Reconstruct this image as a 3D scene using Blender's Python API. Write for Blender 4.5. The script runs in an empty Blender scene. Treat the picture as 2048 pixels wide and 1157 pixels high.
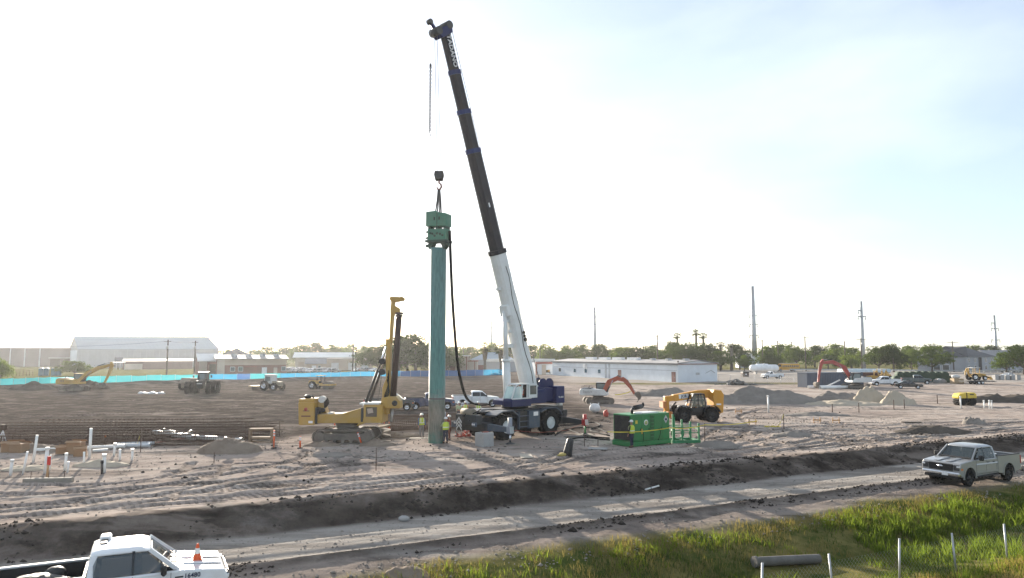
import bpy, bmesh, math, random
import numpy as np
from mathutils import Vector, Matrix, Euler
R = math.radians
random.seed(7); RNG = np.random.default_rng(7)
S = bpy.context.scene
C = S.collection

# ------------------------------------------------------------------ camera, sky, sun, exposure
F_PX, CAM_H, HOR, CX, CY = 1420.0, 6.2, 710.0, 1024.0, 578.5
PITCH = math.atan((HOR - CY) / F_PX)
cam = bpy.data.cameras.new('camera'); camo = bpy.data.objects.new('camera', cam); C.objects.link(camo)
camo.location = (0, 0, CAM_H); camo.rotation_euler = (R(90) + PITCH, 0, 0)
cam.sensor_width = 36.0; cam.lens = 36.0 * F_PX / 2048.0; cam.clip_end = 30000; cam.clip_start = 0.1
S.camera = camo
SUN_AZ, SUN_EL = R(-25.0), R(13.0)           # azimuth from +Y towards +X
w = bpy.data.worlds.new('World'); S.world = w; w.use_nodes = True
nt = w.node_tree; nt.nodes.clear()
sky = nt.nodes.new('ShaderNodeTexSky'); sky.sky_type = 'NISHITA'; sky.sun_disc = False
sky.sun_elevation = SUN_EL; sky.sun_rotation = SUN_AZ
sky.air_density = .8; sky.dust_density = .9; sky.ozone_density = 1.8; sky.altitude = 20
tc = nt.nodes.new('ShaderNodeTexCoord'); mp = nt.nodes.new('ShaderNodeMapping'); mp.inputs['Scale'].default_value = (1.4, 1.4, 4.0); mp.inputs['Location'].default_value = (.35, 0, .2)
nz = nt.nodes.new('ShaderNodeTexNoise'); nz.inputs['Scale'].default_value = 1.15; nz.inputs['Detail'].default_value = 7; nz.inputs['Roughness'].default_value = .5; nz.inputs['Distortion'].default_value = .2
rp = nt.nodes.new('ShaderNodeValToRGB'); rp.color_ramp.elements[0].position = .46; rp.color_ramp.elements[0].color = (.62, .62, .62, 1); rp.color_ramp.elements[1].position = .82; rp.color_ramp.elements[1].color = (1.5, 1.5, 1.5, 1)
mulc = nt.nodes.new('ShaderNodeMath'); mulc.operation = 'MULTIPLY'; mulc.inputs[1].default_value = .5
mx = nt.nodes.new('ShaderNodeMixRGB'); mx.inputs['Color2'].default_value = (6.3, 6.75, 7.0, 1)
bg = nt.nodes.new('ShaderNodeBackground'); bg.inputs['Strength'].default_value = 0.075
wo = nt.nodes.new('ShaderNodeOutputWorld')
L = nt.links.new
L(tc.outputs['Generated'], mp.inputs['Vector']); L(mp.outputs['Vector'], nz.inputs['Vector']); L(nz.outputs['Fac'], rp.inputs['Fac'])
L(rp.outputs['Color'], mulc.inputs[0]); L(mulc.outputs[0], mx.inputs['Fac']); L(sky.outputs['Color'], mx.inputs['Color1']); L(mx.outputs['Color'], bg.inputs['Color'])
L(bg.outputs['Background'], wo.inputs['Surface'])
sl = bpy.data.lights.new('sun', 'SUN'); sl.energy = 5.0; sl.angle = R(.6); sl.color = (1, .9, .76)
so = bpy.data.objects.new('sun', sl); C.objects.link(so); so.location = (-300, 640, 160)
so.rotation_euler = Vector((-math.sin(SUN_AZ) * math.cos(SUN_EL), -math.cos(SUN_AZ) * math.cos(SUN_EL), -math.sin(SUN_EL))).to_track_quat('-Z', 'Y').to_euler()
S.view_settings.view_transform = 'Standard'; S.view_settings.look = 'None'; S.view_settings.gamma = 1; S.view_settings.use_curve_mapping = False
S.view_settings.exposure = 1.58
S.render.engine = 'CYCLES'
S.cycles.max_bounces = 6; S.cycles.diffuse_bounces = 3; S.cycles.transparent_max_bounces = 12; S.cycles.volume_bounces = 1
S.cycles.use_denoising = True; S.cycles.caustics_reflective = False; S.cycles.caustics_refractive = False
S.cycles.sample_clamp_indirect = 6

# ------------------------------------------------------------------ photo geometry -> world
CP, SP = math.cos(PITCH), math.sin(PITCH)
def ray(px, py):
    a, b = (px - CX) / F_PX, (CY - py) / F_PX
    return Vector((a, CP - b * SP, SP + b * CP))
def G(px, py, z=0.0):
    r = ray(px, py); t = (z - CAM_H) / r.z
    return Vector((r.x * t, r.y * t, z))
def D(px, py, d):
    r = ray(px, py); t = d / r.y
    return Vector((r.x * t, d, CAM_H + r.z * t))
def scale_at(d): return F_PX / d          # photo pixels per metre

# ------------------------------------------------------------------ mesh helpers
class MB:
    def __init__(s): s.v = []; s.f = []; s.sm = []; s.mi = []; s.cm = 0; s.M = None
    def add(s, vs, fs, smooth=False):
        b = len(s.v)
        if s.M is not None: vs = [s.M @ Vector(q) for q in vs]
        s.v.extend([tuple(q) for q in vs])
        for f in fs: s.f.append([i + b for i in f]); s.sm.append(smooth); s.mi.append(s.cm)
        return s
    def box(s, c, d, ch=0.0, rot=None):
        hx, hy, hz = d[0] / 2, d[1] / 2, d[2] / 2
        ch = min(ch, hx * .9, hy * .9, hz * .9)
        if ch <= 0:
            vs = [(x, y, z) for x in (-hx, hx) for y in (-hy, hy) for z in (-hz, hz)]
            fs = [(0, 1, 3, 2), (4, 6, 7, 5), (0, 4, 5, 1), (2, 3, 7, 6), (0, 2, 6, 4), (1, 5, 7, 3)]
        else:
            vs = []; idx = {}
            for sx in (-1, 1):
                for sy in (-1, 1):
                    for sz in (-1, 1):
                        for k in range(3):
                            p = [sx * (hx - ch), sy * (hy - ch), sz * (hz - ch)]
                            p[k] = (sx * hx, sy * hy, sz * hz)[k]
                            idx[(sx, sy, sz, k)] = len(vs); vs.append(tuple(p))
            fs = []
            for k in range(3):
                a, b = [i for i in range(3) if i != k]
                for sg in (-1, 1):
                    q = []
                    for (u, v) in ((-1, -1), (1, -1), (1, 1), (-1, 1)):
                        t = [0, 0, 0]; t[k] = sg; t[a] = u; t[b] = v; q.append(idx[(t[0], t[1], t[2], k)])
                    fs.append(q if (sg > 0) == (k != 1) else q[::-1])
            for k in range(3):
                a, b = [i for i in range(3) if i != k]
                for u in (-1, 1):
                    for v in (-1, 1):
                        q = []
                        for (sg, kk) in ((-1, a), (1, a), (1, b), (-1, b)):
                            t = [0, 0, 0]; t[k] = sg; t[a] = u; t[b] = v; q.append(idx[(t[0], t[1], t[2], kk)])
                        fs.append(q)
            for sx in (-1, 1):
                for sy in (-1, 1):
                    for sz in (-1, 1): fs.append([idx[(sx, sy, sz, k)] for k in range(3)])
        m = Euler(rot).to_matrix() if rot else None
        vs = [((m @ Vector(q)) if m else Vector(q)) + Vector(c) for q in vs]
        return s.add(vs, fs)
    def prism(s, prof, a, b, axis='y', inset=0.0, ins_d=None):
        # polygon prof in the other two axes (x,z for y; y,z for x; x,y for z) extruded from a to b
        def pt(p, t):
            return {'y': (p[0], t, p[1]), 'x': (t, p[0], p[1]), 'z': (p[0], p[1], t)}[axis]
        n = len(prof); rings = []
        if inset > 0:
            e = ins_d if ins_d is not None else inset
            cx = sum(p[0] for p in prof) / n; cz = sum(p[1] for p in prof) / n
            ip = []
            for i in range(n):
                p0, p1, p2 = prof[i - 1], prof[i], prof[(i + 1) % n]
                d1 = Vector((p1[0] - p0[0], p1[1] - p0[1])); d2 = Vector((p2[0] - p1[0], p2[1] - p1[1]))
                if d1.length < 1e-6 or d2.length < 1e-6: ip.append(p1); continue
                d1.normalize(); d2.normalize()
                n1 = Vector((-d1.y, d1.x)); n2 = Vector((-d2.y, d2.x)); m = n1 + n2
                if m.length < .3: m = n1
                m.normalize(); ip.append((m.x, m.y))
            ar = sum(prof[i][0] * prof[(i + 1) % n][1] - prof[(i + 1) % n][0] * prof[i][1] for i in range(n))
            sg = 1 if ar > 0 else -1
            inn = [(p[0] + sg * q[0] * inset, p[1] + sg * q[1] * inset) for p, q in zip(prof, ip)]
            rings = [[pt(p, a) for p in inn], [pt(p, a + e) for p in prof], [pt(p, b - e) for p in prof], [pt(p, b) for p in inn]]
        else: rings = [[pt(p, a) for p in prof], [pt(p, b) for p in prof]]
        vs = [q for r in rings for q in r]; fs = []
        for k in range(len(rings) - 1):
            for i in range(n):
                j = (i + 1) % n; fs.append((k * n + i, k * n + j, (k + 1) * n + j, (k + 1) * n + i))
        fs.append(list(range(n))[::-1]); fs.append([(len(rings) - 1) * n + i for i in range(n)])
        return s.add(vs, fs)
    def loft(s, rings, caps=True, smooth=False, closed=True):
        n = len(rings[0]); vs = [q for r in rings for q in r]; fs = []
        for k in range(len(rings) - 1):
            for i in range(n if closed else n - 1):
                j = (i + 1) % n; fs.append((k * n + i, k * n + j, (k + 1) * n + j, (k + 1) * n + i))
        s.add(vs, fs, smooth)
        if caps:
            s.add(rings[0], [list(range(n))[::-1]]); s.add(rings[-1], [list(range(n))])
        return s
    def tube(s, pts, r, n=8, caps=True, smooth=True):
        pts = [Vector(p) for p in pts]; m = len(pts)
        rs = r if isinstance(r, (list, tuple)) else [r] * m
        up = None; rings = []
        for i, p in enumerate(pts):
            d = (pts[min(i + 1, m - 1)] - pts[max(i - 1, 0)])
            d = d.normalized() if d.length > 1e-9 else Vector((0, 0, 1))
            if up is None:
                up = Vector((0, 0, 1)) if abs(d.z) < .9 else Vector((1, 0, 0))
            a = d.cross(up)
            if a.length < 1e-6: a = d.orthogonal()
            a.normalize(); b = a.cross(d).normalized(); up = b
            rings.append([p + a * rs[i] * math.cos(2 * math.pi * k / n) + b * rs[i] * math.sin(2 * math.pi * k / n) for k in range(n)])
        return s.loft(rings, caps, smooth)
    def cyl(s, p0, p1, r0, r1=None, n=12, smooth=True): return s.tube([p0, p1], [r0, r0 if r1 is None else r1], n, True, smooth)
    def bar(s, p0, p1, w, h=None, up=(0, 0, 1)):
        p0, p1 = Vector(p0), Vector(p1); d = (p1 - p0).normalized(); h = h or w
        a = d.cross(Vector(up))
        if a.length < 1e-4: a = d.cross(Vector((1, 0, 0)))
        a.normalize(); b = a.cross(d)
        rs = [[p + a * sx * w / 2 + b * sz * h / 2 for sx, sz in ((-1, -1), (1, -1), (1, 1), (-1, 1))] for p in (p0, p1)]
        return s.loft(rs)
    def lathe(s, prof, c, axis='z', n=20, smooth=True, caps=True):
        c = Vector(c); rings = []
        for (r, t) in prof:
            ring = []
            for k in range(n):
                a = 2 * math.pi * k / n; u, v = r * math.cos(a), r * math.sin(a)
                ring.append(c + Vector({'z': (u, v, t), 'y': (u, t, v), 'x': (t, u, v)}[axis]))
            rings.append(ring)
        return s.loft(rings, caps, smooth)
    def ball(s, c, r, n=10, m=6, jit=0.0, smooth=True, rnd=random):
        c = Vector(c); r = r if isinstance(r, (list, tuple)) else (r, r, r); rings = []
        for j in range(1, m):
            t = math.pi * j / m; ring = []
            for k in range(n):
                a = 2 * math.pi * k / n; q = 1 + rnd.uniform(-jit, jit)
                ring.append(c + Vector((math.sin(t) * math.cos(a) * r[0], math.sin(t) * math.sin(a) * r[1], -math.cos(t) * r[2])) * q)
            rings.append(ring)
        s.loft(rings, False, smooth); b = len(s.v)
        top = c + Vector((0, 0, r[2])); bot = c - Vector((0, 0, r[2]))
        s.add(rings[-1] + [top], [(k, (k + 1) % n, n) for k in range(n)], smooth)
        return s.add(rings[0] + [bot], [((k + 1) % n, k, n) for k in range(n)], smooth)
    def quad(s, a, b, c, d): return s.add([a, b, c, d], [(0, 1, 2, 3)])
    def mesh(s, name, mats=()):
        me = bpy.data.meshes.new(name); me.from_pydata(s.v, [], s.f)
        me.polygons.foreach_set('use_smooth', s.sm); me.polygons.foreach_set('material_index', s.mi)
        for m in mats: me.materials.append(m)
        bm = bmesh.new(); bm.from_mesh(me); bmesh.ops.remove_doubles(bm, verts=bm.verts, dist=1e-5); bmesh.ops.recalc_face_normals(bm, faces=bm.faces); bm.to_mesh(me); bm.free()
        me.update(); return me
    def build(s, name, mat, parent=None, loc=None, rot=None):
        mats = mat if isinstance(mat, (list, tuple)) else [mat]
        return obj(name, s.mesh(name, mats), parent, loc, rot)
def obj(name, data, parent=None, loc=None, rot=None):
    o = bpy.data.objects.new(name, data); C.objects.link(o)
    if parent is not None: o.parent = parent; CH.setdefault(parent.name, []).append(o)
    if loc is not None: o.location = loc
    if rot is not None: o.rotation_euler = rot
    return o
CH = {}
def tag(o, label, cat, group=None, kind=None):
    if label: o['label'] = label
    if cat: o['category'] = cat
    if group: o['group'] = group
    if kind: o['kind'] = kind
    return o
def thing(name, label, cat, loc=(0, 0, 0), rz=0.0, group=None, rot=None, sc=None):
    o = obj(name, None, None, loc, rot or (0, 0, rz)); o.empty_display_size = .2
    if sc: o.scale = (sc, sc, sc) if not isinstance(sc, (tuple, list)) else sc
    return tag(o, label, cat, group)
def struct(o): o['kind'] = 'structure'; return o
def dup(root, loc, rz=0.0, label=None, group=None, sc=None, rot=None):
    def cp(o, par):
        c = o.copy(); C.objects.link(c)
        if par is not None: c.parent = par; CH.setdefault(par.name, []).append(c)
        for ch in CH.get(o.name, []): cp(ch, c)
        return c
    r = cp(root, None); r.location = loc; r.rotation_euler = rot or (0, 0, rz)
    if label: r['label'] = label
    if group: r['group'] = group
    if sc: r.scale = (sc, sc, sc) if not isinstance(sc, (tuple, list)) else sc
    return r

# ------------------------------------------------------------------ materials
MATS = {}
def pm(name, col, rough=.6, metal=0.0, dirt=.25, dirtcol=(.20, .17, .14), scale=2.2, bump=.0, bscale=30, var=.12, spec=.4, coat=0.0):
    if name in MATS: return MATS[name]
    m = bpy.data.materials.new(name); m.use_nodes = True; MATS[name] = m
    n = m.node_tree.nodes; l = m.node_tree.links.new; b = n['Principled BSDF']
    tcn = n.new('ShaderNodeTexCoord'); n1 = n.new('ShaderNodeTexNoise'); n1.inputs['Scale'].default_value = scale; n1.inputs['Detail'].default_value = 8; n1.inputs['Roughness'].default_value = .65
    l(tcn.outputs['Object'], n1.inputs['Vector'])
    cr = n.new('ShaderNodeValToRGB'); cr.color_ramp.elements[0].position = .42; cr.color_ramp.elements[1].position = .75
    cr.color_ramp.elements[0].color = (0, 0, 0, 1); cr.color_ramp.elements[1].color = (dirt, dirt, dirt, 1)
    l(n1.outputs['Fac'], cr.inputs['Fac'])
    n2 = n.new('ShaderNodeTexNoise'); n2.inputs['Scale'].default_value = scale * .35; n2.inputs['Detail'].default_value = 4; l(tcn.outputs['Object'], n2.inputs['Vector'])
    mr = n.new('ShaderNodeMapRange'); mr.inputs['From Min'].default_value = .3; mr.inputs['From Max'].default_value = .7
    mr.inputs['To Min'].default_value = 1 - var; mr.inputs['To Max'].default_value = 1 + var; l(n2.outputs['Fac'], mr.inputs['Value'])
    sc = n.new('ShaderNodeVectorMath'); sc.operation = 'SCALE'; sc.inputs[0].default_value = col; l(mr.outputs['Result'], sc.inputs['Scale'])
    mi = n.new('ShaderNodeMixRGB'); l(cr.outputs['Color'], mi.inputs['Fac']); l(sc.outputs['Vector'], mi.inputs['Color1']); mi.inputs['Color2'].default_value = (*dirtcol, 1)
    l(mi.outputs['Color'], b.inputs['Base Color'])
    rr = n.new('ShaderNodeMath'); rr.operation = 'MULTIPLY_ADD'; rr.inputs[1].default_value = .4; rr.inputs[2].default_value = rough; rr.use_clamp = True; l(cr.outputs['Color'], rr.inputs[0]); l(rr.outputs[0], b.inputs['Roughness'])
    b.inputs['Metallic'].default_value = metal; b.inputs['Specular IOR Level'].default_value = spec
    if coat: b.inputs['Coat Weight'].default_value = coat; b.inputs['Coat Roughness'].default_value = .08
    if bump > 0:
        n3 = n.new('ShaderNodeTexNoise'); n3.inputs['Scale'].default_value = bscale; n3.inputs['Detail'].default_value = 6; l(tcn.outputs['Object'], n3.inputs['Vector'])
        bp = n.new('ShaderNodeBump'); bp.inputs['Strength'].default_value = bump; bp.inputs['Distance'].default_value = .05; l(n3.outputs['Fac'], bp.inputs['Height']); l(bp.outputs['Normal'], b.inputs['Normal'])
    return m
def glass(name, col=(.02, .025, .03), rough=.06):
    m = pm(name, col, rough, 0, .12, (.25, .23, .2), 1.5, 0, var=.05, spec=.9); return m
def clear(name, tint=(.75, .88, .88), alpha=.35):
    if name in MATS: return MATS[name]
    m = bpy.data.materials.new(name); m.use_nodes = True; MATS[name] = m; n = m.node_tree.nodes; l = m.node_tree.links.new
    b = n['Principled BSDF']; b.inputs['Base Color'].default_value = (*tint, 1); b.inputs['Roughness'].default_value = .05; b.inputs['Alpha'].default_value = alpha; b.inputs['Specular IOR Level'].default_value = .8
    return m
def leafmat(name, col, col2, trans=.45):
    if name in MATS: return MATS[name]
    m = bpy.data.materials.new(name); m.use_nodes = True; MATS[name] = m; n = m.node_tree.nodes; l = m.node_tree.links.new
    for x in list(n):
        if x.type != 'OUTPUT_MATERIAL': n.remove(x)
    out = [x for x in n if x.type == 'OUTPUT_MATERIAL'][0]
    g = n.new('ShaderNodeNewGeometry'); oi = n.new('ShaderNodeObjectInfo'); ad = n.new('ShaderNodeMath'); ad.operation = 'MULTIPLY_ADD'; ad.inputs[1].default_value = .55
    l(g.outputs['Random Per Island'], ad.inputs[0]); m2 = n.new('ShaderNodeMath'); m2.operation = 'MULTIPLY'; m2.inputs[1].default_value = .45; l(oi.outputs['Random'], m2.inputs[0]); l(m2.outputs[0], ad.inputs[2])
    mi = n.new('ShaderNodeMixRGB'); l(ad.outputs[0], mi.inputs['Fac']); mi.inputs['Color1'].default_value = (*col, 1); mi.inputs['Color2'].default_value = (*col2, 1)
    d = n.new('ShaderNodeBsdfDiffuse'); t = n.new('ShaderNodeBsdfTranslucent'); l(mi.outputs['Color'], d.inputs['Color'])
    tm = n.new('ShaderNodeMixRGB'); tm.blend_type = 'MULTIPLY'; tm.inputs['Fac'].default_value = 1; tm.inputs['Color2'].default_value = (1.25, 1.25, .7, 1); l(mi.outputs['Color'], tm.inputs['Color1']); l(tm.outputs['Color'], t.inputs['Color'])
    ms = n.new('ShaderNodeMixShader'); ms.inputs['Fac'].default_value = trans; l(d.outputs[0], ms.inputs[1]); l(t.outputs[0], ms.inputs[2]); l(ms.outputs[0], out.inputs['Surface'])
    return m

# ------------------------------------------------------------------ terrain
def vn(x, y, seed=0):
    x = np.asarray(x, float); y = np.asarray(y, float)
    ix = np.floor(x); iy = np.floor(y); fx = x - ix; fy = y - iy
    ix = ix.astype(np.int64); iy = iy.astype(np.int64)
    def h(a, b):
        q = (a * 374761393 + b * 668265263 + seed * 1442695041) & 0xffffffff
        q = ((q ^ (q >> 13)) * 1274126177) & 0xffffffff
        return ((q ^ (q >> 16)) & 0xffff) / 65535.0
    fx = fx * fx * (3 - 2 * fx); fy = fy * fy * (3 - 2 * fy)
    return (h(ix, iy) * (1 - fx) + h(ix + 1, iy) * fx) * (1 - fy) + (h(ix, iy + 1) * (1 - fx) + h(ix + 1, iy + 1) * fx) * fy
def fbm(x, y, o=4, seed=0, g=.5):
    t = 0; a = 1; n = 0
    for k in range(o): t = t + a * vn(x, y, seed + k); n += a; a *= g; x = np.asarray(x) * 2.03 + 11.3; y = np.asarray(y) * 2.03 + 5.7
    return t / n - .5
def ss(a, b, x): t = np.clip((x - a) / (b - a), 0, 1); return t * t * (3 - 2 * t)
UD = Vector((.891, .454)); VD = Vector((-.454, .891))
def uv(x, y): return .891 * x + .454 * y, -.454 * x + .891 * y
PV = [-300, 8, 13.5, 15.2, 17.0, 19.2, 21.2, 22.7, 24.5, 24.9, 25.5, 27, 29.2, 29.6, 30.6, 31.4, 32.0, 33.2, 60]
PZ = [-1.0, -1.0, -1.0, -1.1, -1.5, -1.62, -1.05, -.78, -.70, -.50, -.72, -.70, -.70, -.62, -.22, .06, .08, 0, 0]
PZ2 = [-.7] * 8 + [-.70, -.50, -.72, -.70, -.70, -.62, -.22, .06, .08, 0, 0]
TRACKS = []
def gz(x, y, fine=True):
    x = np.asarray(x, float); y = np.asarray(y, float); u, v = uv(x, y)
    wv = v + 0.5 * fbm(u * .28, v * .1, 3, 3) * ss(23, 28, v)
    wv = wv + 1.1 * fbm(u * .5, v * .3, 4, 31, .6) * ss(28.8, 29.6, v) * (1 - ss(31.2, 33.5, v))
    g = ss(0.5, 5, u)
    z = np.interp(wv, PV, PZ) * g + np.interp(wv, PV, PZ2) * (1 - g)
    pad = ss(31.5, 34, v)
    far = 1 - ss(130, 240, y) * .85
    z = z + pad * far * (.22 * fbm(x * .09, y * .09, 3, 11) + .13 * fbm(x * .33, y * .5, 4, 17, .55))
    z = z + pad * far * .05 * np.abs(fbm(u * .25, v * 1.6, 3, 23)) * 2
    # berm of stripped topsoil along the blue screen
    bx = x + 2.2 + (226 - y) * 1.045
    t = -.69 * (x + 97) + .72 * (y - 135)        # signed distance from the screen line
    z = z + 1.05 * np.exp(-((t + 6.5) / 3.4) ** 2) * (1 - ss(-40, -14, x)) * (.75 + .6 * fbm(x * .1, y * .1, 3, 41)) * (y > 60)
    if fine:
        band = ss(24.3, 24.9, v) * (1 - ss(29.3, 29.9, v))
        z = z + band * .045 * fbm(u * .12, v * 3.0, 3, 51) * 2 + band * -.05 * (np.exp(-((v - 26.2 - .3 * fbm(u * .1, 0 * u, 2, 7)) / .22) ** 2) + np.exp(-((v - 28.1) / .22) ** 2))
        bank = ss(29.3, 29.8, v) * (1 - ss(31.4, 32.4, v))
        z = z + bank * .22 * fbm(u * 1.6, v * 1.6, 4, 61, .62)
        ver = ss(20, 22.5, v) * (1 - ss(24.6, 25.2, v))
        z = z + ver * .10 * fbm(u * .8, v * 1.6, 4, 63, .6)
        z = z + pad * (1 - ss(60, 140, y)) * .10 * fbm(x * 1.6, y * 1.9, 5, 71, .62)
    return z
def gh(x, y): return float(gz(np.array([x]), np.array([y]), False)[0])
def GP(px, py, it=3):
    z = 0.0
    for _ in range(it):
        p = G(px, py, z); z = gh(p.x, p.y)
    return Vector((p.x, p.y, z))

def ptrack(pix, width, offs, z=0.0):
    pts = [G(a, b, z) for a, b in pix]
    # smooth
    P = []
    for i in range(len(pts) - 1):
        p0, p1, p2, p3 = pts[max(i - 1, 0)], pts[i], pts[i + 1], pts[min(i + 2, len(pts) - 1)]
        for k in range(5):
            t = k / 5; P.append(.5 * ((2 * p1) + (p2 - p0) * t + (2 * p0 - 5 * p1 + 4 * p2 - p3) * t * t + (3 * p1 - p0 - 3 * p2 + p3) * t ** 3))
    P.append(pts[-1])
    for o in offs:
        Q = []
        for i, p in enumerate(P):
            d = (P[min(i + 1, len(P) - 1)] - P[max(i - 1, 0)]); nrm = Vector((-d.y, d.x)).normalized()
            Q.append((p.x + nrm.x * o, p.y + nrm.y * o))
        TRACKS.append((np.array(Q), width))
ptrack([(-80, 1030), (240, 1008), (520, 988), (800, 962), (1000, 946), (1200, 930), (1420, 912), (1700, 882), (2060, 850)], .62, (-1.1, 1.1))
ptrack([(-60, 1005), (200, 990), (420, 975), (600, 958), (720, 948)], .6, (-1.1, 1.1))
ptrack([(60, 1000), (330, 965), (470, 955), (560, 938), (640, 915), (660, 900)], .55, (-1.2, 1.2))
ptrack([(250, 985), (430, 955), (540, 935), (600, 915), (610, 900)], .55, (0,))
ptrack([(380, 1010), (620, 985), (860, 970), (960, 955)], .6, (0, 2.3))
ptrack([(1060, 945), (1200, 915), (1330, 905), (1500, 880), (1600, 860), (1720, 856), (2060, 842)], .55, (-1.1, 1.1))
ptrack([(1450, 860), (1580, 866), (1700, 884), (1780, 893)], .6, (-1.2, 1.2))
ptrack([(1480, 905), (1580, 880), (1680, 868), (1740, 872), (1800, 888)], .6, (-1.2, 1.2))
ptrack([(1400, 900), (1450, 870), (1470, 850), (1460, 830), (1560, 815), (1800, 818), (2060, 815)], .6, (-1.2, 1.2))
ptrack([(1380, 925), (1520, 905), (1640, 900), (1800, 880), (2060, 860)], .5, (0, 1.9))
ptrack([(1600, 855), (1760, 850), (1900, 862), (2060, 870)], .5, (0, 2.))
for a_, o_ in ((((-60, 1040), (150, 1022), (330, 1003), (470, 995), (640, 972)), (0, 1.3)), (((-60, 975), (120, 978), (300, 968), (400, 945), (420, 925)), (-1, 1)), (((300, 1000), (480, 965), (580, 950), (680, 925), (700, 905)), (-.6, .6)), (((560, 1000), (760, 975), (940, 955), (1100, 925), (1180, 900)), (-1, 1)), (((1150, 940), (1350, 915), (1480, 912), (1650, 892), (1850, 866)), (0, 1.0)), (((1420, 880), (1520, 868), (1640, 872), (1760, 900), (1850, 880)), (0,)), (((1480, 835), (1640, 845), (1760, 862), (1900, 880)), (-1, 1)), (((1180, 835), (1330, 858), (1460, 866), (1560, 895)), (-1, 1)), (((0, 815), (300, 800), (600, 795), (1000, 792)), (-1.2, 1.2)), (((0, 835), (260, 828), (560, 812), (900, 800)), (-1.2, 1.2)), (((350, 950), (520, 930), (640, 935), (780, 915)), (-.9, .9))): ptrack(a_, .55, o_)
ptrack([(640, 940), (760, 925), (900, 915), (1040, 935), (1150, 930)], .5, (0, 1.7))

def make_ground():
    ys = [-30.0]
    while ys[-1] < 1700:
        y = ys[-1]
        if y < 15: st = 1.5
        elif y < 62: st = .105
        elif y < 260: st = .105 + (y - 62) * .0056
        else: st = y * .02
        ys.append(y + st)
    ys = np.array(ys); nc = 720
    t = np.linspace(-1, 1, nc); t = np.sign(t) * (np.abs(t) * .80 + .20 * np.abs(t) ** 6)
    half = (ys + 16) * .98
    half[ys < 15] = 31 * .98 + (15 - ys[ys < 15]) * 2
    X = half[:, None] * t[None, :]; Y = np.repeat(ys[:, None], nc, 1)
    x = X.ravel(); y = Y.ravel(); z = gz(x, y)
    u, v = uv(x, y)
    best = np.full(x.shape, 9.0); bs = np.zeros(x.shape); bl = np.zeros(x.shape); acc = 0.0
    near = np.where((y > 14) & (y < 125))[0]
    for (Q, wd) in TRACKS:
        acc0 = 0.0
        for i in range(len(Q) - 1):
            a, b = Q[i], Q[i + 1]; dx, dy = b - a; Ln = math.hypot(dx, dy)
            sel = near[(x[near] > min(a[0], b[0]) - 1) & (x[near] < max(a[0], b[0]) + 1) & (y[near] > min(a[1], b[1]) - 1) & (y[near] < max(a[1], b[1]) + 1)]
            if len(sel):
                rx, ry = x[sel] - a[0], y[sel] - a[1]; tt = np.clip((rx * dx + ry * dy) / (Ln * Ln), 0, 1)
                lat = (rx * dy - ry * dx) / Ln; dist = np.hypot(rx - tt * dx, ry - tt * dy) / wd
                up = dist < best[sel]; s2 = sel[up]
                best[s2] = dist[up]; bs[s2] = acc0 + tt[up] * Ln; bl[s2] = lat[up]
            acc0 += Ln
    tr = 1 - ss(.42, .62, best)
    tr = tr * np.clip(.75 + 1.5 * fbm(x * .22, y * .22, 2, 91), 0, 1)
    z = z - tr * .075 + (ss(.45, .6, best) * (1 - ss(.6, .95, best))) * .05
    fld = ss(55, 60, y + 8 * ss(-14, -19, x) + 5 * fbm(x * .08, y * .08, 2, 5)) * (1 - ss(4, 14, x + 10 * fbm(x * .03, y * .05, 3, 9)))
    fld = fld * (1 - ss(150, 235, y) * .25)
    dark = np.maximum(fld * .93, ss(28.9, 29.5, v) * (1 - ss(31.2, 32.3, v)) * np.clip(1.0 + 1.1 * fbm(u * .22, v * .5, 3, 33), .6, 1))
    t2 = -.69 * (x + 97) + .72 * (y - 135)
    bm_ = np.exp(-((t2 + 6.5) / 4.2) ** 2) * (1 - ss(-40, -14, x)) * (y > 60)
    dark = np.maximum(dark, bm_)
    wind = np.exp(-((v - 24.85) / .38) ** 2); dark = np.maximum(dark, wind * .8)
    ver = ss(19.5, 21, v) * (1 - ss(24.3, 25, v)); dark = np.maximum(dark, ver * .42)
    grs = (1 - ss(22.2, 23.6, v + 1.6 * fbm(u * .25, v * .3, 3, 77))) * ss(1.0, 5.0, u)
    # far grass: behind the screen on the left, strip by the white building, fields on the right
    grs = np.maximum(grs, ss(1.0, 5.0, t2 + 2 * fbm(x * .1, y * .1, 2, 78)) * (1 - ss(-30, -5, x)) * (y > 60) * .9)
    wb = np.exp(-((y - (152 + .05 * (x - 10))) / 5.5) ** 2) * ss(10, 20, x) * (1 - ss(62, 80, x))
    grs = np.maximum(grs, wb * np.clip(.75 + 2 * fbm(x * .15, y * .25, 3, 79), 0, 1))
    grs = np.maximum(grs, ss(285, 310, y) * .9)
    lot = ss(158, 166, y) * (1 - ss(285, 305, y)) * ss(8, 20, x)
    me = bpy.data.meshes.new('ground'); nr = len(ys)
    idx = np.arange(nr * nc).reshape(nr, nc)
    q = np.stack([idx[:-1, :-1], idx[:-1, 1:], idx[1:, 1:], idx[1:, :-1]], -1).reshape(-1, 4)
    me.vertices.add(nr * nc); me.vertices.foreach_set('co', np.stack([x, y, z], -1).ravel().astype(np.float32))
    me.loops.add(q.size); me.loops.foreach_set('vertex_index', q.ravel().astype(np.int32))
    me.polygons.add(len(q)); me.polygons.foreach_set('loop_start', (np.arange(len(q)) * 4).astype(np.int32))
    me.polygons.foreach_set('use_smooth', np.ones(len(q), bool))
    me.update()
    road = ss(24.9, 25.4, v) * (1 - ss(29.0, 29.6, v))
    for nm, a in (('dark', dark), ('grs', grs), ('trk', tr), ('ts', bs), ('tl', bl), ('lot', lot), ('road', road)):
        at = me.attributes.new(nm, 'FLOAT', 'POINT'); at.data.foreach_set('value', a.astype(np.float32))
    return me

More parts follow.
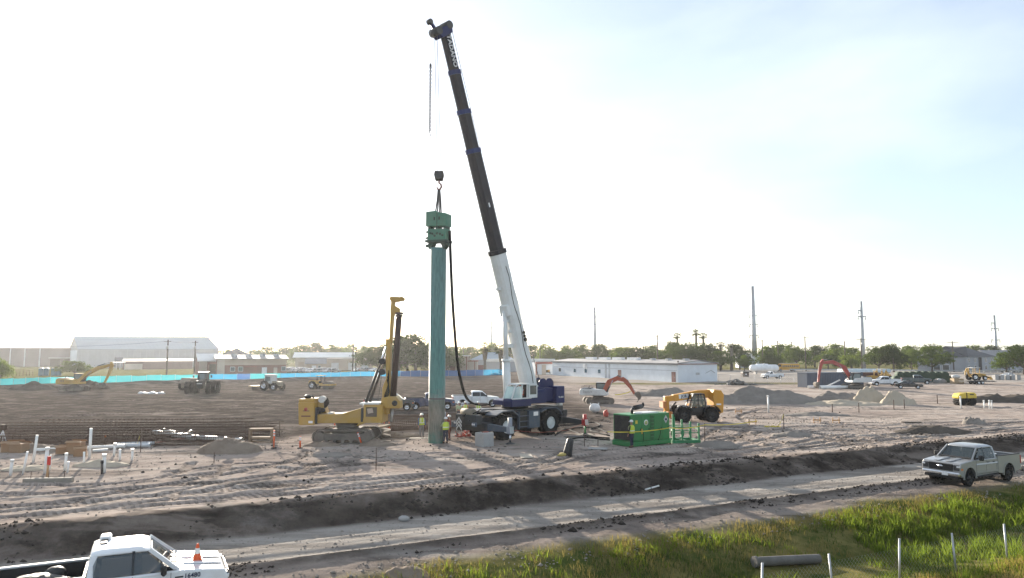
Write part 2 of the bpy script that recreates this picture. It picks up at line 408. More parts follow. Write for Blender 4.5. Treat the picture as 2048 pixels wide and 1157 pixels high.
def ground_material():
    m = bpy.data.materials.new('soil'); m.use_nodes = True; n = m.node_tree.nodes; l = m.node_tree.links.new; b = n['Principled BSDF']
    def N(t, **k):
        q = n.new(t)
        for a, v in k.items(): setattr(q, a, v)
        return q
    def att(nm): a = N('ShaderNodeAttribute'); a.attribute_name = nm; return a.outputs['Fac']
    def M(op, a, c=None, d=None, clamp=False):
        q = N('ShaderNodeMath', operation=op, use_clamp=clamp)
        for i, v in enumerate((a, c, d)):
            if v is None: continue
            if isinstance(v, (int, float)): q.inputs[i].default_value = v
            else: l(v, q.inputs[i])
        return q.outputs[0]
    geo = N('ShaderNodeNewGeometry'); pos = geo.outputs['Position']
    def noise(scale, det=6, rough=.6, mp=None, dist=0):
        q = N('ShaderNodeTexNoise'); q.inputs['Scale'].default_value = scale; q.inputs['Detail'].default_value = det; q.inputs['Roughness'].default_value = rough; q.inputs['Distortion'].default_value = dist
        if mp:
            k = N('ShaderNodeMapping'); k.inputs['Rotation'].default_value = (0, 0, mp[0]); k.inputs['Scale'].default_value = mp[1]; l(pos, k.inputs['Vector']); l(k.outputs[0], q.inputs['Vector'])
        else: l(pos, q.inputs['Vector'])
        return q.outputs['Fac']
    def ramp(f, a, c, lo=0., hi=1.):
        q = N('ShaderNodeMapRange', interpolation_type='SMOOTHSTEP'); l(f, q.inputs['Value'])
        for nm, v in (('From Min', a), ('From Max', c), ('To Min', lo), ('To Max', hi)): q.inputs[nm].default_value = v
        return q.outputs['Result']
    def mix(f, a, c, bt='MIX'):
        q = N('ShaderNodeMixRGB', blend_type=bt)
        if isinstance(f, (int, float)): q.inputs[0].default_value = f
        else: l(f, q.inputs[0])
        for i, v in ((1, a), (2, c)):
            if isinstance(v, tuple): q.inputs[i].default_value = (*v, 1)
            else: l(v, q.inputs[i])
        return q.outputs[0]
    ang = math.atan2(.454, .891)
    big = noise(.11, 5, .6); mid = noise(.7, 8, .68); fine = noise(7, 8, .7); grit = noise(38, 6, .7)
    streak = noise(1.0, 7, .65, (-ang, (.07, .9, 1)), .3)          # along the road
    streak2 = noise(1.0, 7, .62, (-R(6), (.022, .42, 1)), .4)      # harrow lines on the far field
    pale = mix(ramp(big, .35, .65), (.295, .243, .212), (.43, .365, .318))
    pale = mix(ramp(mid, .50, .68), pale, (.165, .146, .13))
    damp = noise(.33, 6, .62, (-ang, (.35, 1, 1)), .6); pale = mix(ramp(damp, .52, .66, 0, .75), pale, (.105, .092, .082))
    pale = mix(ramp(streak, .52, .66, 0, .6), pale, (.42, .39, .355))
    darkc = mix(ramp(mid, .35, .7), (.030, .025, .022), (.088, .073, .062))
    darkc = mix(ramp(streak2, .53, .66, 0, .85), darkc, (.19, .16, .138))
    dk = M('MULTIPLY', att('dark'), ramp(noise(.45, 7, .7), .25, .55, .5, 1.0))
    col = mix(dk, pale, darkc)
    rd = mix(ramp(streak, .38, .62), (.21, .19, .17), (.36, .332, .30)); rd = mix(ramp(mid, .55, .72, 0, .7), rd, (.16, .145, .13))
    col = mix(M('MULTIPLY', att('road'), .9), col, rd)
    lotc = mix(ramp(mid, .3, .7), (.30, .275, .245), (.37, .34, .31)); col = mix(M('MULTIPLY', att('lot'), .8), col, lotc)
    gc = mix(ramp(noise(.5, 6, .7), .35, .65), (.055, .075, .02), (.20, .17, .065)); col = mix(att('grs'), col, gc)
    # tyre tracks: pressed soil with lug bars
    lug = M('SINE', M('ADD', M('MULTIPLY', att('ts'), 2 * math.pi / .34), M('MULTIPLY', M('ABSOLUTE', att('tl')), 9.0)))
    lugm = M('MULTIPLY', ramp(lug, -.25, .6), att('trk'))
    col = mix(M('MULTIPLY', lugm, .8), col, mix(.7, col, (.06, .052, .046)))
    col = mix(ramp(fine, .45, .75, 0, .38), col, mix(1.0, col, (.55, .53, .5), 'MULTIPLY'))
    col = mix(ramp(grit, .62, .75, 0, .35), col, (.40, .375, .345))
    n.remove(b); b = N('ShaderNodeBsdfDiffuse'); l(col, b.inputs['Color']); l(b.outputs[0], n['Material Output'].inputs['Surface'])
    h = M('ADD', M('MULTIPLY', fine, .085), M('MULTIPLY', mid, .10)); h = M('ADD', h, M('MULTIPLY', grit, .016)); h = M('ADD', h, M('MULTIPLY', lugm, -.085))
    h = M('ADD', h, M('MULTIPLY', streak, .07)); h = M('ADD', h, M('MULTIPLY', M('MULTIPLY', streak2, att('dark')), .16))
    bp = N('ShaderNodeBump'); bp.inputs['Strength'].default_value = .85; bp.inputs['Distance'].default_value = 1.0; l(h, bp.inputs['Height']); l(bp.outputs[0], b.inputs['Normal'])
    return m
gme = make_ground(); gme.materials.append(ground_material())
ground = struct(obj('ground', gme))

# ------------------------------------------------------------------ trees
LEAF_A = leafmat('leaf_dark', (.032, .052, .018), (.070, .096, .030), .38)
LEAF_B = leafmat('leaf_mid', (.052, .085, .022), (.11, .145, .038), .42)
LEAF_C = leafmat('leaf_light', (.08, .12, .028), (.155, .195, .052), .48)
BARK = pm('bark', (.11, .09, .075), .9, dirt=.5, dirtcol=(.05, .04, .035), scale=6, bump=.5, bscale=12)
PALMBARK = pm('palm_bark', (.20, .165, .125), .9, dirt=.5, dirtcol=(.08, .065, .05), scale=5, bump=.6, bscale=9)
def leaf_cloud(mb, lobes, n, size, rnd):
    vs = []; fs = []
    tot = sum(r[0] * r[1] * r[2] for _, r in lobes)
    for (c, r) in lobes:
        k = int(n * r[0] * r[1] * r[2] / tot) + 8
        # a lobe is a set of twig clumps
        ncl = max(4, k // 16)
        for _ in range(ncl):
            while True:
                p = Vector((rnd.uniform(-1, 1), rnd.uniform(-1, 1), rnd.uniform(-1, 1)))
                if .3 < p.length < 1: break
            cc = Vector(c) + Vector((p.x * r[0], p.y * r[1], p.z * r[2])); cs = size * rnd.uniform(1.2, 2.6)
            for _ in range(16):
                q = cc + Vector((rnd.gauss(0, 1), rnd.gauss(0, 1), rnd.gauss(0, .7))) * cs * .6
                a = Vector((rnd.gauss(0, 1), rnd.gauss(0, 1), rnd.gauss(0, .6))).normalized(); b = a.orthogonal().normalized()
                s1 = size * rnd.uniform(.45, 1.0); s2 = s1 * rnd.uniform(.45, .8); i = len(vs)
                vs += [q - a * s1, q + b * s2, q + a * s1, q - b * s2]; fs.append((i, i + 1, i + 2, i + 3))
    mb.add(vs, fs)
def tree_proto(seed, h, wd, kind, mat, n=5200, size=.30):
    rnd = random.Random(seed); t = thing('tree', '', 'tree')
    tr = MB(); th = h * (.22 if kind == 'oak' else .3)
    base = .028 * h
    tr.tube([(0, 0, -.4), (0, 0, th * .5), (rnd.uniform(-.2, .2), rnd.uniform(-.2, .2), th), (rnd.uniform(-.3, .3), 0, h * .62)], [base * 1.25, base, base * .8, base * .3], 8)
    lobes = []; m = 8 if kind == 'oak' else 7
    for k in range(m):
        a = 2 * math.pi * k / m + rnd.uniform(-.4, .4); rr = wd * .5 * rnd.uniform(.45, .72)
        zc = h * (rnd.uniform(.40, .60) if kind == 'oak' else rnd.uniform(.28, .62))
        e = Vector((math.cos(a) * rr, math.sin(a) * rr, zc))
        tr.tube([(0, 0, th * .9), e * .5 + Vector((0, 0, th * .35)), e], [base * .55, base * .35, base * .12], 6)
        lobes.append((e, (wd * rnd.uniform(.19, .27), wd * rnd.uniform(.19, .27), h * rnd.uniform(.17, .24))))
    for k in range(4):
        lobes.append(((rnd.uniform(-.18, .18) * wd, rnd.uniform(-.18, .18) * wd, h * rnd.uniform(.66, .84)), (wd * rnd.uniform(.2, .28), wd * rnd.uniform(.2, .28), h * rnd.uniform(.13, .18))))
    lobes.append(((0, 0, h * .52), (wd * .3, wd * .3, h * .2)))
    tr.build('trunk', BARK, t)
    cr = MB(); leaf_cloud(cr, lobes, n, size, rnd); me = bpy.data.meshes.new('crown'); me.from_pydata(cr.v, [], cr.f); me.materials.append(mat); obj('crown', me, t)
    return t
def palm_proto(seed, h, skirt, r=.3, fl=1.9):
    rnd = random.Random(seed); t = thing('palm_tree', '', 'palm')
    m = MB(); m.tube([(0, 0, -.4), (0, 0, h * .3), (.1, 0, h * .7), (.15, 0, h)], [r * 1.2, r, r * .9, r * .8], 9); m.build('trunk', PALMBARK, t)
    cr = MB(); top = Vector((.15, 0, h))
    for k in range(46):
        az = rnd.uniform(0, 2 * math.pi); el = rnd.uniform(-.6, 1.35); L_ = fl * rnd.uniform(.75, 1.1)
        d = Vector((math.cos(az) * math.cos(el), math.sin(az) * math.cos(el), math.sin(el)))
        st = top + d * L_ * .45; cr.tube([top, st], [.03, .02], 3)
        side = d.cross(Vector((0, 0, 1))).normalized(); upv = side.cross(d)
        for j in range(-5, 6):
            a = j * .24; dd = (d * math.cos(a) + side * math.sin(a)) + Vector((0, 0, -.25)); e = st + dd * L_ * .55 * (1 - .03 * abs(j))
            wv = side * .05 * math.cos(a) + upv * .03
            cr.add([st, st + dd * L_ * .25 + wv, e, st + dd * L_ * .25 - wv], [(0, 1, 2, 3)])
    cr.build('fronds', leafmat('palm_leaf', (.045, .06, .022), (.10, .115, .04), .35), t)
    if skirt:
        sk = MB()
        for k in range(260):
            az = rnd.uniform(0, 2 * math.pi); z0 = h - rnd.uniform(.1, skirt); rr = r * .9 + (1 - (h - z0) / skirt) * .75 * rnd.uniform(.7, 1.1) + .1
            p = Vector((math.cos(az) * rr * .7 + .12, math.sin(az) * rr * .7, z0)); q = p + Vector((math.cos(az) * .22, math.sin(az) * .22, -rnd.uniform(.5, .9))); s_ = Vector((-math.sin(az), math.cos(az), 0)) * .13
            sk.add([p - s_, p + s_, q + s_ * .6, q - s_ * .6], [(0, 1, 2, 3)])
        sk.build('dead_fronds', leafmat('palm_dead', (.16, .125, .085), (.25, .20, .14), .25), t)
    return t
TP = [tree_proto(1, 9.5, 10, 'broad', LEAF_A), tree_proto(2, 9, 11, 'oak', LEAF_B), tree_proto(3, 8, 9, 'broad', LEAF_C), tree_proto(4, 10, 12, 'oak', LEAF_A), tree_proto(5, 9, 9, 'broad', LEAF_B)]
PP_T = palm_proto(8, 14.5, 0, .55, 2.4); PP_F = palm_proto(9, 8.2, 3.4, .45, 2.6)
USED = set()
def put_tree(k, px, d, top, label, wd=None, group='trees along the horizon', z0=0.0):
    """k prototype; px, top: where crown centre and crown top fall in the photograph; d: distance"""
    src = TP[k] if isinstance(k, int) else k
    hp = {0: 9.2, 1: 8.7, 2: 7.7, 3: 9.6, 4: 8.7}.get(k, 9) if isinstance(k, int) else (15.6 if src is PP_T else 9.6)
    p = D(px, top, d); s = (p.z - z0) / hp; sx = s if wd is None else wd / (10 if isinstance(k, int) else 5)
    loc = (p.x, d, z0); rz = random.uniform(0, 6.28)
    if src.name not in USED:
        USED.add(src.name); o = src; o.location = loc; o.rotation_euler = (0, 0, rz); o['label'] = label; o['group'] = group; o.scale = (sx, sx, s); return o
    return dup(src, loc, rz, label, group, (sx, sx, s))

# ------------------------------------------------------------------ background: building materials
W_METAL = pm('wall_grey_metal', (.36, .37, .39), .6, .1, .2, (.22, .2, .18), .3, var=.06)
R_METAL = pm('roof_blue_grey_metal', (.27, .32, .36), .7, 0, .15, (.3, .28, .26), .25, var=.06)
W_DARK = pm('wall_brown_metal', (.20, .165, .155), .7, 0, .3, (.12, .1, .09), .2)
W_BRICK = pm('wall_red_brick', (.20, .095, .075), .85, 0, .4, (.13, .07, .055), 1.2, bump=.3, bscale=8)
W_TAN = pm('wall_tan', (.42, .34, .27), .85, 0, .3, (.28, .23, .18), .5)
W_TAN2 = pm('wall_beige', (.48, .42, .36), .85, 0, .3, (.3, .26, .2), .5)
W_WHITE = pm('wall_white_paint', (.66, .70, .74), .7, 0, .45, (.48, .50, .52), .4, var=.07)
R_WHITE = pm('roof_white_metal', (.62, .62, .60), .45, .2, .2, (.4, .38, .35), .4)
R_GREY = pm('roof_grey', (.24, .235, .24), .75, 0, .35, (.16, .15, .14), .5)
R_SHING = pm('roof_charcoal_shingle', (.085, .088, .095), .9, 0, .3, (.13, .12, .12), 1.5, bump=.3)
W_APT = pm('wall_apartment_grey', (.30, .31, .33), .85, 0, .25, (.22, .22, .22), .4)
TRIMR = pm('trim_red', (.24, .07, .05), .6, dirt=.3)
GLS = glass('window_glass', (.035, .045, .05))
DOORM = pm('door_red_brown', (.20, .09, .075), .6)
DARKM = pm('dark_opening', (.035, .032, .03), .9)
STEEL_G = pm('galvanised_steel', (.40, .41, .42), .45, .6, .3, (.25, .24, .23), 1.0)
WOODP = pm('creosote_wood', (.075, .06, .05), .9, dirt=.5, dirtcol=(.14, .12, .1), scale=3, bump=.4, bscale=8)
WHITE_P = pm('white_paint', (.72, .73, .74), .45, 0, .3, (.45, .41, .36), 1.2)
BLACKR = pm('black_rubber', (.014, .014, .015), .85, 0, .4, (.075, .067, .06), 2.5, spec=.15)
BLACKP = pm('black_plastic', (.014, .014, .016), .5, 0, .25, (.08, .072, .065), 3)
CHROME = pm('bright_metal', (.62, .63, .65), .22, 1.0, .2, (.3, .28, .26), 3)
CONC = pm('concrete', (.36, .355, .345), .9, 0, .5, (.22, .21, .2), 1.6, bump=.35, bscale=14)
RED_L = pm('red_lens', (.35, .02, .02), .3, dirt=.1)
AMBER = pm('amber_lens', (.6, .16, .02), .3, dirt=.1)
LAMPW = pm('lamp_lens', (.75, .76, .78), .15, .2, .1)

class Fr:
    """local frame of a wall: origin a, u along wall to b, w outward (towards camera), z up"""
    def __init__(s, a, b, flip=False):
        s.a = Vector((a[0], a[1], 0)); d = Vector((b[0] - a[0], b[1] - a[1], 0)); s.L = d.length; s.u = d.normalized()
        s.w = Vector((s.u.y, -s.u.x, 0)) * (-1 if flip else 1)
    def p(s, u, w, z): return s.a + s.u * u + s.w * w + Vector((0, 0, z))
    def block(s, mb, u0, u1, w0, w1, z0, z1):
        vs = [s.p(u, w_, z) for u in (u0, u1) for w_ in (w0, w1) for z in (z0, z1)]
        return mb.add(vs, [(0, 1, 3, 2), (4, 6, 7, 5), (0, 4, 5, 1), (2, 3, 7, 6), (0, 2, 6, 4), (1, 5, 7, 3)])
def fblock(fr, name, mat, par, *a):
    m = MB(); fr.block(m, *a); return m.build(name, mat, par)
def window(fr, par, u, z, w_, h, mat=None, frame=None, depth=.12):
    o = fblock(fr, 'window', frame or WHITE_P, par, u - w_ / 2 - .1, u + w_ / 2 + .1, -.02, .06, z - .1, z + h + .1)
    fblock(fr, 'pane', mat or GLS, o, u - w_ / 2, u + w_ / 2, .06, .075, z, z + h)
    return o
def gable(par, a, b, dep, eave, ridge, wall, roof, over=.5, name='building', ribs=0):
    """building on wall line a-b (near side), depth vector dep (x,y), ridge parallel to a-b"""
    a = Vector((a[0], a[1], 0)); b = Vector((b[0], b[1], 0)); dv = Vector((dep[0], dep[1], 0)); up = Vector((0, 0, 1))
    m = MB(); vs = [a, b, b + dv, a + dv]; top = [q + up * eave for q in vs]; ra = a + dv * .5 + up * ridge; rb = b + dv * .5 + up * ridge
    m.add([q - up * .5 for q in vs] + top + [ra, rb], [(0, 1, 5, 4), (1, 2, 6, 9, 5), (2, 3, 7, 6), (3, 0, 4, 8, 7)])
    m.build('wall', wall, par)
    ud = (b - a).normalized() * over; dd = dv.normalized() * over; sl = (ridge - eave) / (dv.length / 2)
    r = MB()
    for sgn, e0, e1 in ((-1, top[0], top[1]), (1, top[3], top[2])):
        p0 = e0 - ud + dd * sgn - up * over * sl; p1 = e1 + ud + dd * sgn - up * over * sl; q0 = ra - ud; q1 = rb + ud
        t = up * .18
        r.add([p0 + up * .04, p1 + up * .04, q1 + up * .04, q0 + up * .04, p0 + t, p1 + t, q1 + t, q0 + t], [(0, 1, 2, 3), (4, 7, 6, 5), (0, 4, 5, 1), (1, 5, 6, 2), (2, 6, 7, 3), (3, 7, 4, 0)])
    ro = r.build('roof', roof, par)
    if ribs:
        L_ = (b - a).length; me = None
        for k in range(ribs):
            q = k / max(1, ribs - 1); p0 = top[0] - ud * .5 + (top[1] - top[0] + ud) * q; rr = ra - ud * .5 + (rb - ra + ud) * q
            mm = MB(); mm.bar(p0 + up * .2 - dd - up * over * sl, rr + up * .2, .12, .12); mm.build('roof_rib', roof, ro)
    return ro

# big arena
t = thing('arena_hall', 'huge pale metal arena hall with blue-grey roof at the far left', 'hall', (0, 0, 0))
A = (-210, 345); Bc = (-144.8, 352); dv = (-29, 40)
gable(t, A, Bc, dv, 8.8, 15.4, W_METAL, R_METAL, .3, ribs=34)
fr = Fr(A, Bc)
for k in range(22): fblock(fr, 'wall_rib', W_METAL, t, 1.5 + k * 3, 1.7 + k * 3, 0, .1, .0, 8.6)
for u, w_, h in ((17, 4, 5), (27, 5, 4.2), (36, 5, 4.2), (44, 5, 4.2), (54, 5, 4.2), (60, 4, 4)): fblock(fr, 'door', pm('door_slate', (.17, .18, .21), .7), t, u, u + w_, .1, .22, 0, h)
gf = Fr((-239, 385), A)
fblock(gf, 'gable_panel', W_WHITE, t, 3, 44, 0, .2, 0, 8.4)
# low brown hall on the left edge
t = thing('brown_hall', 'long low brown metal hall with white downpipes at the left edge', 'hall')
a, b = D(-60, 728, 372), D(147, 728, 378)
gable(t, (a.x, a.y), (b.x, b.y), (-10, 30), 9.6, 11.2, W_DARK, R_GREY, .3)
fr = Fr(a, b)
for px in (-30, 19, 48, 78):
    u = (px + 60) / 207 * fr.L; fblock(fr, 'downpipe', WHITE_P, t, u - .2, u + .2, 0, .3, 0, 9.4)
for u in (39, 46): fblock(fr, 'door', DARKM, t, u, u + 5, 0, .15, 0, 4.2)
fblock(fr, 'awning', R_WHITE, t, 40, 53, .2, 4, 4.4, 4.7)
# annex in front of the arena: low brown canopy row
t = thing('canopy_row', 'low brown canopy with pale end wall in front of the arena', 'canopy')
a, b = D(245, 738, 300), D(385, 736, 318)
gable(t, (a.x, a.y), (b.x, b.y), (-4, 9), 3.3, 4.3, pm('wall_maroon', (.13, .07, .065), .8), pm('roof_maroon', (.15, .08, .075), .6), .3)
fr = Fr(a, b); fblock(fr, 'end_panel', W_TAN2, t, .5, 7.5, .02, .3, 0, 2.3)
t = thing('picnic_shelter', 'small white-roofed picnic shelter left of the brown canopy', 'shelter')
p = D(236, 739, 296); m = MB(); m.box((p.x, p.y, 3), (4, 4, .25)); m.build('roof', R_WHITE, t)
for sx in (-1.7, 1.7):
    for sy in (-1.7, 1.7): m = MB(); m.bar((p.x + sx, p.y + sy, -.1), (p.x + sx, p.y + sy, 2.9), .15); m.build('post', STEEL_G, t)

# brick community buildings behind the screen
t = thing('brick_shed', 'red brick shed with white gabled roof beside the utility pole', 'shed')
a, b = D(396, 752, 224), D(446, 752, 232)
gable(t, (a.x, a.y), (b.x, b.y), (-5, 9), 4.2, 6.4, pm('wall_dark_brick', (.15, .06, .05), .85, dirt=.4), R_WHITE, .4)
fr = Fr(a, b); fblock(fr, 'pale_panel', W_TAN2, t, .1, 3.0, .02, .15, 0, 4.1); fblock(fr, 'opening', DARKM, t, 4, 6.5, .02, .1, 0, 3.2)
t = thing('brick_hall', 'long low red brick hall with tan upper band behind the blue screen', 'hall')
a, b = D(433, 753, 218), D(572, 752, 226)
gable(t, (a.x, a.y), (b.x, b.y), (-7, 16), 4.9, 6.0, W_BRICK, R_GREY, .7)
fr = Fr(a, b)
fblock(fr, 'upper_band', W_TAN, t, 2.2, fr.L - .05, 0, .12, 3.0, 4.85); fblock(fr, 'pale_end', W_TAN2, t, .05, 2.2, 0, .15, 0, 4.85)
fblock(fr, 'door', WHITE_P, t, 13, 14.5, 0, .1, 0, 2.3); fblock(fr, 'door', W_TAN2, t, 16.5, 17.6, 0, .1, 0, 2.2)
fblock(fr, 'awning', TRIMR, t, 8, 11.5, .1, 1.2, 2.4, 2.7)
for u in (4.5, 6.8, 19.5): window(fr, t, u, 1.2, 1.2, 1.2)
for k in range(4): m = MB(); q = fr.p(5 + k * 4.2, -5, 6); m.box(q, (1.6, 1.2, .9), .05); m.build('roof_unit', STEEL_G, t)
t = thing('gazebo_tower', 'small hipped roof tower house above the brick hall', 'house')
p = D(472, 720, 330); m = MB(); m.box((p.x, p.y, 3), (9, 9, 6)); m.build('wall', W_TAN, t)
m = MB(); m.loft([[(p.x + x * 5.2, p.y + y * 5.2, 6) for x, y in ((-1, -1), (1, -1), (1, 1), (-1, 1))], [(p.x + x * .2, p.y + y * .2, 9.2) for x, y in ((-1, -1), (1, -1), (1, 1), (-1, 1))]]); m.build('roof', R_SHING, t)
m = MB(); m.box((p.x + .5, p.y - 4.6, 3.6), (2.2, .3, 3)); m.build('window', GLS, t)
t = thing('open_shed', 'long open-sided shed with pale metal roof behind the car park', 'shed')
a, b = D(590, 738, 290), D(704, 736, 300)
gable(t, (a.x, a.y), (b.x, b.y), (-3, 14), 5.2, 7.0, W_TAN2, R_WHITE, 1.0)
fr = Fr(a, b)
for k in range(7): fblock(fr, 'bay_door', pm('door_pale', (.52, .52, .52), .6) if k % 2 else W_TAN, t, 1.2 + k * 3.1, 3.6 + k * 3.1, 0, .12, 0, 3.4)
t = thing('tan_cottage', 'small tan cottage with grey gable roof beside the parked cars', 'cottage')
a, b = D(612, 741, 262), D(650, 740, 268)
gable(t, (a.x, a.y), (b.x, b.y), (-2, 8), 3.0, 4.8, W_TAN, R_GREY, .6); fr = Fr(a, b); fblock(fr, 'door', WHITE_P, t, 2.4, 4.2, 0, .1, 0, 2.2); window(fr, t, 5.6, 1, 1, 1.1)
t = thing('flat_store', 'flat-roofed tan store with pale roller doors left of the big trees', 'store')
a, b = D(640, 738, 280), D(745, 737, 292); fr = Fr(a, b)
fblock(fr, 'wall', W_TAN, t, 0, fr.L, -9, 0, -.3, 4.4); fblock(fr, 'roof', R_GREY, t, -.3, fr.L + .3, -9.3, .3, 4.4, 4.7)
for u in (4.5, 11.5, 17): fblock(fr, 'roller_door', pm('door_pale', (.52, .52, .52), .6), t, u, u + 3, 0, .1, 0, 3)
# centre: behind pile and crane
t = thing('tan_block', 'tall tan block building right of the green pile', 'building')
a, b = D(880, 745, 240), D(934, 744, 240); fr = Fr(a, b)
fblock(fr, 'wall', W_TAN, t, 0, fr.L, -12, 0, -.3, 5.7); fblock(fr, 'roof', R_WHITE, t, -.4, fr.L + .4, -12.4, .4, 5.7, 6.0); fblock(fr, 'door', DOORM, t, 3.4, 5.1, 0, .1, 0, 2.4); fblock(fr, 'corner_trim', TRIMR, t, fr.L - .25, fr.L + .02, 0, .08, 0, 5.6)
t = thing('tan_annex', 'low tan annex with orange-red roof edge left of the palms', 'building')
a, b = D(934.6, 744, 244), D(954, 744, 244); fr = Fr(a, b)
fblock(fr, 'wall', W_TAN2, t, 0, fr.L, -8, 0, -.3, 3.9); fblock(fr, 'roof_edge', TRIMR, t, -.2, fr.L + .3, -8, .3, 3.9, 4.2); fblock(fr, 'corner_trim', TRIMR, t, fr.L - .9, fr.L - .7, 0, .1, 0, 3.9)
t = thing('hip_roof_hall', 'pale hip-roofed hall behind the two thick palms', 'hall')
p = D(985, 737, 285); m = MB(); m.box((p.x, p.y + 9, 2), (17, 16, 4.4)); m.build('wall', W_METAL, t)
m = MB(); m.loft([[(p.x + x * 9.2, p.y + 9 + y * 8.6, 4.2) for x, y in ((-1, -1), (1, -1), (1, 1), (-1, 1))], [(p.x + x * 3, p.y + 9 + y * .3, 7.2) for x, y in ((-1, -1), (1, -1), (1, 1), (-1, 1))]]); m.build('roof', R_METAL, t)
m = MB(); m.box((p.x, p.y + .9, 1.1), (14, .4, 2)); m.build('low_wall', W_BRICK, t)
t = thing('long_grey_store', 'long low grey store with white roof edge behind the crane boom', 'store')
a, b = D(1006, 738, 262), D(1108, 738, 275); fr = Fr(a, b)
fblock(fr, 'wall', W_METAL, t, 0, fr.L, -12, 0, -.3, 3.6); fblock(fr, 'roof_edge', R_WHITE, t, -.3, fr.L + .3, -12.3, .4, 3.6, 4.6)
t = thing('red_trim_garage', 'open garage with red beam left of the white building', 'garage')
a, b = D(1072, 749, 224), D(1107, 749, 226); fr = Fr(a, b)
fblock(fr, 'wall', W_WHITE, t, 0, fr.L, -8, -.6, -.3, 3.7); fblock(fr, 'beam', TRIMR, t, -.1, fr.L, -.6, .2, 3.3, 4.0)
fblock(fr, 'post', TRIMR, t, 0, .35, -.3, .1, -.2, 3.3); fblock(fr, 'garage_door', W_TAN2, t, 2.2, 3.6, -.6, -.5, 0, 3)

# long white building
t = thing('white_building', 'long white block building with small dark windows and red doors', 'building')
P0 = G(1356, 765); P1 = G(1105, 750.5); P2 = G(1435, 763)
P0.z = P1.z = P2.z = 0; dvv = P2 - P0
gable(t, (P1.x, P1.y), (P0.x, P0.y), (dvv.x, dvv.y), 4.15, 4.85, W_WHITE, R_GREY, .35)
fr = Fr((P1.x, P1.y), (P0.x, P0.y)); LB = fr.L
def upx(px):      # distance along the wall of a photo column
    r = ray(px, 755); den = r.x * fr.u.y - r.y * fr.u.x
    k = (fr.a.x * fr.u.y - fr.a.y * fr.u.x) / den; return (Vector((r.x * k, r.y * k, 0)) - fr.a).dot(fr.u)
for px in (1120, 1150, 1172, 1199): window(fr, t, upx(px), 1.2, 1.35, 1.0)
for px in (1239.5, 1347.5):
    u = upx(px); d_ = fblock(fr, 'door', DOORM, t, u - .75, u + .75, -.02, .08, 0, 2.3); fblock(fr, 'knob', STEEL_G, d_, u + .45, u + .55, .08, .14, 1, 1.1)
u = upx(1172); fblock(fr, 'wall_unit', WHITE_P, t, u - .5, u + .5, 0, .7, 2.6, 3.6)
for px in (1212, 1219): u = upx(px); fblock(fr, 'buttress', pm('wall_stain', (.42, .44, .47), .8), t, u - .35, u + .35, 0, .1, 0, 3.9)
fblock(fr, 'seam_line', pm('wall_stain', (.42, .44, .47), .8), t, 1, LB - .3, 0, .03, 2.55, 2.66); fblock(fr, 'fascia', R_GREY, t, 0, LB + .02, .0, .28, 3.86, 4.08)
for k, px in enumerate((1155, 1181, 1208, 1238, 1275, 1306, 1340)):
    u = upx(px); fblock(fr, 'roof_vent', WHITE_P if k < 4 else STEEL_G, t, u - (2.3 if k < 4 else .5), u + (2.3 if k < 4 else .5), -5.2, -4.0, 4.5, 5.5 if k < 4 else 5.3)
f2 = Fr((P0.x, P0.y), (P2.x, P2.y))
fblock(f2, 'hatch', STEEL_G, t, 5.5, 6.6, 0, .08, 1.6, 2.1)
for u0, z0, u1, z1 in ((8.5, 1.9, 10.3, 2.6), (10.3, 2.6, 11.6, 1.9)): m = MB(); m.bar(f2.p(u0, .03, z0), f2.p(u1, .03, z1), .05, .05); m.build('wall_crack', DARKM, t)
fblock(f2, 'fascia', TRIMR, t, 0, f2.L, 0, .25, 4.0, 4.15)

# apartment block on the right
t = thing('apartment_block', 'grey two-storey apartment block with dark hip roof on the right', 'building')
d0 = 272; a, b, c2 = D(1836, 744, d0), D(1934, 744, d0 - 8), D(1991, 744, d0 + 4)
fr = Fr(a, b); fblock(fr, 'wing_wall', W_APT, t, 0, fr.L, -16, 0, -.3, 5.4)
m = MB(); q = [fr.p(-.5, .5, 5.4), fr.p(fr.L + .5, .5, 5.4), fr.p(fr.L + .5, -16, 5.4), fr.p(-.5, -16, 5.4), fr.p(fr.L + .3, -3, 9.4), fr.p(8, -8, 9.2)]
m.add(q, [(0, 1, 4, 5), (1, 2, 4), (2, 3, 5, 4), (3, 0, 5), (0, 3, 2, 1)]); m.build('wing_roof', R_SHING, t)
for px in (1875, 1893): u = (px - 1836) / 98 * fr.L; window(fr, t, u, .6, 2.0, 1.8)
window(fr, t, 9.3, 3.4, 1.6, 1.3)
f2 = Fr(b, c2); fblock(f2, 'main_wall', W_APT, t, 0.02, f2.L, -14, -.05, -.3, 5.5)
m = MB(); q = [f2.p(-.6, .6, 5.5), f2.p(f2.L + .6, .6, 5.5), f2.p(f2.L + .6, -14, 5.5), f2.p(-.6, -14, 5.5), f2.p(-.2, -7, 9.5), f2.p(f2.L - 8, -7, 9.2)]
m.add(q, [(0, 1, 5, 4), (1, 2, 5), (2, 3, 4, 5), (3, 0, 4), (0, 3, 2, 1)]); m.build('main_roof', R_SHING, t)
for px in (1939, 1951, 1972, 1984):
    u = (px - 1934) / 57 * f2.L
    for z in (.7, 3.4): window(f2, t, u, z, 1.3, 1.5)
u = (1961 - 1934) / 57 * f2.L; fblock(f2, 'stair_recess', DARKM, t, u - 1.2, u + 1.2, -.05, .02, 0, 5.2)
t = thing('grey_wing_house', 'low grey house with long roof behind the tree at the right edge', 'house')
a, b = D(1985, 741, 292), D(2090, 741, 300)
gable(t, (a.x, a.y), (b.x, b.y), (1, 16), 4.6, 8.0, W_APT, R_GREY, .6)
t = thing('white_roof_store', 'low white store between trees behind the tallest power pole', 'store')
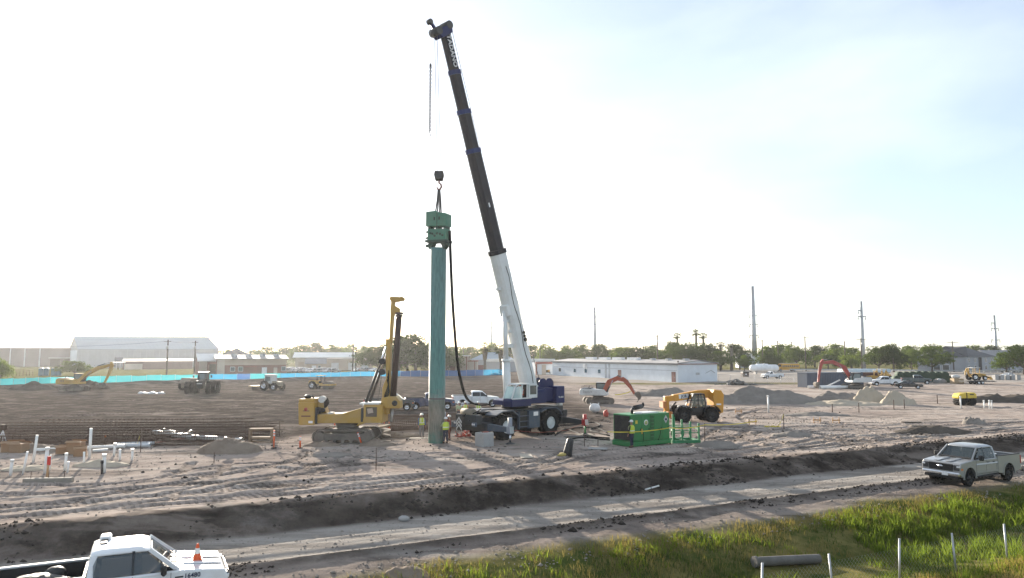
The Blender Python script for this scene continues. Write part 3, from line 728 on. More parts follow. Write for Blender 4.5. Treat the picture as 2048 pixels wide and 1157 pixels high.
a, b = D(1481, 733, 340), D(1530, 733, 345); gable(t, (a.x, a.y), (b.x, b.y), (2, 14), 4.4, 6.6, W_WHITE, R_WHITE, .4)

# shipping container
t = thing('shipping_container', 'dark slate-blue steel container behind the red excavator boom', 'container')
a, b = G(1614, 775.5), G(1727, 773); fr = Fr((a.x, a.y), (b.x, b.y)); BLUEC = pm('slate_blue_paint', (.085, .105, .14), .6, 0, .3, (.16, .14, .13), .8)
fblock(fr, 'shell', BLUEC, t, 0.03, fr.L - .03, -2.4, -.03, 0.05, 2.75)
for k in range(int(fr.L / .42)): fblock(fr, 'corrugation', BLUEC, t, .12 + k * .42, .32 + k * .42, -.03, .02, .15, 2.62)
for z in (.0, 2.66): fblock(fr, 'rail', BLUEC, t, 0, fr.L, -2.44, .03, z, z + .13)
for u in (0, fr.L - .14): fblock(fr, 'corner_post', BLUEC, t, u, u + .14, -.1, .05, .13, 2.66)

# ------------------------------------------------------------------ blue windscreen fence
FP = [(-40, 779, 763.5), (0, 777, 761), (50, 774.5, 758.5), (100, 772, 756), (200, 769.5, 755), (350, 765.5, 753), (420, 764, 751.5), (500, 763, 750), (560, 762, 749.5), (620, 760.5, 748), (700, 757.5, 746), (780, 755.5, 744.5), (860, 753.5, 742), (950, 752, 741), (1012, 750, 740)]
def clothmat(name, col, col2):
    m = pm(name, col, .8, 0, .35, col2, .25, var=.1); n = m.node_tree.nodes; l = m.node_tree.links.new; bs = n['Principled BSDF']; out = [x for x in n if x.type == 'OUTPUT_MATERIAL'][0]
    t = n.new('ShaderNodeBsdfTranslucent'); ms = n.new('ShaderNodeMixShader'); ms.inputs[0].default_value = .35; l(bs.inputs['Base Color'].links[0].from_socket, t.inputs['Color']); l(bs.outputs[0], ms.inputs[1]); l(t.outputs[0], ms.inputs[2]); l(ms.outputs[0], out.inputs['Surface']); return m
TEAL = clothmat('screen_teal', (.06, .38, .42), (.09, .29, .34))
CYAN = clothmat('screen_cyan', (.05, .29, .48), (.07, .23, .37))
BLUE = clothmat('screen_blue', (.06, .15, .34), (.07, .14, .26))
t = thing('privacy_screen_fence', 'long teal and blue fabric screen fence along the far side of the field', 'fence')
k = 0
for i in range(len(FP) - 1):
    (xa, ba, ta), (xb, bb, tb) = FP[i], FP[i + 1]; A_, B_ = G(xa, ba), G(xb, bb); Ln = (B_ - A_).length; nseg = max(1, round(Ln / 3.1))
    for j in range(nseg):
        q0, q1 = j / nseg, (j + 1) / nseg; a = A_.lerp(B_, q0); b = A_.lerp(B_, q1); a.z = b.z = 0
        h0 = 1.75 + random.uniform(-.07, .05); px = xa + (xb - xa) * q0
        mat = TEAL if px < 410 or 497 < px < 545 else (CYAN if px < 790 or px > 962 else BLUE)
        if 415 < px < 497: mat = BLUE if px > 470 else CYAN
        m = MB(); nsub = 5; vs = []; fs = []; nrm = Vector((-(b - a).y, (b - a).x, 0)).normalized()
        for s_ in range(nsub + 1):
            q = s_ / nsub; p = a.lerp(b, q); bulge = .22 * math.sin(math.pi * q) * random.uniform(.3, 1)
            for z, f in ((.0, .3), (.6, 1), (1.2, 1), (h0 - .09 * math.sin(math.pi * q) * random.uniform(.2, 1), 0)): vs.append(p + nrm * bulge * f + Vector((0, 0, z)))
        for s_ in range(nsub):
            for z in range(3): fs.append((s_ * 4 + z, s_ * 4 + z + 1, s_ * 4 + 5 + z, s_ * 4 + 4 + z))
        m.add(vs, fs, True); m.build('screen_panel', mat, t)
        m = MB(); m.cyl(a + nrm * -.06 + Vector((0, 0, -.4)), a + nrm * -.06 + Vector((0, 0, 1.85)), .035, n=6); m.build('post', STEEL_G, t); k += 1

# ------------------------------------------------------------------ poles
def wood_pole(px, top, base_py=None, d=None, label='', arm=1.2, xf=True, r=.25):
    p = GP(px, base_py) if base_py else D(px, HOR, d); p.z = 0
    h = D(px, top, p.y).z; t = thing('utility_pole', label, 'utility pole', p, random.uniform(-.3, .3), 'wooden utility poles')
    m = MB(); m.tube([(0, 0, -.5), (0, 0, h * .5), (0, 0, h)], [r, r * .85, r * .7], 8); m.build('pole', WOODP, t)
    if arm:
        m = MB(); m.box((0, -r, h - .5), (arm * 2, .1, .12)); c = m.build('crossarm', WOODP, t)
        for x in (-arm * .9, -arm * .45, arm * .45, arm * .9): m = MB(); m.cyl((x, -r, h - .44), (x, -r, h - .2), .05, .035, n=6); m.build('insulator', STEEL_G, c)
    if xf: m = MB(); m.cyl((.1, -r - .3, h - 2.6), (.1, -r - .3, h - 1.6), .26, n=10); m.build('transformer', STEEL_G, t)
    return p, h
WP = []
for a in ((333, 680, 754, None, 'utility pole with transformer in front of the arena wall', 1.0, True), (390, 682, None, 222, 'utility pole with transformer between arena and brick shed', 1.0, True),
          (706, 668, None, 235, 'tall bare wooden pole above the flat tan store', 0, False), (712, 696, None, 245, 'short bare pole just right of the tall bare pole', 0, False),
          (1315, 670, None, 230, 'pole standing behind the white building roof, near the tall palms', .9, True), (1357, 722, 764.5, None, 'short pole against the corner of the white building', 0, False),
          (1525, 680, None, 300, 'crossarm pole just right of the tallest power pole', 1.6, False), (1556, 682, None, 320, 'crossarm pole above the school bus roof', 1.6, False),
          (1584, 684, None, 335, 'crossarm pole right of the school bus', 1.6, False), (1611, 673, None, 275, 'tallest wooden crossarm pole left of the red excavator', 1.6, False),
          (1690, 683, None, 280, 'thin bare pole above the container', 0, False), (1723, 677, None, 265, 'wooden crossarm pole beside the second steel power pole', 1.8, True),
          (1906, 683, None, 262, 'crossarm pole in front of the grey apartment block', 1.8, False), (1080, 683, None, 300, 'pole with crossarm just right of the crane boom', .9, True),
          (927, 690, None, 300, 'short pole right of the big dark trees', 0, False)):
    WP.append(wood_pole(a[0], a[1], a[2], a[3], a[4], a[5], a[6]))
def mono(px, top, d, label, r, arms):
    p = D(px, HOR, d); p.z = 0; h = D(px, top, d).z; t = thing('steel_power_pole', label, 'power pole', p, .35, 'tall steel transmission poles')
    m = MB(); m.tube([(0, 0, -1), (0, 0, h * .4), (0, 0, h)], [r, r * .8, r * .5], 12); m.build('shaft', STEEL_G, t)
    for (ay, L_, sd) in arms:
        z = D(px, ay, d).z
        for s_ in ((-1, 1) if sd == 0 else (sd,)):
            m = MB(); m.tube([(0, 0, z), (s_ * L_, 0, z + .25)], [.32, .2], 6); c = m.build('arm', STEEL_G, t)
            m = MB(); m.cyl((s_ * L_, 0, z + .2), (s_ * L_, 0, z - 1.3), .2, n=6); m.build('insulator', pm('insulator_grey', (.35, .36, .37), .5), c)
    return p, h
MP = [mono(1509, 573, 345, 'tallest thick steel power pole behind the propane tank', 1.45, [(650, 2.4, 0), (672, 2.6, 0), (632, 2.2, 0)]),
      mono(1727, 603, 290, 'second tallest steel power pole behind the container yard', .85, [(622, 1.8, -1), (634, 2.0, 0)]),
      mono(1993, 631, 380, 'steel power pole rising behind the apartment roof at right', .95, [(647, 2.6, -1), (658, 2.6, 0), (681, 3.2, 0)]),
      mono(1190, 615, 430, 'steel power pole above the white building', 1.2, [(635, 1.5, 0), (650, 1.8, 0)]),
      mono(983, 642, 470, 'faint distant steel power pole left of the crane boom', .9, [(655, 1.2, 0)])]
def wire(p, q, z0, z1, sag, label, r=.022):
    m = MB(); P_ = []
    for k in range(17):
        s_ = k / 16; v = Vector((p[0], p[1], z0)).lerp(Vector((q[0], q[1], z1)), s_); v.z -= 4 * sag * s_ * (1 - s_); P_.append(v)
    m.tube(P_, r, 4); o = m.build('power_line', BLACKP); return tag(o, label, 'power line', 'overhead power lines')
wire(WP[6][0], WP[7][0], WP[6][1] - .3, WP[7][1] - .3, .4, 'wire between the crossarm poles left and above the school bus')
wire(WP[7][0], WP[8][0], WP[7][1] - .3, WP[8][1] - .3, .4, 'wire between the crossarm poles above and right of the bus')
wire(WP[9][0], WP[11][0], WP[9][1] - .3, WP[11][1] - .3, .7, 'wire from the tallest wooden pole to the pole beside the second steel pole')
wire(WP[11][0], WP[12][0], WP[11][1] - .3, WP[12][1] - .3, 1.0, 'wire from the second steel pole to the apartment block pole')
wire(WP[12][0], D(2140, 690, 262), WP[12][1] - .3, 9.5, .8, 'wire from the apartment block pole to the right edge')
wire(WP[0][0], WP[1][0], WP[0][1] - .4, WP[1][1] - .4, .3, 'wire between the two poles in front of the arena')
wire(D(-80, 688, 215), WP[0][0], 9, WP[0][1] - .4, 1.0, 'wire from the left edge to the arena pole')
wire(MP[0][0], MP[1][0], MP[0][1] - 14, MP[1][1] - 5, 3, 'high wire between the two tallest steel poles', .03)
wire(MP[1][0], MP[2][0], MP[1][1] - 6, MP[2][1] - 6, 4, 'high wire between the two right steel poles', .03)

# ------------------------------------------------------------------ trees in place
G1 = 'hazy trees behind the brick hall'; 
for i, (k, px, d, top, wd, lab) in enumerate(((4, 455, 345, 697, 8, 'small hazy tree right of the arena'), (0, 505, 420, 699, 12, 'low hazy tree above the gazebo tower'), (1, 535, 400, 693, 14, 'round hazy tree above the brick hall roof'), (3, 572, 430, 690, 18, 'wide hazy tree left of the open shed'),
        (1, 600, 380, 689, 15, 'hazy oak above the left end of the open shed'), (0, 632, 390, 683, 17, 'tallest hazy tree above the open shed'), (4, 664, 400, 686, 16, 'hazy tree right of the tallest hazy tree'), (2, 692, 470, 690, 20, 'pale far tree left of the tall bare pole'), (4, 728, 440, 689, 16, 'pale far tree right of the tall bare pole'), (1, 548, 330, 703, 9, 'short dark tree behind the brick hall'))):
    put_tree(k, px, d, top, lab, wd, G1)
for k, px, d, top, wd, lab in ((3, 762, 232, 684, 15, 'dark oak left of the green pile'), (0, 798, 226, 675, 18, 'big dark oak just left of the drill mast'), (0, 832, 222, 667, 19, 'tallest dark oak behind the green pile'), (3, 868, 230, 678, 16, 'dark oak right behind the green pile'), (0, 815, 240, 690, 20, 'low dark oak filling the gap behind the drill mast'), (3, 893, 236, 700, 9, 'small dark oak right of the pile')):
    put_tree(k, px, d, top, lab, wd, 'dark oaks behind the pile')
put_tree(1, 152, 208, 722, 'small round tree beside the portable toilets', 10, 'trees near the screen')
put_tree(2, 4, 152, 719, 'leafy tree cut by the left edge', 5, 'trees near the screen')
put_tree(PP_F, 970, 232, 686, 'thick palm left of the crane cylinder', 5.2, 'thick palms with dead fronds'); put_tree(PP_F, 1002, 228, 692, 'thick palm right beside the crane cylinder', 5, 'thick palms with dead fronds')
for k, px, d, top, wd, lab in ((1, 905, 380, 693, 14, 'low tree right of the green pile'), (4, 940, 400, 691, 16, 'tree left of the thick palms'), (2, 985, 430, 688, 18, 'far pale tree between the thick palms'), (0, 1030, 390, 692, 16, 'tree left of the crane boom base'), (1, 1062, 400, 690, 15, 'tree behind the crane boom'),
        (2, 1100, 340, 691, 14, 'light green tree right of the boom'), (2, 1135, 330, 693, 14, 'light green tree above the white building left end'), (4, 1165, 350, 686, 14, 'tree left of the lone steel pole'), (0, 1205, 345, 687, 15, 'tree right of the lone steel pole'), (1, 1240, 330, 694, 14, 'low tree above the white roof vents'),
        (3, 1272, 320, 689, 16, 'wide tree above the white building middle'), (4, 1305, 340, 688, 13, 'tree by the pole behind the white building'), (0, 1342, 300, 682, 13, 'dark tree left of the tall palms'), (3, 1372, 290, 680, 14, 'dark tree under the tall palms'), (3, 1410, 295, 681, 14, 'dark tree right under the tall palms'),
        (1, 1440, 280, 702, 9, 'dense low bush tree right of the white building'), (0, 1478, 300, 688, 13, 'dark tree left of the tallest power pole'), (2, 1488, 270, 712, 7, 'small light bush tree before the white store'), (4, 1535, 310, 690, 12, 'tree behind the propane tank'), (0, 1542, 275, 706, 9, 'dark low tree beside the school bus'),
        (4, 1562, 350, 686, 14, 'tree above the school bus'), (2, 1592, 330, 692, 14, 'light green tree right of the school bus'), (0, 1628, 350, 690, 15, 'tree left above the red boom'), (2, 1655, 310, 702, 12, 'round light green tree behind the red boom'), (4, 1668, 390, 686, 16, 'far tree behind the light green tree'), (1, 1702, 320, 695, 13, 'tree left of the second steel pole'), (2, 1700, 280, 712, 9, 'light low tree above the container'), (2, 1722, 300, 704, 8, 'light low tree beside the second steel pole'),
        (3, 1755, 262, 688, 11, 'dark oak right of the second steel pole'), (0, 1785, 258, 687, 11, 'dark oak left of the apartment block'), (2, 1822, 300, 700, 10, 'light tree between the two dark oaks'), (4, 1818, 340, 689, 13, 'far tree left of the apartment block'), (1, 1862, 245, 692, 13, 'spreading oak in front of the apartment wing'), (3, 1868, 330, 684, 14, 'tall tree behind the apartment roof'),
        (4, 1945, 340, 688, 14, 'tree behind the apartment ridge'), (0, 1975, 360, 690, 14, 'far tree right of the apartment ridge'), (1, 2010, 235, 704, 9, 'small oak near the right edge'), (3, 2044, 225, 684, 12, 'oak cut by the right edge'), (0, 2035, 330, 690, 12, 'far tree at the right edge')):
    put_tree(k, px, d, top, lab, wd, 'trees along the horizon')
for px, top, d, lab in ((1392, 661, 310, 'tallest fan palm behind the white building'), (1355, 668, 320, 'leftmost tall fan palm behind the white building'), (1407, 668, 300, 'tall fan palm just right of the tallest one'), (1440, 686, 290, 'short fan palm right of the white building'), (1462, 689, 285, 'fan palm left of the tallest power pole')):
    put_tree(PP_T, px, d, top, lab, 5.2, 'tall fan palms')
# far wood: one mass
rnd = random.Random(55); fw = MB(); lob = []
for k in range(170):
    px = 440 + k * 10 + rnd.uniform(-8, 8); d = rnd.uniform(400, 560); top = rnd.uniform(693, 701) - (4 if 600 < px < 760 else 0); p = D(px, top, d); lob.append(((p.x, d, p.z * .5), (rnd.uniform(7, 12), 5, p.z * .52)))
leaf_cloud(fw, lob, 24000, .8, rnd); me = bpy.data.meshes.new('far_wood'); me.from_pydata(fw.v, [], fw.f); me.materials.append(LEAF_B)
tag(obj('far_wood', me), 'hazy belt of distant woodland along the horizon', 'woodland', kind='stuff')

# ------------------------------------------------------------------ vehicles
def bev(o, w=.03, seg=2, sm=False):
    if sm: o.data.polygons.foreach_set('use_smooth', [True] * len(o.data.polygons))
    b = o.modifiers.new('bevel', 'BEVEL'); b.width = w; b.segments = seg; b.limit_method = 'ANGLE'; b.angle_limit = R(28); b.harden_normals = sm
    return o
def paint(name, col, metal=0., rough=.32, dirt=.3): return pm(name, col, rough, metal, dirt, (.30, .265, .23), 1.6, var=.04, spec=.5, coat=.5)
def wheel(par, x, y, r, w_, rimmat=None, side=1, lugs=0, name='wheel', rim=.62, n=24):
    m = MB(); k = .86
    m.lathe([(r * rim, -w_ / 2 * .9), (r * k, -w_ / 2), (r, -w_ / 2 * .72), (r, w_ / 2 * .72), (r * k, w_ / 2), (r * rim, w_ / 2 * .9)], (0, 0, 0), 'y', n, False, False)
    for i in range(lugs):
        a = 2 * math.pi * i / lugs
        for s_ in (-1, 1):
            a2 = a + (math.pi / lugs if s_ > 0 else 0); c, s2 = math.cos(a2), math.sin(a2); c3, s3 = math.cos(a2 + .22), math.sin(a2 + .22); q = r * 1.05
            m.bar((r * .99 * c, s_ * .02, r * .99 * s2), (r * .97 * c3, s_ * w_ * .5, r * .97 * s3), r * .11, r * .14, up=(c, 0, s2))
    o = m.build(name, BLACKR, par, (x, y, r))
    m = MB(); e = side * w_ * .5
    m.lathe([(r * rim * .98, e * .86), (r * rim * .9, e * .55), (r * .32, e * .45), (r * .28, e * .72), (r * .12, e * .8), (.001, e * .8)], (0, 0, 0), 'y', 18, True, False)
    for i in range(6):
        a = 2 * math.pi * i / 6; m.bar((r * .25 * math.cos(a), e * .62, r * .25 * math.sin(a)), (r * rim * .95 * math.cos(a), e * .75, r * rim * .95 * math.sin(a)), r * .13, r * .06, up=(0, 1, 0))
    m.build('rim', rimmat or CHROME, o)
    return o
def arch(cx, cz, r, a0=0, a1=math.pi, n=10): return [(cx + r * math.cos(a0 + (a1 - a0) * k / n), cz + r * math.sin(a0 + (a1 - a0) * k / n)) for k in range(n + 1)]
def text_mesh(s, size, mat, par, M, name='lettering', ext=.004, bold=0.0):
    cu = bpy.data.curves.new(name, 'FONT'); cu.body = s; cu.size = size; cu.extrude = ext; cu.offset = bold; cu.align_x = 'CENTER'; cu.align_y = 'CENTER'; cu.resolution_u = 2
    to = bpy.data.objects.new(name, cu); C.objects.link(to); dg = bpy.context.evaluated_depsgraph_get(); me = bpy.data.meshes.new_from_object(to.evaluated_get(dg)); bpy.data.objects.remove(to)
    me.materials.clear(); me.materials.append(mat); o = obj(name, me, par); o.matrix_local = M; return o
def face_m(c, xdir, zdir):
    """matrix that puts text (x right, y up) on a plane with given right and up vectors"""
    x = Vector(xdir).normalized(); y = Vector(zdir).normalized(); z = x.cross(y); m = Matrix((x, y, z)).transposed().to_4x4(); m.translation = Vector(c); return m

def pickup(name, label, loc, rz, col, L_=5.9, W=2.0, hi=0, light='old', group=None, single=False, matname=None, rimmat=None, sc=1.0, roll=0):
    """x forward, near side decided by rz; hi = close-up detail"""
    P = paint(matname or ('paint_' + name + '_%d' % len(MATS)), col, *( (0.3, .3) if light == 'metal' else (0., .3)))
    t = thing(name, label, 'pickup', loc, rz, group, sc=sc)
    h = W / 2; wr = .41; fx, rx = 1.78, -1.80; x0, x1 = -2.95, 2.62; belt = 1.26; cabr = -.75
    # lower front body with cab
    prof = [(cabr, .5)] + [(1.2, .46)] + arch(fx, .43, .52, math.pi, 0)[0:] + [(x1 - .10, .50), (x1, .62), (x1, .98), (x1 - .10, 1.16), (x1 - .6, 1.215), (1.42, 1.27), (1.3, belt), (cabr, belt)]
    m = MB(); m.prism(prof, -h, h, 'y'); bev(m.build('body', P, t), .075, 4, True)
    if hi:
        m = MB()
        for s_ in (-1, 1): m.prism([(1.5, 1.262), (2.5, 1.19), (2.47, 1.205), (1.52, 1.30)], s_ * .3 - .16, s_ * .3 + .16, 'y', .015, .05)
        m.build('hood_bulge', P, t)
    # bed
    bh = 1.33
    for s_ in (-1, 1):
        pr = [(x0 + .06, .55)] + arch(rx, .43, .53, math.pi, 0) + [(cabr - .03, .5), (cabr - .03, bh), (x0, bh), (x0, .75)]
        m = MB(); y1 = s_ * h; y2 = s_ * (h - .10); m.prism(pr, min(y1, y2), max(y1, y2), 'y', .02, .03); m.build('bed_side', P, t)
        m = MB(); m.box(((x0 + cabr) / 2, s_ * (h - .06), bh + .012), (cabr - x0 - .1, .13, .04), .01); m.build('bed_rail', BLACKP if light != 'white' else pm('rail_white', (.7, .71, .72), .4), t)
    m = MB(); m.box(((x0 + cabr) / 2, 0, .78), (cabr - x0, W - .2, .06)); m.box((cabr - .06, 0, 1.05), (.06, W - .2, .54)); 
    for s_ in (-1, 1): m.box((rx, s_ * (h - .27), .95), (1.0, .3, .34), .04); m.box(((x0 + cabr) / 2, s_ * (h - .125), 1.04), (cabr - x0 - .12, .03, .54))
    m.build('bed_liner', BLACKP, t)
    m = MB(); m.box((x0 + .03, 0, 1.03), (.07, W - .22, .58), .02); m.build('tailgate', P, t)
    # cab: lofted greenhouse
    def ring(z, xa, xb, yy, c): return [(xa, -yy + c, z), (xa + c, -yy, z), (xb - c, -yy, z), (xb, -yy + c * 1.6, z), (xb, yy - c * 1.6, z), (xb - c, yy, z), (xa + c, yy, z), (xa, yy - c, z)]
    B0, B1, T0, T1 = cabr, 1.37, cabr + .06, .68; yb, yt = h - .05, h - .22; zt = 1.86
    if single: B0 = cabr + .75; T0 = B0 + .05
    if hi:
        m = MB(); m.loft([ring(zt - .09, T0 - .01, T1 + .04, yt + .02, .10), ring(zt - .03, T0, T1, yt + .015, .10), ring(zt + .01, T0 + .05, T1 - .10, yt - .05, .12), ring(zt + .05, T0 + .2, T1 - .35, yt - .22, .12)]); bev(m.build('roof', P, t), .03, 3, True)
        for s_ in (-1, 1):
            m = MB(); m.bar((B1 + .02, s_ * (yb - .05), belt - .02), (T1, s_ * (yt - .03), zt - .05), .07, .1); m.build('pillar', P, t)
            m = MB(); m.bar((.30, s_ * (yb - .02), belt - .02), (.30, s_ * (yt - .005), zt - .05), .05, .07, up=(1, 0, 0)); m.build('pillar', BLACKP, t)
            m = MB(); q_ = lambda x, z, o: (x, s_ * ((yb if z < 1.5 else yt + .01) + o), z); m.loft([[q_(B0, belt - .02, o), q_(B0 + .15, belt - .02, o), q_(T0 + .17, zt - .05, o), q_(T0, zt - .05, o)] for o in (-.06, .0)]); m.build('pillar', P, t)
            for x in (.62, -.35): m = MB(); m.box((x - .2, s_ * .42, 1.32), (.16, .5, .34), .05, (0, -.15, 0)); m.box((x - .24, s_ * .42, 1.58), (.09, .26, .18), .04); m.build('seat', pm('seat_grey', (.10, .10, .105), .8), t)
        m = MB(); m.box(((B0 + B1) / 2 + .02, 0, belt + .004), (B1 - B0 - .1, W - .14, .012)); m.build('cabin_floor', pm('cabin_dark', (.025, .025, .027), .9), t)
        m = MB(); m.box((B1 - .2, 0, 1.29), (.4, W - .3, .1), .04); m.tube([(.95 + .05 * math.cos(a) , .42 + .19 * math.cos(a), 1.36 + .17 * math.sin(a)) for a in [2 * math.pi * k / 14 for k in range(15)]], .018, 5, False); m.build('dashboard', BLACKP, t)
    else:
        m = MB(); m.loft([ring(belt - .05, B0, B1, yb, .08), ring(zt - .06, T0, T1, yt + .015, .10), ring(zt, T0 + .05, T1 - .10, yt - .05, .12), ring(zt + .05, T0 + .2, T1 - .35, yt - .22, .12)])
        cabo = bev(m.build('cab', P, t), .06, 3, True)
    # window glass on sloped faces
    zb_, zt_ = belt + .02, zt - .10
    def sidept(x, z, s_, off=.012):
        q = (z - belt + .05) / (zt - .01 - belt); y = yb + (yt + .015 - yb) * q; return (x, s_ * (y + off), z)
    def xf(z, off=0): q = (z - belt + .05) / (zt - .01 - belt); return B1 + (T1 - B1) * q + off
    def xr(z): q = (z - belt + .05) / (zt - .01 - belt); return B0 + (T0 - B0) * q
    gl = pm('truck_glass', (.010, .013, .015), .08, 0, .1, (.12, .11, .1), 1.5, var=.05, spec=.45) if not hi else clear('truck_tinted_glass', (.04, .055, .06), .6)
    xm = .30 if not single else .2
    for s_ in (-1, 1):
        wins = [[(xm + .02, zb_), (xf(zb_) - .34, zb_), (xf(zb_) - .22, zb_ + .07), (xf(zt_) - .12, zt_), (xm + .02, zt_)]]
        if not single: wins.append([(xr(zb_) + .15, zb_), (xm - .02, zb_), (xm - .02, zt_), (xr(zt_) + .16, zt_), (xr(zb_) + .13, zb_ + .3)])
        for wn in wins:
            a = [sidept(x, z, s_, .014) for x, z in wn]; b = [sidept(x, z, s_, -.02) for x, z in wn]; m = MB(); m.loft([b, a]); m.build('side_window', gl, t)
        if hi or not single:
            m = MB()
            for xs in ([xm, cabr + .12, 1.2] if not single else [1.2, .2]):
                m.box((xs, s_ * (h + .001), .92), (.012, .006, .62))
            m.box(((cabr + 1.2) / 2, s_ * (h + .001), .56), (1.2 - cabr, .006, .014)); m.build('door_seam', DARKM, t)
            for xs in ([xm - .2, cabr + .32] if not single else [xm - .2]):
                m = MB(); m.box((xs + .05, s_ * (h + .02), 1.10), (.2, .035, .04), .01); m.build('door_handle', BLACKP if light == 'metal' else P, t)
        m = MB(); m.box((1.02, s_ * (h + .17), 1.36), (.14, .26, .27), .05); m.bar((1.04, s_ * (h - .06), 1.30), (1.02, s_ * (h + .1), 1.34), .05); m.build('mirror', BLACKP, t)
        # flares
        for cx in (fx, rx):
            m = MB(); A_ = arch(cx, .43, .50, R(-8), R(188), 14); B_ = arch(cx, .43, .575, R(-8), R(188), 14)
            y1, y2 = s_ * (h - .05), s_ * (h + .018)
            m.loft([[(p[0], y1, p[1]), (p[0], y2, p[1]), (q[0], y2, q[1]), (q[0], y1, q[1])] for p, q in zip(A_, B_)]); m.build('wheel_arch', P, t)
        m = MB(); m.box((fx, s_ * (h - .42), .62), (1.0, .5, .5)); m.box((rx, s_ * (h - .42), .56), (1.0, .5, .4)); m.build('wheel_well', DARKM, t)
        for cx in (fx, rx): wheel(t, cx, s_ * (h - .15), wr, .28, rimmat, s_, 0)
        m = MB(); m.prism([(s_ * (h - .01), .99), (s_ * (h + .022), 1.0), (s_ * (h + .004), 1.07), (s_ * (h - .01), 1.08)], cabr + .02, 1.2, 'x'); m.prism([(s_ * (h - .02), .50), (s_ * (h + .012), .60), (s_ * (h + .012), .66), (s_ * (h - .01), .67)], cabr + .02, 1.15, 'x'); m.build('door_crease', P, t)
        # lamps
        m = MB(); m.box((x1 - .10, s_ * (h - .19), .92), (.24, .34, .30), .04); hl = m.build('headlight', pm('headlight_dark', (.05, .05, .055), .2, 0, .1), t)
        m = MB(); m.box((x1 - .09, s_ * (h - .10), .98), (.24, .18, .10), .02); m.build('lamp_lens', LAMPW, hl)
        m = MB(); m.box((x1 - .16, s_ * (h - .055), .86), (.2, .12, .12), .02); m.build('marker_lens', AMBER, hl)
        m = MB(); m.box((x0 + .02, s_ * (h - .07), 1.05), (.12, .16, .44), .02); m.build('tail_light', RED_L, t)
        m = MB(); m.box(((cabr + 1.2) / 2, s_ * (h - .03), .44), (1.9, .16, .06), .02); m.build('side_step', BLACKP, t)
    # windscreen and rear window
    z0_, z1_ = belt + .03, zt - .10; m = MB(); yy0, yy1 = yb - .17, yt - .12
    f = lambda z, o: xf(z) + o
    m.loft([[(f(z0_, -.02), -yy0, z0_), (f(z0_, -.02), yy0, z0_), (f(z1_, -.02), yy1, z1_), (f(z1_, -.02), -yy1, z1_)], [(f(z0_, .018), -yy0, z0_), (f(z0_, .018), yy0, z0_), (f(z1_, .018), yy1, z1_), (f(z1_, .018), -yy1, z1_)]]); m.build('windscreen', gl, t)
    m = MB(); g = lambda z, o: xr(z) + o
    m.loft([[(g(z0_ + .1, .02), -yy0 + .1, z0_ + .1), (g(z0_ + .1, .02), yy0 - .1, z0_ + .1), (g(z1_, .02), yy1, z1_), (g(z1_, .02), -yy1, z1_)], [(g(z0_ + .1, -.018), -yy0 + .1, z0_ + .1), (g(z0_ + .1, -.018), yy0 - .1, z0_ + .1), (g(z1_, -.018), yy1, z1_), (g(z1_, -.018), -yy1, z1_)]]); m.build('rear_window', gl, t)
    # nose
    m = MB(); m.box((x1 + .0, 0, .92), (.06, W - .72, .34), .02); gr = m.build('grille', BLACKP, t)
    for z in (.82, .92, 1.02): mm = MB(); mm.box((x1 + .035, 0, z), (.02, W - .76, .035)); mm.build('grille_bar', BLACKP if light == 'metal' else pm('grille_grey', (.25, .25, .26), .4), gr)
    m = MB(); m.lathe([(.001, .05), (.1, .05), (.1, .0)], (x1 + .02, 0, .95), 'x', 16); mm = m.build('badge', CHROME, gr); mm.scale = (1, 1.35, .62); mm.location = (0, 0, .95 - .95 * .62)
    m = MB(); m.box((x1 - .02, 0, .60), (.22, W - .02, .20), .06); m.build('front_bumper', CHROME if light == 'metal' else P, t)
    m = MB(); m.box((x1 - .04, 0, .44), (.18, W - .2, .14), .04); m.build('air_dam', BLACKP, t)
    m = MB(); m.box((x1 + .095, -.12 if light != 'metal' else .25, .60), (.012, .32, .16)); m.build('number_plate', LAMPW, t)
    m = MB(); m.box((x0 - .08, 0, .58), (.2, W - .1, .18), .05); m.build('rear_bumper', CHROME, t)
    m = MB(); m.box((0, 0, .42), (5.2, 1.2, .14)); m.build('chassis', DARKM, t)
    return t
U_ANG = math.atan2(.454, .891)
def road_loc(c, zoff=0): return (c[0], c[1], gh(c[0], c[1]) + zoff)
LOGO_D = pm('decal_navy', (.02, .03, .07), .5, dirt=.05)

# -- white pickup at bottom left
wt = pickup('pickup_truck', 'white crew-cab pickup numbered 16480 with a cone on its bonnet', (-10.35, 19.38, gh(-10.35, 19.38) + .02), U_ANG, (.74, .76, .78), hi=1, light='white', matname='paint_white_fleet', rimmat=BLACKP, sc=(.98, 1.02, 1.02))
text_mesh('16480', .16, LOGO_D, wt, face_m((1.72, -1.012, 1.10), (1, 0, 0), (0, 0, 1)), 'number_lettering', .003, .004)
m = MB(); m.box((1.40, -1.008, 1.10), (.2, .012, .035)); m.prism([(1.36, .80), (1.42, .80), (1.48, 1.06), (1.38, 1.06)], -1.014, -1.002); m.build('fender_vent', BLACKP, wt)
m = MB(); m.box((-.40, .55, 1.94), (.28, .42, .13), .04); m.box((-.44, .55, 1.87), (.2, .3, .08)); m.build('roof_beacon', WHITE_P, wt); m = MB(); m.box((-.42, .15, 1.915), (.18, .5, .05), .02); m.build('third_brake_lamp', BLACKP, wt)
for s_ in (-.25, .25): m = MB(); m.bar((1.5, s_ - .35, 1.31), (1.2, s_ + .25, 1.42), .02, .03); m.build('wiper', BLACKP, wt)
def on(root, name, label, cat, local, group=None):
    bpy.context.view_layer.update(); M = root.matrix_world; p = M @ Vector(local); return thing(name, label, cat, p, root.rotation_euler[2], group)
t = on(wt, 'traffic_cone', 'orange and white traffic cone standing on the white pickup bonnet', 'traffic cone', (1.88, -.15, 1.262))
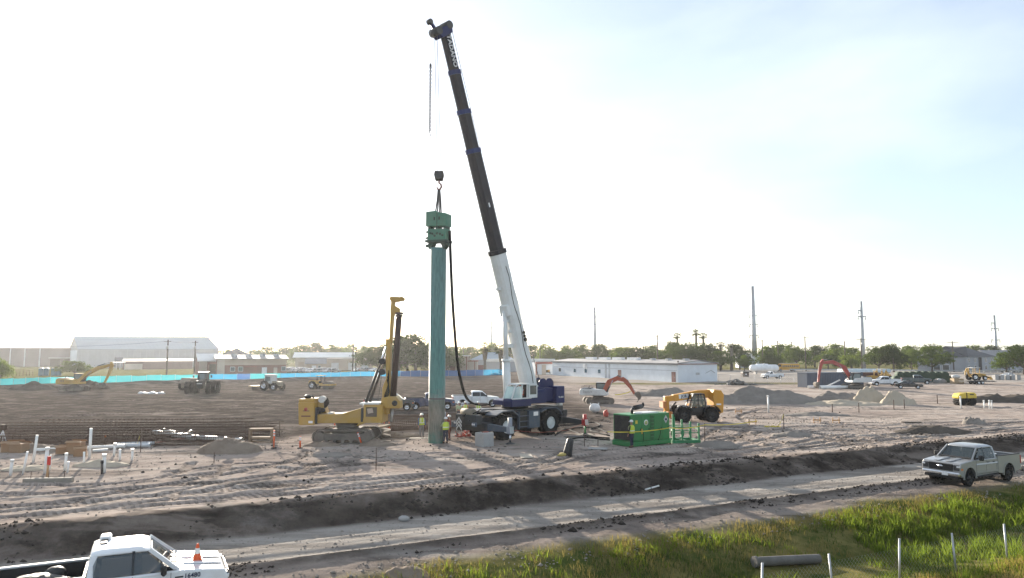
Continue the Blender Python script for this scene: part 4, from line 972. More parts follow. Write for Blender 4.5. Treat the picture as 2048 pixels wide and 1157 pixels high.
OR = pm('cone_orange', (.72, .10, .02), .55, 0, .2); m = MB(); m.box((0, 0, .015), (.28, .28, .03), .01); m.build('base', OR, t)
m = MB(); m.lathe([(.11, .03), (.082, .17)], (0, 0, 0), n=16, caps=False); m.build('cone_lower', OR, t); m = MB(); m.lathe([(.082, .17), (.055, .31)], (0, 0, 0), n=16, caps=False); m.build('white_band', pm('reflective_white', (.8, .78, .74), .4, 0, .2), t); m = MB(); m.lathe([(.055, .31), (.028, .43), (.001, .435)], (0, 0, 0), n=16); m.build('cone_tip', OR, t)
TARP = pm('black_tarp', (.018, .019, .02), .45, 0, .5, (.10, .09, .08), 3, bump=.6, bscale=6)
rnd = random.Random(3); t = on(wt, 'black_tool_bag', 'large black tarp-wrapped bundle lying in the white pickup bed', 'bag', (-1.95, -.15, .82))
m = MB(); m.ball((0, 0, .26), (.75, .5, .30), 16, 10, .07, True, rnd); m.build('bundle', TARP, t)
m = MB(); m.ball((.42, .35, .44), (.26, .22, .17), 12, 8, .05, True, rnd); m.build('lump', TARP, t); m = MB(); m.box((-.40, -.42, .40), (.22, .02, .2), .005, (.5, 0, .1)); m.build('paper_tag', WHITE_P, t)
m = MB(); m.tube([(.2, -.55, .45), (.5, -.5, .52), (.8, -.3, .45)], .025, 6); m.build('strap', BLACKP, t)

# -- silver pickup on the right
sp = (25.25, 39.85); st_ = pickup('pickup_truck', 'silver heavy-duty crew-cab pickup parked on the dirt road at right', (sp[0], sp[1], gh(*sp) + .02), U_ANG + math.pi, (.29, .30, .31), hi=1, light='metal', matname='paint_silver', rimmat=BLACKP, sc=(1.0, 1.03, 1.06))
t = on(st_, 'fuel_tank_box', 'white and dark tool box in the bed of the silver pickup', 'tool box', (-1.05, 0, .82)); m = MB(); m.box((0, 0, .3), (.5, 1.4, .56), .04); m.build('box', BLACKP, t); m = MB(); m.box((0, 0, .60), (.52, 1.44, .05), .02); m.build('lid', WHITE_P, t)

# -- pickups behind the pile
def vloc(px, py, off=0): p = GP(px, py); return p
p = vloc(953, 815); pickup('pickup_truck', 'white crew-cab pickup parked left of the crane cab', (p.x, p.y + 1, p.z), R(8), (.74, .76, .78), matname='paint_white2', rimmat=CHROME, light='white')
p = vloc(868, 820); pickup('pickup_truck', 'navy blue pickup parked behind the green pile', (p.x - .4, p.y + .6, p.z), R(10), (.035, .05, .12), matname='paint_navy')
p = vloc(796, 822); pickup('pickup_truck', 'dark grey-green pickup parked behind the drill mast', (p.x - .9, p.y + .8, p.z), R(6), (.055, .065, .07), matname='paint_dark')
p = vloc(1544, 757.5); pickup('pickup_truck', 'white single-cab pickup in the far lot near the propane tank', p, R(188), (.74, .76, .78), matname='paint_white3', light='white', single=True)
p = vloc(1775, 772); pickup('pickup_truck', 'white pickup half hidden behind the red excavator', (p.x - .6, p.y, p.z), R(172), (.72, .74, .76), matname='paint_white4', light='white')
p = vloc(1845, 769); pickup('pickup_truck', 'dark green pickup behind the black sedan', (p.x - .3, p.y + 1.5, p.z), R(-22), (.05, .085, .095), matname='paint_green')

def sedan(name, label, loc, rz, mat, group=None, suv=False):
    t = thing(name, label, 'car', loc, rz, group); h = .9; zr = 1.42 if not suv else 1.68
    pr = [(-2.25, .42)] + arch(-1.4, .34, .4, math.pi, 0) + arch(1.4, .34, .4, math.pi, 0) + [(2.2, .4), (2.3, .6), (2.2, .76), (.95, .95), (-1.7 if not suv else -2.2, 1.0), (-2.3, .9)]
    m = MB(); m.prism(pr, -h, h, 'y', .06, .1); m.build('body', mat, t)
    T0 = -.95 if not suv else -1.9; B0 = -1.75 if not suv else -2.2
    rg = lambda z, a, b, y: [(a, -y, z), (b, -y, z), (b, y, z), (a, y, z)]
    m = MB(); m.loft([rg(.9, B0, 1.15, .82), rg(zr - .06, T0, .25, .66), rg(zr, T0 + .15, .1, .58)]); m.build('roof', mat, t)
    q = (zr - .14 - .9) / (zr - .96)
    gl = glass('vehicle_glass', (.02, .025, .03)); zb = 1.0; zt = zr - .13
    lx = lambda z, a, b: a + (b - a) * (z - .9) / (zr - .96)
    for s_ in (-1, 1):
        for wn in ([(lx(zb, B0, T0) + .2, zb), (-.28, zb), (-.28, zt), (lx(zt, B0, T0) + .12, zt)], [(-.2, zb), (lx(zb, 1.15, .25) - .2, zb), (lx(zt, 1.15, .25) - .08, zt), (-.2, zt)]):
            m = MB(); m.loft([[(x, s_ * (lx(z, .82, .66) + o), z) for x, z in wn] for o in (-.02, .012)]); m.build('side_window', gl, t)
        for x in (-1.4, 1.4): wheel(t, x, s_ * .8, .34, .22, None, s_, n=16)
        m = MB(); m.box((2.2, s_ * .62, .68), (.16, .36, .12), .03); m.build('headlight', LAMPW, t); m = MB(); m.box((-2.26, s_ * .65, .8), (.12, .34, .12), .02); m.build('tail_light', RED_L, t)
    for a, b, o, nm in ((1.15, .25, .015, 'windscreen'), (B0, T0, -.015, 'rear_window')):
        m = MB(); m.loft([[(lx(z, a, b) + oo, s_ * y, z) for s_, y, z in ((-1, .72, zb), (1, .72, zb), (1, .6, zt), (-1, .6, zt))] for oo in (-o, o)]); m.build(nm, gl, t)
    return t
p = vloc(1818, 777.5); sedan('sedan', 'black sedan with bright roof in the right lot', p, R(-24), paint('paint_black', (.012, .013, .015)))
CARM = [paint('car_white', (.72, .73, .74)), paint('car_silver', (.42, .43, .44), .6), paint('car_grey', (.16, .165, .17), .4), paint('car_red', (.28, .03, .03)), paint('car_blue', (.05, .09, .2))]
protos = [sedan('parked_car', '', (0, 0, 0), 0, CARM[i % 5], 'cars parked behind the blue screen', i % 2 == 1) for i in (0, 1, 2, 6)]
cols = ['white sedan', 'silver wagon', 'dark grey sedan', 'silver sedan']
rnd = random.Random(12); first = set(); ncar = 0
ORD = ['first', 'second', 'third', 'fourth', 'fifth', 'sixth', 'seventh', 'eighth', 'ninth', 'tenth', 'eleventh', 'twelfth']
cnt = {}
def put_car(px, d, k, lab, rz):
    p = D(px, HOR, d); p.z = 0; o = protos[k]
    if k in first: o = dup(o, p, rz)
    else: first.add(k); o.location = p; o.rotation_euler = (0, 0, rz)
    o['label'] = lab; o['group'] = 'cars parked behind the blue screen'
for row, (d, n_, x0, x1, rn) in enumerate(((246, 10, 577, 668, 'front row behind the screen'), (255, 10, 574, 672, 'middle row behind the screen'), (268, 8, 580, 660, 'back row by the tan cottage'), (262, 5, 716, 748, 'short row left of the dark oaks'))):
    for i in range(n_):
        k = rnd.choice((0, 0, 1, 1, 2, 3)); put_car(x0 + (x1 - x0) * i / max(1, n_ - 1) + rnd.uniform(-1, 1), d + rnd.uniform(-.6, .6), k, '%s, %s from the left in the %s' % (cols[k], ORD[i], rn), R(90) * rnd.choice((-1, 1)) + rnd.uniform(-.1, .1) - .5)
for i, (px, d, k) in enumerate(((2012, 250, 2), (2024, 252, 1), (2037, 254, 2), (2016, 190, 0))): put_car(px, d, k, ('%s, %s from the left by the apartment wing' % (cols[k], ORD[i])) if i < 3 else 'white sedan beside the concrete blocks at right', R(20))

# ------------------------------------------------------------------ crawler machines
def track(par, x0, x1, y, w_, h, mat, pad=True, name='track'):
    r = h / 2; pr = arch(x0 + r, r, r, math.pi * 1.5, math.pi * .5, 8) ; pr = [(x0 + r - math.cos(a) * 0 + r * math.cos(a), r + r * math.sin(a)) for a in [math.pi * .5 + math.pi * k / 8 for k in range(9)]] + [(x1 - r + r * math.cos(a), r + r * math.sin(a)) for a in [-math.pi * .5 + math.pi * k / 8 for k in range(9)]]
    m = MB(); inner = [(x0 + r + (px - x0 - r) * .82 if px < x0 + r else (x1 - r + (px - x1 + r) * .82 if px > x1 - r else px), r + (pz - r) * .82) for px, pz in pr]
    o = MB(); rings = []
    for yy, P_ in ((y - w_ / 2, pr), (y + w_ / 2, pr), (y + w_ / 2, inner), (y - w_ / 2, inner), (y - w_ / 2, pr)): rings.append([(a, yy, b) for a, b in P_])
    o.loft(rings, False); 
    if pad:
        per = [Vector((a, 0, b)) for a, b in pr]; per.append(per[0]); tot = sum((per[i + 1] - per[i]).length for i in range(len(per) - 1)); n_ = int(tot / .2); step = tot / n_
        pos = 0; i = 0; acc = 0
        for k in range(n_):
            tgt = k * step
            while acc + (per[i + 1] - per[i]).length < tgt: acc += (per[i + 1] - per[i]).length; i += 1
            sgm = per[i + 1] - per[i]; q = per[i] + sgm * ((tgt - acc) / sgm.length); nr = Vector((sgm.z, 0, -sgm.x)).normalized(); c = Vector((x0 + r if q.x < x0 + r else min(q.x, x1 - r), 0, r)); nr = (q - c).normalized()
            o.bar(q + Vector((0, y - w_ / 2, 0)), q + Vector((0, y + w_ / 2, 0)), .05, .07, up=nr)
    ob = o.build(name, mat, par)
    f = MB(); f.box(((x0 + x1) / 2, y, r), ((x1 - x0) - h * 1.05, w_ * .62, h * .5), .04); f.build('track_frame', mat, ob)
    for cx in (x0 + r, x1 - r): f = MB(); f.cyl((cx, y - w_ * .42, r), (cx, y + w_ * .42, r), r * .72, n=16); f.cyl((cx, y - w_ * .47, r), (cx, y + w_ * .47, r), r * .3, n=10); f.build('sprocket', mat, ob)
    for k in range(5): f = MB(); cx = x0 + h + (x1 - x0 - 2 * h) * k / 4; f.cyl((cx, y - w_ * .36, r * .42), (cx, y + w_ * .36, r * .42), r * .24, n=10); f.build('roller', mat, ob)
    return ob
TRKM = pm('dusty_track_steel', (.15, .13, .11), .8, .2, .6, (.30, .265, .23), 2.2, bump=.4, bscale=10)
def seg_arm(par, name, pts, wds, y, w_, mat):
    """box-section arm along a polyline in xz with widths"""
    top = []; bot = []
    n_ = len(pts)
    for i, (x, z) in enumerate(pts):
        a = Vector(pts[max(i - 1, 0)]); b = Vector(pts[min(i + 1, n_ - 1)]); d = (b - a).normalized(); nr = Vector((-d.y, d.x)); top.append((x + nr.x * wds[i] / 2, z + nr.y * wds[i] / 2)); bot.append((x - nr.x * wds[i] / 2, z - nr.y * wds[i] / 2))
    m = MB()
    rings = [[(t_[0], y - w_ / 2, t_[1]), (t_[0], y + w_ / 2, t_[1]), (b_[0], y + w_ / 2, b_[1]), (b_[0], y - w_ / 2, b_[1])] for t_, b_ in zip(top, bot)]
    m.loft(rings); return bev(m.build(name, mat, par), .02, 1)
def ram(par, p, q, r, y=0, name='hydraulic_ram', frac=.55, mat=None):
    p, q = Vector((p[0], y, p[1])), Vector((q[0], y, q[1])); c = p.lerp(q, frac); m = MB(); m.cyl(p, c, r, n=10); o = m.build(name, mat or BLACKP, par); m = MB(); m.cyl(c, q, r * .6, n=8); m.build('rod', CHROME, o); return o
def excavator(label, loc, rz_track, rz_house, body, arm, boom, stick, bucket_end, sc=1.0, stripe=None, cabside=1, txt=None):
    t = thing('excavator', label, 'excavator', loc, rz_track, sc=sc)
    for s_ in (-1, 1): track(t, -2.0, 2.0, s_ * 1.15, .6, .9, TRKM)
    m = MB(); m.box((0, 0, .62), (1.9, 1.9, .5), .1); m.cyl((0, 0, .8), (0, 0, 1.12), .75, n=20); m.build('undercarriage', TRKM, t)
    hs = obj('house', None, t, (0, 0, 0), (0, 0, rz_house - rz_track)); hs.empty_display_size = .2
    m = MB(); m.prism([(-2.35, 1.2), (1.35, 1.2), (1.35, 1.5), (.9, 2.0), (-1.2, 2.15), (-2.3, 2.15), (-2.5, 1.9), (-2.5, 1.4)], -1.3, 1.3, 'y', .05, .08); bev(m.build('house_body', body, t), .03).matrix_local = Matrix.Rotation(rz_house - rz_track, 4, 'Z')
    Mh = Matrix.Rotation(rz_house - rz_track, 4, 'Z')
    def hb(mb, nm, mat): o = mb.build(nm, mat, t); o.matrix_local = Mh; return o
    m = MB(); m.box((-1.5, .0, 2.2), (1.3, 2.3, .12), .03); m.cyl((-1.2, -.7, 2.2), (-1.2, -.7, 2.6), .07, n=8); hb(m, 'engine_hood', BLACKP)
    y = .78 * cabside
    m = MB(); m.prism([(-.35, 1.5), (1.25, 1.5), (1.38, 2.1), (1.0, 2.88), (.7, 2.95), (-.3, 2.95), (-.4, 2.8)], y - .48, y + .48, 'y', .05, .06); hb(m, 'cab', DARKM)
    gl = glass('vehicle_glass2', (.10, .14, .15), .05)
    for s_ in (-1, 1): m = MB(); m.prism([(-.22, 1.75), (1.12, 1.75), (1.22, 2.1), (.9, 2.78), (-.22, 2.8)], y + s_ * .487 - .008, y + s_ * .487 + .008); hb(m, 'side_window', gl)
    m = MB(); m.loft([[(1.26 + o, y - .38, 1.62), (1.26 + o, y + .38, 1.62), (1.38 + o, y + .38, 2.1), (1.38 + o, y - .38, 2.1)] for o in (-.02, .03)]); m.loft([[(1.37 + o, y - .38, 2.14), (1.37 + o, y + .38, 2.14), (1.02 + o, y + .38, 2.82), (1.02 + o, y - .38, 2.82)] for o in (-.02, .03)]); hb(m, 'windscreen', gl)
    m = MB(); m.box((.3, y, 2.97), (1.3, .96, .06), .02); hb(m, 'cab_roof', body)
    ya = -.1 * cabside
    m_ = seg_arm(t, 'boom', boom, [.55, .72, .62, .42], ya, .42, arm); m_.matrix_local = Mh
    m_ = seg_arm(t, 'stick', stick, [.3, .6, .42, .3], ya, .3, arm); m_.matrix_local = Mh
    e = bucket_end
    m = MB(); bx, bz, ba = e; ca, sa = math.cos(ba), math.sin(ba)
    pr = [(0, 0), (.55, -.05), (.75, -.35), (.62, -.85), (.18, -1.12), (-.25, -1.08), (-.02, -.75), (-.05, -.35)]
    m.prism([(bx + a * ca - b * sa, bz + a * sa + b * ca) for a, b in pr], ya - .5, ya + .5, 'y', .02, .03)
    bk = m.build('bucket', TRKM, t); bk.matrix_local = Mh
    for k in range(5):
        mm = MB(); a, b = -.25, -1.08; y_ = ya - .42 + k * .21; q = (bx + a * ca - b * sa, bz + a * sa + b * ca); q2 = (bx + (a - .22) * ca - (b - .06) * sa, bz + (a - .22) * sa + (b - .06) * ca); mm.bar((q[0], y_, q[1]), (q2[0], y_, q2[1]), .08); mm.build('tooth', TRKM, bk)
    for s_ in (-.28, .28):
        o = ram(t, (1.0, 1.3), ((boom[1][0] + boom[2][0]) / 2, (boom[1][1] + boom[2][1]) / 2), .075, ya + s_, 'boom_ram'); o.matrix_local = Mh
    b2 = Vector(boom[2]); o = ram(t, (b2.x, b2.y + .38), (stick[0][0] , stick[0][1] + .02), .07, ya, 'stick_ram'); o.matrix_local = Mh
    o = ram(t, (stick[1][0] + .3, stick[1][1] + .1), (e[0] + .25, e[1] + .1), .06, ya, 'bucket_ram'); o.matrix_local = Mh
    if stripe: m = MB(); m.prism([(-2.3, 1.62), (-.6, 1.62), (-.6, 1.9), (-2.3, 1.9)], -1.315, -1.303); m.prism([(-2.3, 1.62), (-.6, 1.62), (-.6, 1.9), (-2.3, 1.9)], 1.303, 1.315); hb(m, 'decal', stripe)
    if txt:
        for s_ in (-1, 1):
            o = text_mesh(txt[0], txt[1], txt[2], t, Mh @ face_m((-1.35, s_ * 1.318, 1.72), (-s_ * -1, 0, 0) if s_ < 0 else (-1, 0, 0), (0, 0, 1)))
    for y_ in (-1.2, 1.2):
        m = MB(); m.tube([(-.3, y_, 2.1), (-.3, y_, 2.5), (-2.2, y_, 2.5), (-2.2, y_, 2.15)], .025, 6); hb(m, 'handrail', BLACKP)
    bpy.data.objects.remove(hs); CH[t.name] = [c for c in CH[t.name] if c != hs] if False else CH[t.name]
    return t
ORANGE = pm('machine_orange_red', (.36, .075, .04), .5, 0, .35, (.30, .22, .18), 1.2)
YEL = pm('machine_yellow', (.52, .30, .045), .45, 0, .35, (.34, .27, .19), 1.4, spec=.4)
YEL2 = pm('machine_cat_yellow', (.48, .29, .06), .55, 0, .5, (.36, .28, .2), 1.0)
WHT = pm('machine_white', (.60, .60, .585), .5, 0, .5, (.36, .32, .28), 1.2)
GREYT = pm('lettering_grey', (.22, .22, .23), .6)
# white excavator with orange boom (centre), boom to the right
p = GP(1205, 809); excavator('white excavator with faded orange-red boom right of the crane', (p.x - .4, p.y + 1.0, p.z), R(4), R(-14), WHT, ORANGE, [(.8, 1.7), (1.6, 3.1), (2.7, 3.6), (3.8, 3.3)], [(3.4, 3.72), (3.8, 3.3), (4.6, 2.3), (5.1, 1.4)], (5.05, 1.5, R(40)), .9, None, 1, ('russell', .5, GREYT))
# red excavator (right), boom to the left
p = GP(1718, 779); excavator('white excavator with tall red arched boom in front of the container', (p.x, p.y + 1.2, p.z), R(186), R(186), WHT, pm('machine_red', (.33, .055, .045), .5, 0, .35, (.3, .2, .17), 1.2), [(.8, 1.7), (2.0, 3.9), (4.2, 4.9), (6.2, 4.75)], [(6.0, 5.35), (6.35, 4.75), (6.85, 3.0), (7.1, 1.25)], (7.1, 1.3, R(5)), 1.0, None, 1)
# yellow excavator (far left)
p = GP(137, 783); excavator('yellow excavator working by the teal screen at far left', (p.x, p.y + 1.5, p.z), R(6), R(2), YEL2, YEL2, [(.8, 1.7), (2.2, 3.0), (3.8, 3.9), (6.2, 4.5)], [(6.1, 5.0), (6.35, 4.5), (5.9, 3.0), (5.2, 1.4)], (5.1, 1.5, R(-60)), .98, None, 1, ('349', .5, LOGO_D))

# ------------------------------------------------------------------ crane, pile, hammer
def proj(v):
    x, y, z = v[0], v[1], v[2] - CAM_H; fwd = y * CP + z * SP; up = -y * SP + z * CP; return CX + F_PX * x / fwd, CY - F_PX * up / fwd
NAVY = pm('crane_navy', (.007, .013, .075), .45, 0, .1, (.06, .06, .08), 1.4, spec=.25)
SLATE = pm('crane_slate', (.05, .072, .105), .5, 0, .4, (.18, .165, .15), 1.5)
CRW = pm('crane_white', (.64, .655, .66), .42, 0, .4, (.42, .40, .37), 1.0, var=.06)
BOOMD = pm('boom_charcoal', (.018, .017, .024), .5, 0, .3, (.05, .045, .045), .8, spec=.2)
CDARK = pm('crane_dark_steel', (.03, .033, .038), .6, .1, .3, (.10, .09, .08), 2)
PILE_XY = G(873, 886); CRZ = R(-135); CC = Vector((.22, 55.5, 0)); CC.z = gh(.22, 55.5)
crane = thing('mobile_crane', 'navy and white rough-terrain crane with a long raised telescopic boom', 'crane', CC, CRZ)
cf = Vector((math.cos(CRZ), math.sin(CRZ))); 
def cw(x, y, z): return Vector((CC.x + cf.x * x - cf.y * y, CC.y + cf.y * x + cf.x * y, CC.z + z))
WR = .95
RIMW = pm('rim_white', (.62, .64, .64), .5, 0, .35, (.36, .32, .28), 2)
for x in (2.4, -2.4):
    for s_ in (-1, 1):
        wo_ = wheel(crane, x, s_ * 1.28, WR, .72, RIMW, s_, 16, rim=.5, n=28)
m = MB(); m.box((0, 0, 1.25), (8.6, 1.1, .75), .06); m.build('carrier_frame', CDARK, crane)
for s_ in (-1, 1):
    # fenders: angular arches in slate
    for x in (2.4, -2.4):
        m = MB(); pr = [(-1.25, 1.5), (-1.05, 1.82), (-.55, 2.12), (.55, 2.12), (1.0, 1.98), (1.25, 1.86), (1.22, 1.80), (.95, 1.92), (.5, 2.06), (-.5, 2.06), (-.98, 1.77), (-1.18, 1.48)]
        outer = pr[:6]; inner = pr[6:][::-1]; y1, y2 = s_ * .55, s_ * 1.72
        m.loft([[(x + a[0], y1, a[1]), (x + a[0], y2, a[1]), (x + b[0], y2, b[1]), (x + b[0], y1, b[1])] for a, b in zip(outer, inner)]); m.build('fender', SLATE, crane)
    m = MB(); m.box((-.42, s_ * 1.45, 1.35), (1.25, .5, 1.3), .04); m.build('side_tank', SLATE, crane)
    m = MB(); m.box((-.55, s_ * 1.712, 1.75), (.5, .012, .3)); m.build('notice_plate', LAMPW, crane)
    m = MB(); m.box((.72, s_ * 1.40, 1.35), (.95, .4, 1.28), .03); m.build('step_recess', DARKM, crane)
    for z in (.85, 1.25, 1.65): m = MB(); m.box((.72, s_ * 1.64, z), (.95, .2, .05)); m.build('step', SLATE, crane)
    for x in (.2, 1.24): m = MB(); m.box((x, s_ * 1.62, 1.35), (.06, .24, 1.3)); m.build('step_rail', SLATE, crane)
m = MB(); m.box((0, 0, 2.07), (3.6, 2.6, .12), .02); m.box((3.1, 0, 2.02), (1.3, 1.1, .1)); m.build('deck', CDARK, crane)
for x in (4.1, -4.1):
    m = MB(); m.box((x, 0, 1.02), (.7, 2.9, .62), .03); m.build('outrigger_box', CDARK, crane)
    for s_ in (-1, 1):
        m = MB(); m.prism([(s_ * 1.3, .78), (s_ * 3.45, .86), (s_ * 3.45, 1.16), (s_ * 1.3, 1.3)], x - .16, x + .16, 'x'); ob = m.build('outrigger_beam', SLATE if x > 0 else CDARK, crane)
        jm = pm('jack_red', (.42, .03, .03), .5, 0, .2) if (x < 0 and s_ > 0) else pm('jack_grey', (.26, .28, .32), .5)
        m = MB(); m.cyl((x, s_ * 3.6, .72), (x, s_ * 3.6, 1.85 if x > 0 else 1.6), .15, n=14); m.box((x, s_ * 3.6, 1.0), (.42, .36, .5), .03); m.build('jack_cylinder', jm, ob)
        m = MB(); m.cyl((x, s_ * 3.6, .1), (x, s_ * 3.6, .75), .075, n=10); m.build('jack_rod', CHROME if x > 0 else pm('rod_green', (.05, .22, .08), .5), ob)
        m = MB(); m.lathe([(.34, .02), (.34, .06), (.12, .16), (.001, .16)], (x, s_ * 3.6, 0), n=16); m.build('float_pad', CDARK, ob)
        # striped warning plate facing outward and forward
        for k in range(4):
            m = MB(); a = -.19 + k * .1; ys = s_ * 3.795; q = [(x + a, ys, .78), (x + a + .055, ys, .78), (x + a + .13, ys, 1.22), (x + a + .075, ys, 1.22)]
            m.loft([q, [(c[0], c[1] + s_ * .008, c[2]) for c in q]]); m.build('warning_stripe', LAMPW, ob)
for x, s_ in ((4.1, 1), (-4.1, 1)):
    pl = cw(x, s_ * 3.6, 0); t = thing('outrigger_mat', 'flat timber mat under the %s crane outrigger' % ('front' if x > 0 else 'rear'), 'mat', (pl.x, pl.y, gh(pl.x, pl.y) + .02), R(20), 'outrigger mats')
    for k in range(4): m = MB(); m.box((-.45 + k * .3, 0, -.02), (.27, 1.2, .1), .015); m.build('plank', pm('grey_timber', (.22, .19, .155), .9, dirt=.4, bump=.3), t)
# front end: bumper winch, hook block with chevrons, lamps
m = MB(); m.box((4.75, 0, 1.55), (.7, 2.2, .7), .05); m.build('front_console', CDARK, crane)
m = MB(); m.cyl((4.8, -.6, 2.05), (4.8, .6, 2.05), .28, n=16); m.build('front_winch', pm('dusty_drum', (.22, .19, .15), .8), crane)
m = MB(); m.box((5.2, -.35, 1.25), (.34, .62, .95), .06); fh = m.build('front_hook_block', DARKM, crane)
for k, z in enumerate((.95, 1.2, 1.45)):
    for s_ in (-1, 1): m = MB(); q = [(5.38, -.35, z + .16), (5.38, -.35, z + .30), (5.38, -.35 + s_ * .29, z - .02), (5.38, -.35 + s_ * .29, z - .16)]; m.loft([q, [(c[0] + .012, c[1], c[2]) for c in q]]); m.build('chevron', LAMPW, fh)
for s_ in (-1, 1):
    m = MB(); m.box((5.08, s_ * .98, 1.25), (.2, .4, .3), .03); hl = m.build('headlamp', SLATE, crane)
    for d_ in (-.09, .09): m = MB(); m.lathe([(.001, .02), (.075, .02), (.075, 0)], (5.18, s_ * .98 + d_, 1.27), 'x', 12); m.build('lamp_lens', LAMPW, hl)
    m = MB(); m.bar((4.6, s_ * .6, 1.9), (5.2, s_ * .5, 1.5), .09); m.build('strut', CDARK, crane)
m = MB(); m.tube([(4.2, .7, 2.3), (4.7, .9, 2.15), (5.0, .4, 1.9), (5.1, -.3, 1.8)], .04, 6); m.tube([(4.3, -.2, 2.2), (4.9, .2, 2.3), (5.15, -.1, 1.75)], .03, 6); m.build('hoses', BLACKR, crane)
# rear end
m = MB(); m.box((-4.6, 0, 1.55), (.5, 2.4, .5), .05); m.box((-3.9, 0, 1.9), (1.1, 2.2, .5), .05); m.build('engine_housing', CDARK, crane)
m = MB(); m.bar((-4.0, .8, 1.9), (-3.9, .8, 2.9), .1); m.bar((-4.35, .8, 1.9), (-4.3, .8, 2.9), .1); m.build('rear_support', CRW, crane)
m = MB(); m.lathe([(.001, .2), (.2, .2), (.26, .1), (.2, 0), (.001, 0)], (-4.8, .5, 2.2), 'x', 14); m.build('rear_hook_ball', CRW, crane)
# turntable, superstructure
m = MB(); m.cyl((0, 0, 2.1), (0, 0, 2.45), 1.05, n=28); m.build('turntable', CDARK, crane)
m = MB(); m.prism([(-3.9, 2.55), (1.4, 2.4), (1.4, 2.75), (-.3, 2.95), (-.9, 3.5), (-1.6, 3.75), (-2.3, 3.6), (-3.9, 3.6)], -1.05, 1.05, 'y', .04, .05); bev(m.build('superstructure', NAVY, crane), .03)
m = MB(); m.box((-3.75, 0, 3.05), (1.0, 2.9, 1.35), .06); bev(m.build('counterweight', NAVY, crane), .04)
text_mesh('TR-800', .26, LAMPW, crane, face_m((-4.26, .75, 2.95), (0, -1, 0), (0, 0, 1)), 'weight_lettering'); text_mesh('TR-800', .2, LAMPW, crane, face_m((-3.75, 1.462, 2.85), (-1, 0, 0), (0, 0, 1)), 'side_lettering')
m = MB(); m.prism([(-1.9, 2.5), (.1, 2.5), (.1, 3.1), (-.5, 3.5), (-1.9, 3.5)], .6, 1.58, 'y', .03, .04); bev(m.build('side_housing', NAVY, crane), .03)
for x in (-2.55, -3.3):
    m = MB(); m.cyl((x, -.55, 3.85), (x, .55, 3.85), .33, n=18); wd_ = m.build('winch_drum', NAVY, crane)
    for s_ in (-1, 1): m = MB(); m.cyl((x, s_ * .56, 3.85), (x, s_ * .64, 3.85), .5, n=20); m.build('drum_flange', NAVY, wd_)
    m = MB(); m.cyl((x, -.5, 3.85), (x, .5, 3.85), .38, n=18); m.build('rope_layer', CDARK, wd_)
# cab on the near (left) side
cy = 1.12; yb0, yb1 = .68, 1.62
m = MB(); m.prism([(-.15, 2.35), (1.9, 2.35), (2.0, 2.75), (1.95, 2.95), (-.15, 2.95)], yb0, yb1, 'y', .03, .04); bev(m.build('cab_lower', NAVY, crane), .02)
prf = [(-.15, 2.95), (1.93, 2.95), (1.55, 3.85), (1.3, 4.02), (-.05, 4.02), (-.15, 3.9)]
gcl = clear('cab_glass', (.62, .80, .80), .42)
m = MB()      # cab frame bars
for y in (yb0 + .03, yb1 - .03):
    for a, b in zip(prf, prf[1:]): m.bar((a[0], y, a[1]), (b[0], y, b[1]), .09, .09, up=(0, 1, 0))
    m.bar((.92, y, 2.95), (.82, y, 4.0), .1, .1, up=(0, 1, 0)); m.bar((.28, y, 2.95), (.28, y, 4.0), .1, .1, up=(0, 1, 0))
m.build('cab_frame', CRW, crane)
m = MB(); m.prism([(-.15, 3.96), (1.38, 3.96), (1.3, 4.06), (-.05, 4.06)], yb0, yb1, 'y', .02, .05); m.build('cab_roof', CRW, crane)
m = MB(); m.loft([[(1.92, yb0 + .06, 2.97), (1.92, yb1 - .06, 2.97), (1.55, yb1 - .06, 3.83), (1.55, yb0 + .06, 3.83)], [(1.95, yb0 + .06, 2.98), (1.95, yb1 - .06, 2.98), (1.58, yb1 - .06, 3.84), (1.58, yb0 + .06, 3.84)]]); m.build('cab_windscreen', gcl, crane)
m = MB(); m.prism([(.98, 3.0), (1.83, 3.0), (1.5, 3.82), (.9, 3.9)], yb0 + .02, yb0 + .04); m.build('far_window', gcl, crane)
m = MB(); m.prism([(.98, 3.0), (1.8, 3.0), (1.48, 3.8), (.9, 3.9)], yb1 - .02, yb1); m.build('quarter_window', gcl, crane)
m = MB(); m.prism([(-.12, 2.95), (.86, 2.95), (.86, 3.98), (-.12, 3.98)], yb1 + .04, yb1 + .09, 'y', .03, .02); dr = m.build('sliding_door', CRW, crane); dr.location = (-.62, 0, 0)
m = MB(); m.box((-.26, yb1 + .10, 3.55), (.68, .02, .66), .0); m.build('door_window', glass('crane_door_glass', (.03, .035, .035)), dr).location = (.62, 0, 0)
m = MB(); m.box((-.13, (yb0 + yb1) / 2, 3.5), (.06, yb1 - yb0 - .1, 1.0)); m.build('cab_back_wall', CDARK, crane)
m = MB(); m.box((.35, cy - .05, 2.98), (.6, .55, .12), .04); m.box((.08, cy - .05, 3.35), (.14, .5, .75), .05); m.build('seat', BLACKP, crane)
m = MB(); m.box((1.35, cy, 3.1), (.3, .6, .3), .04); m.tube([(1.2, cy, 3.25), (1.0, cy, 3.45)], .04, 6); m.build('dashboard', BLACKP, crane)
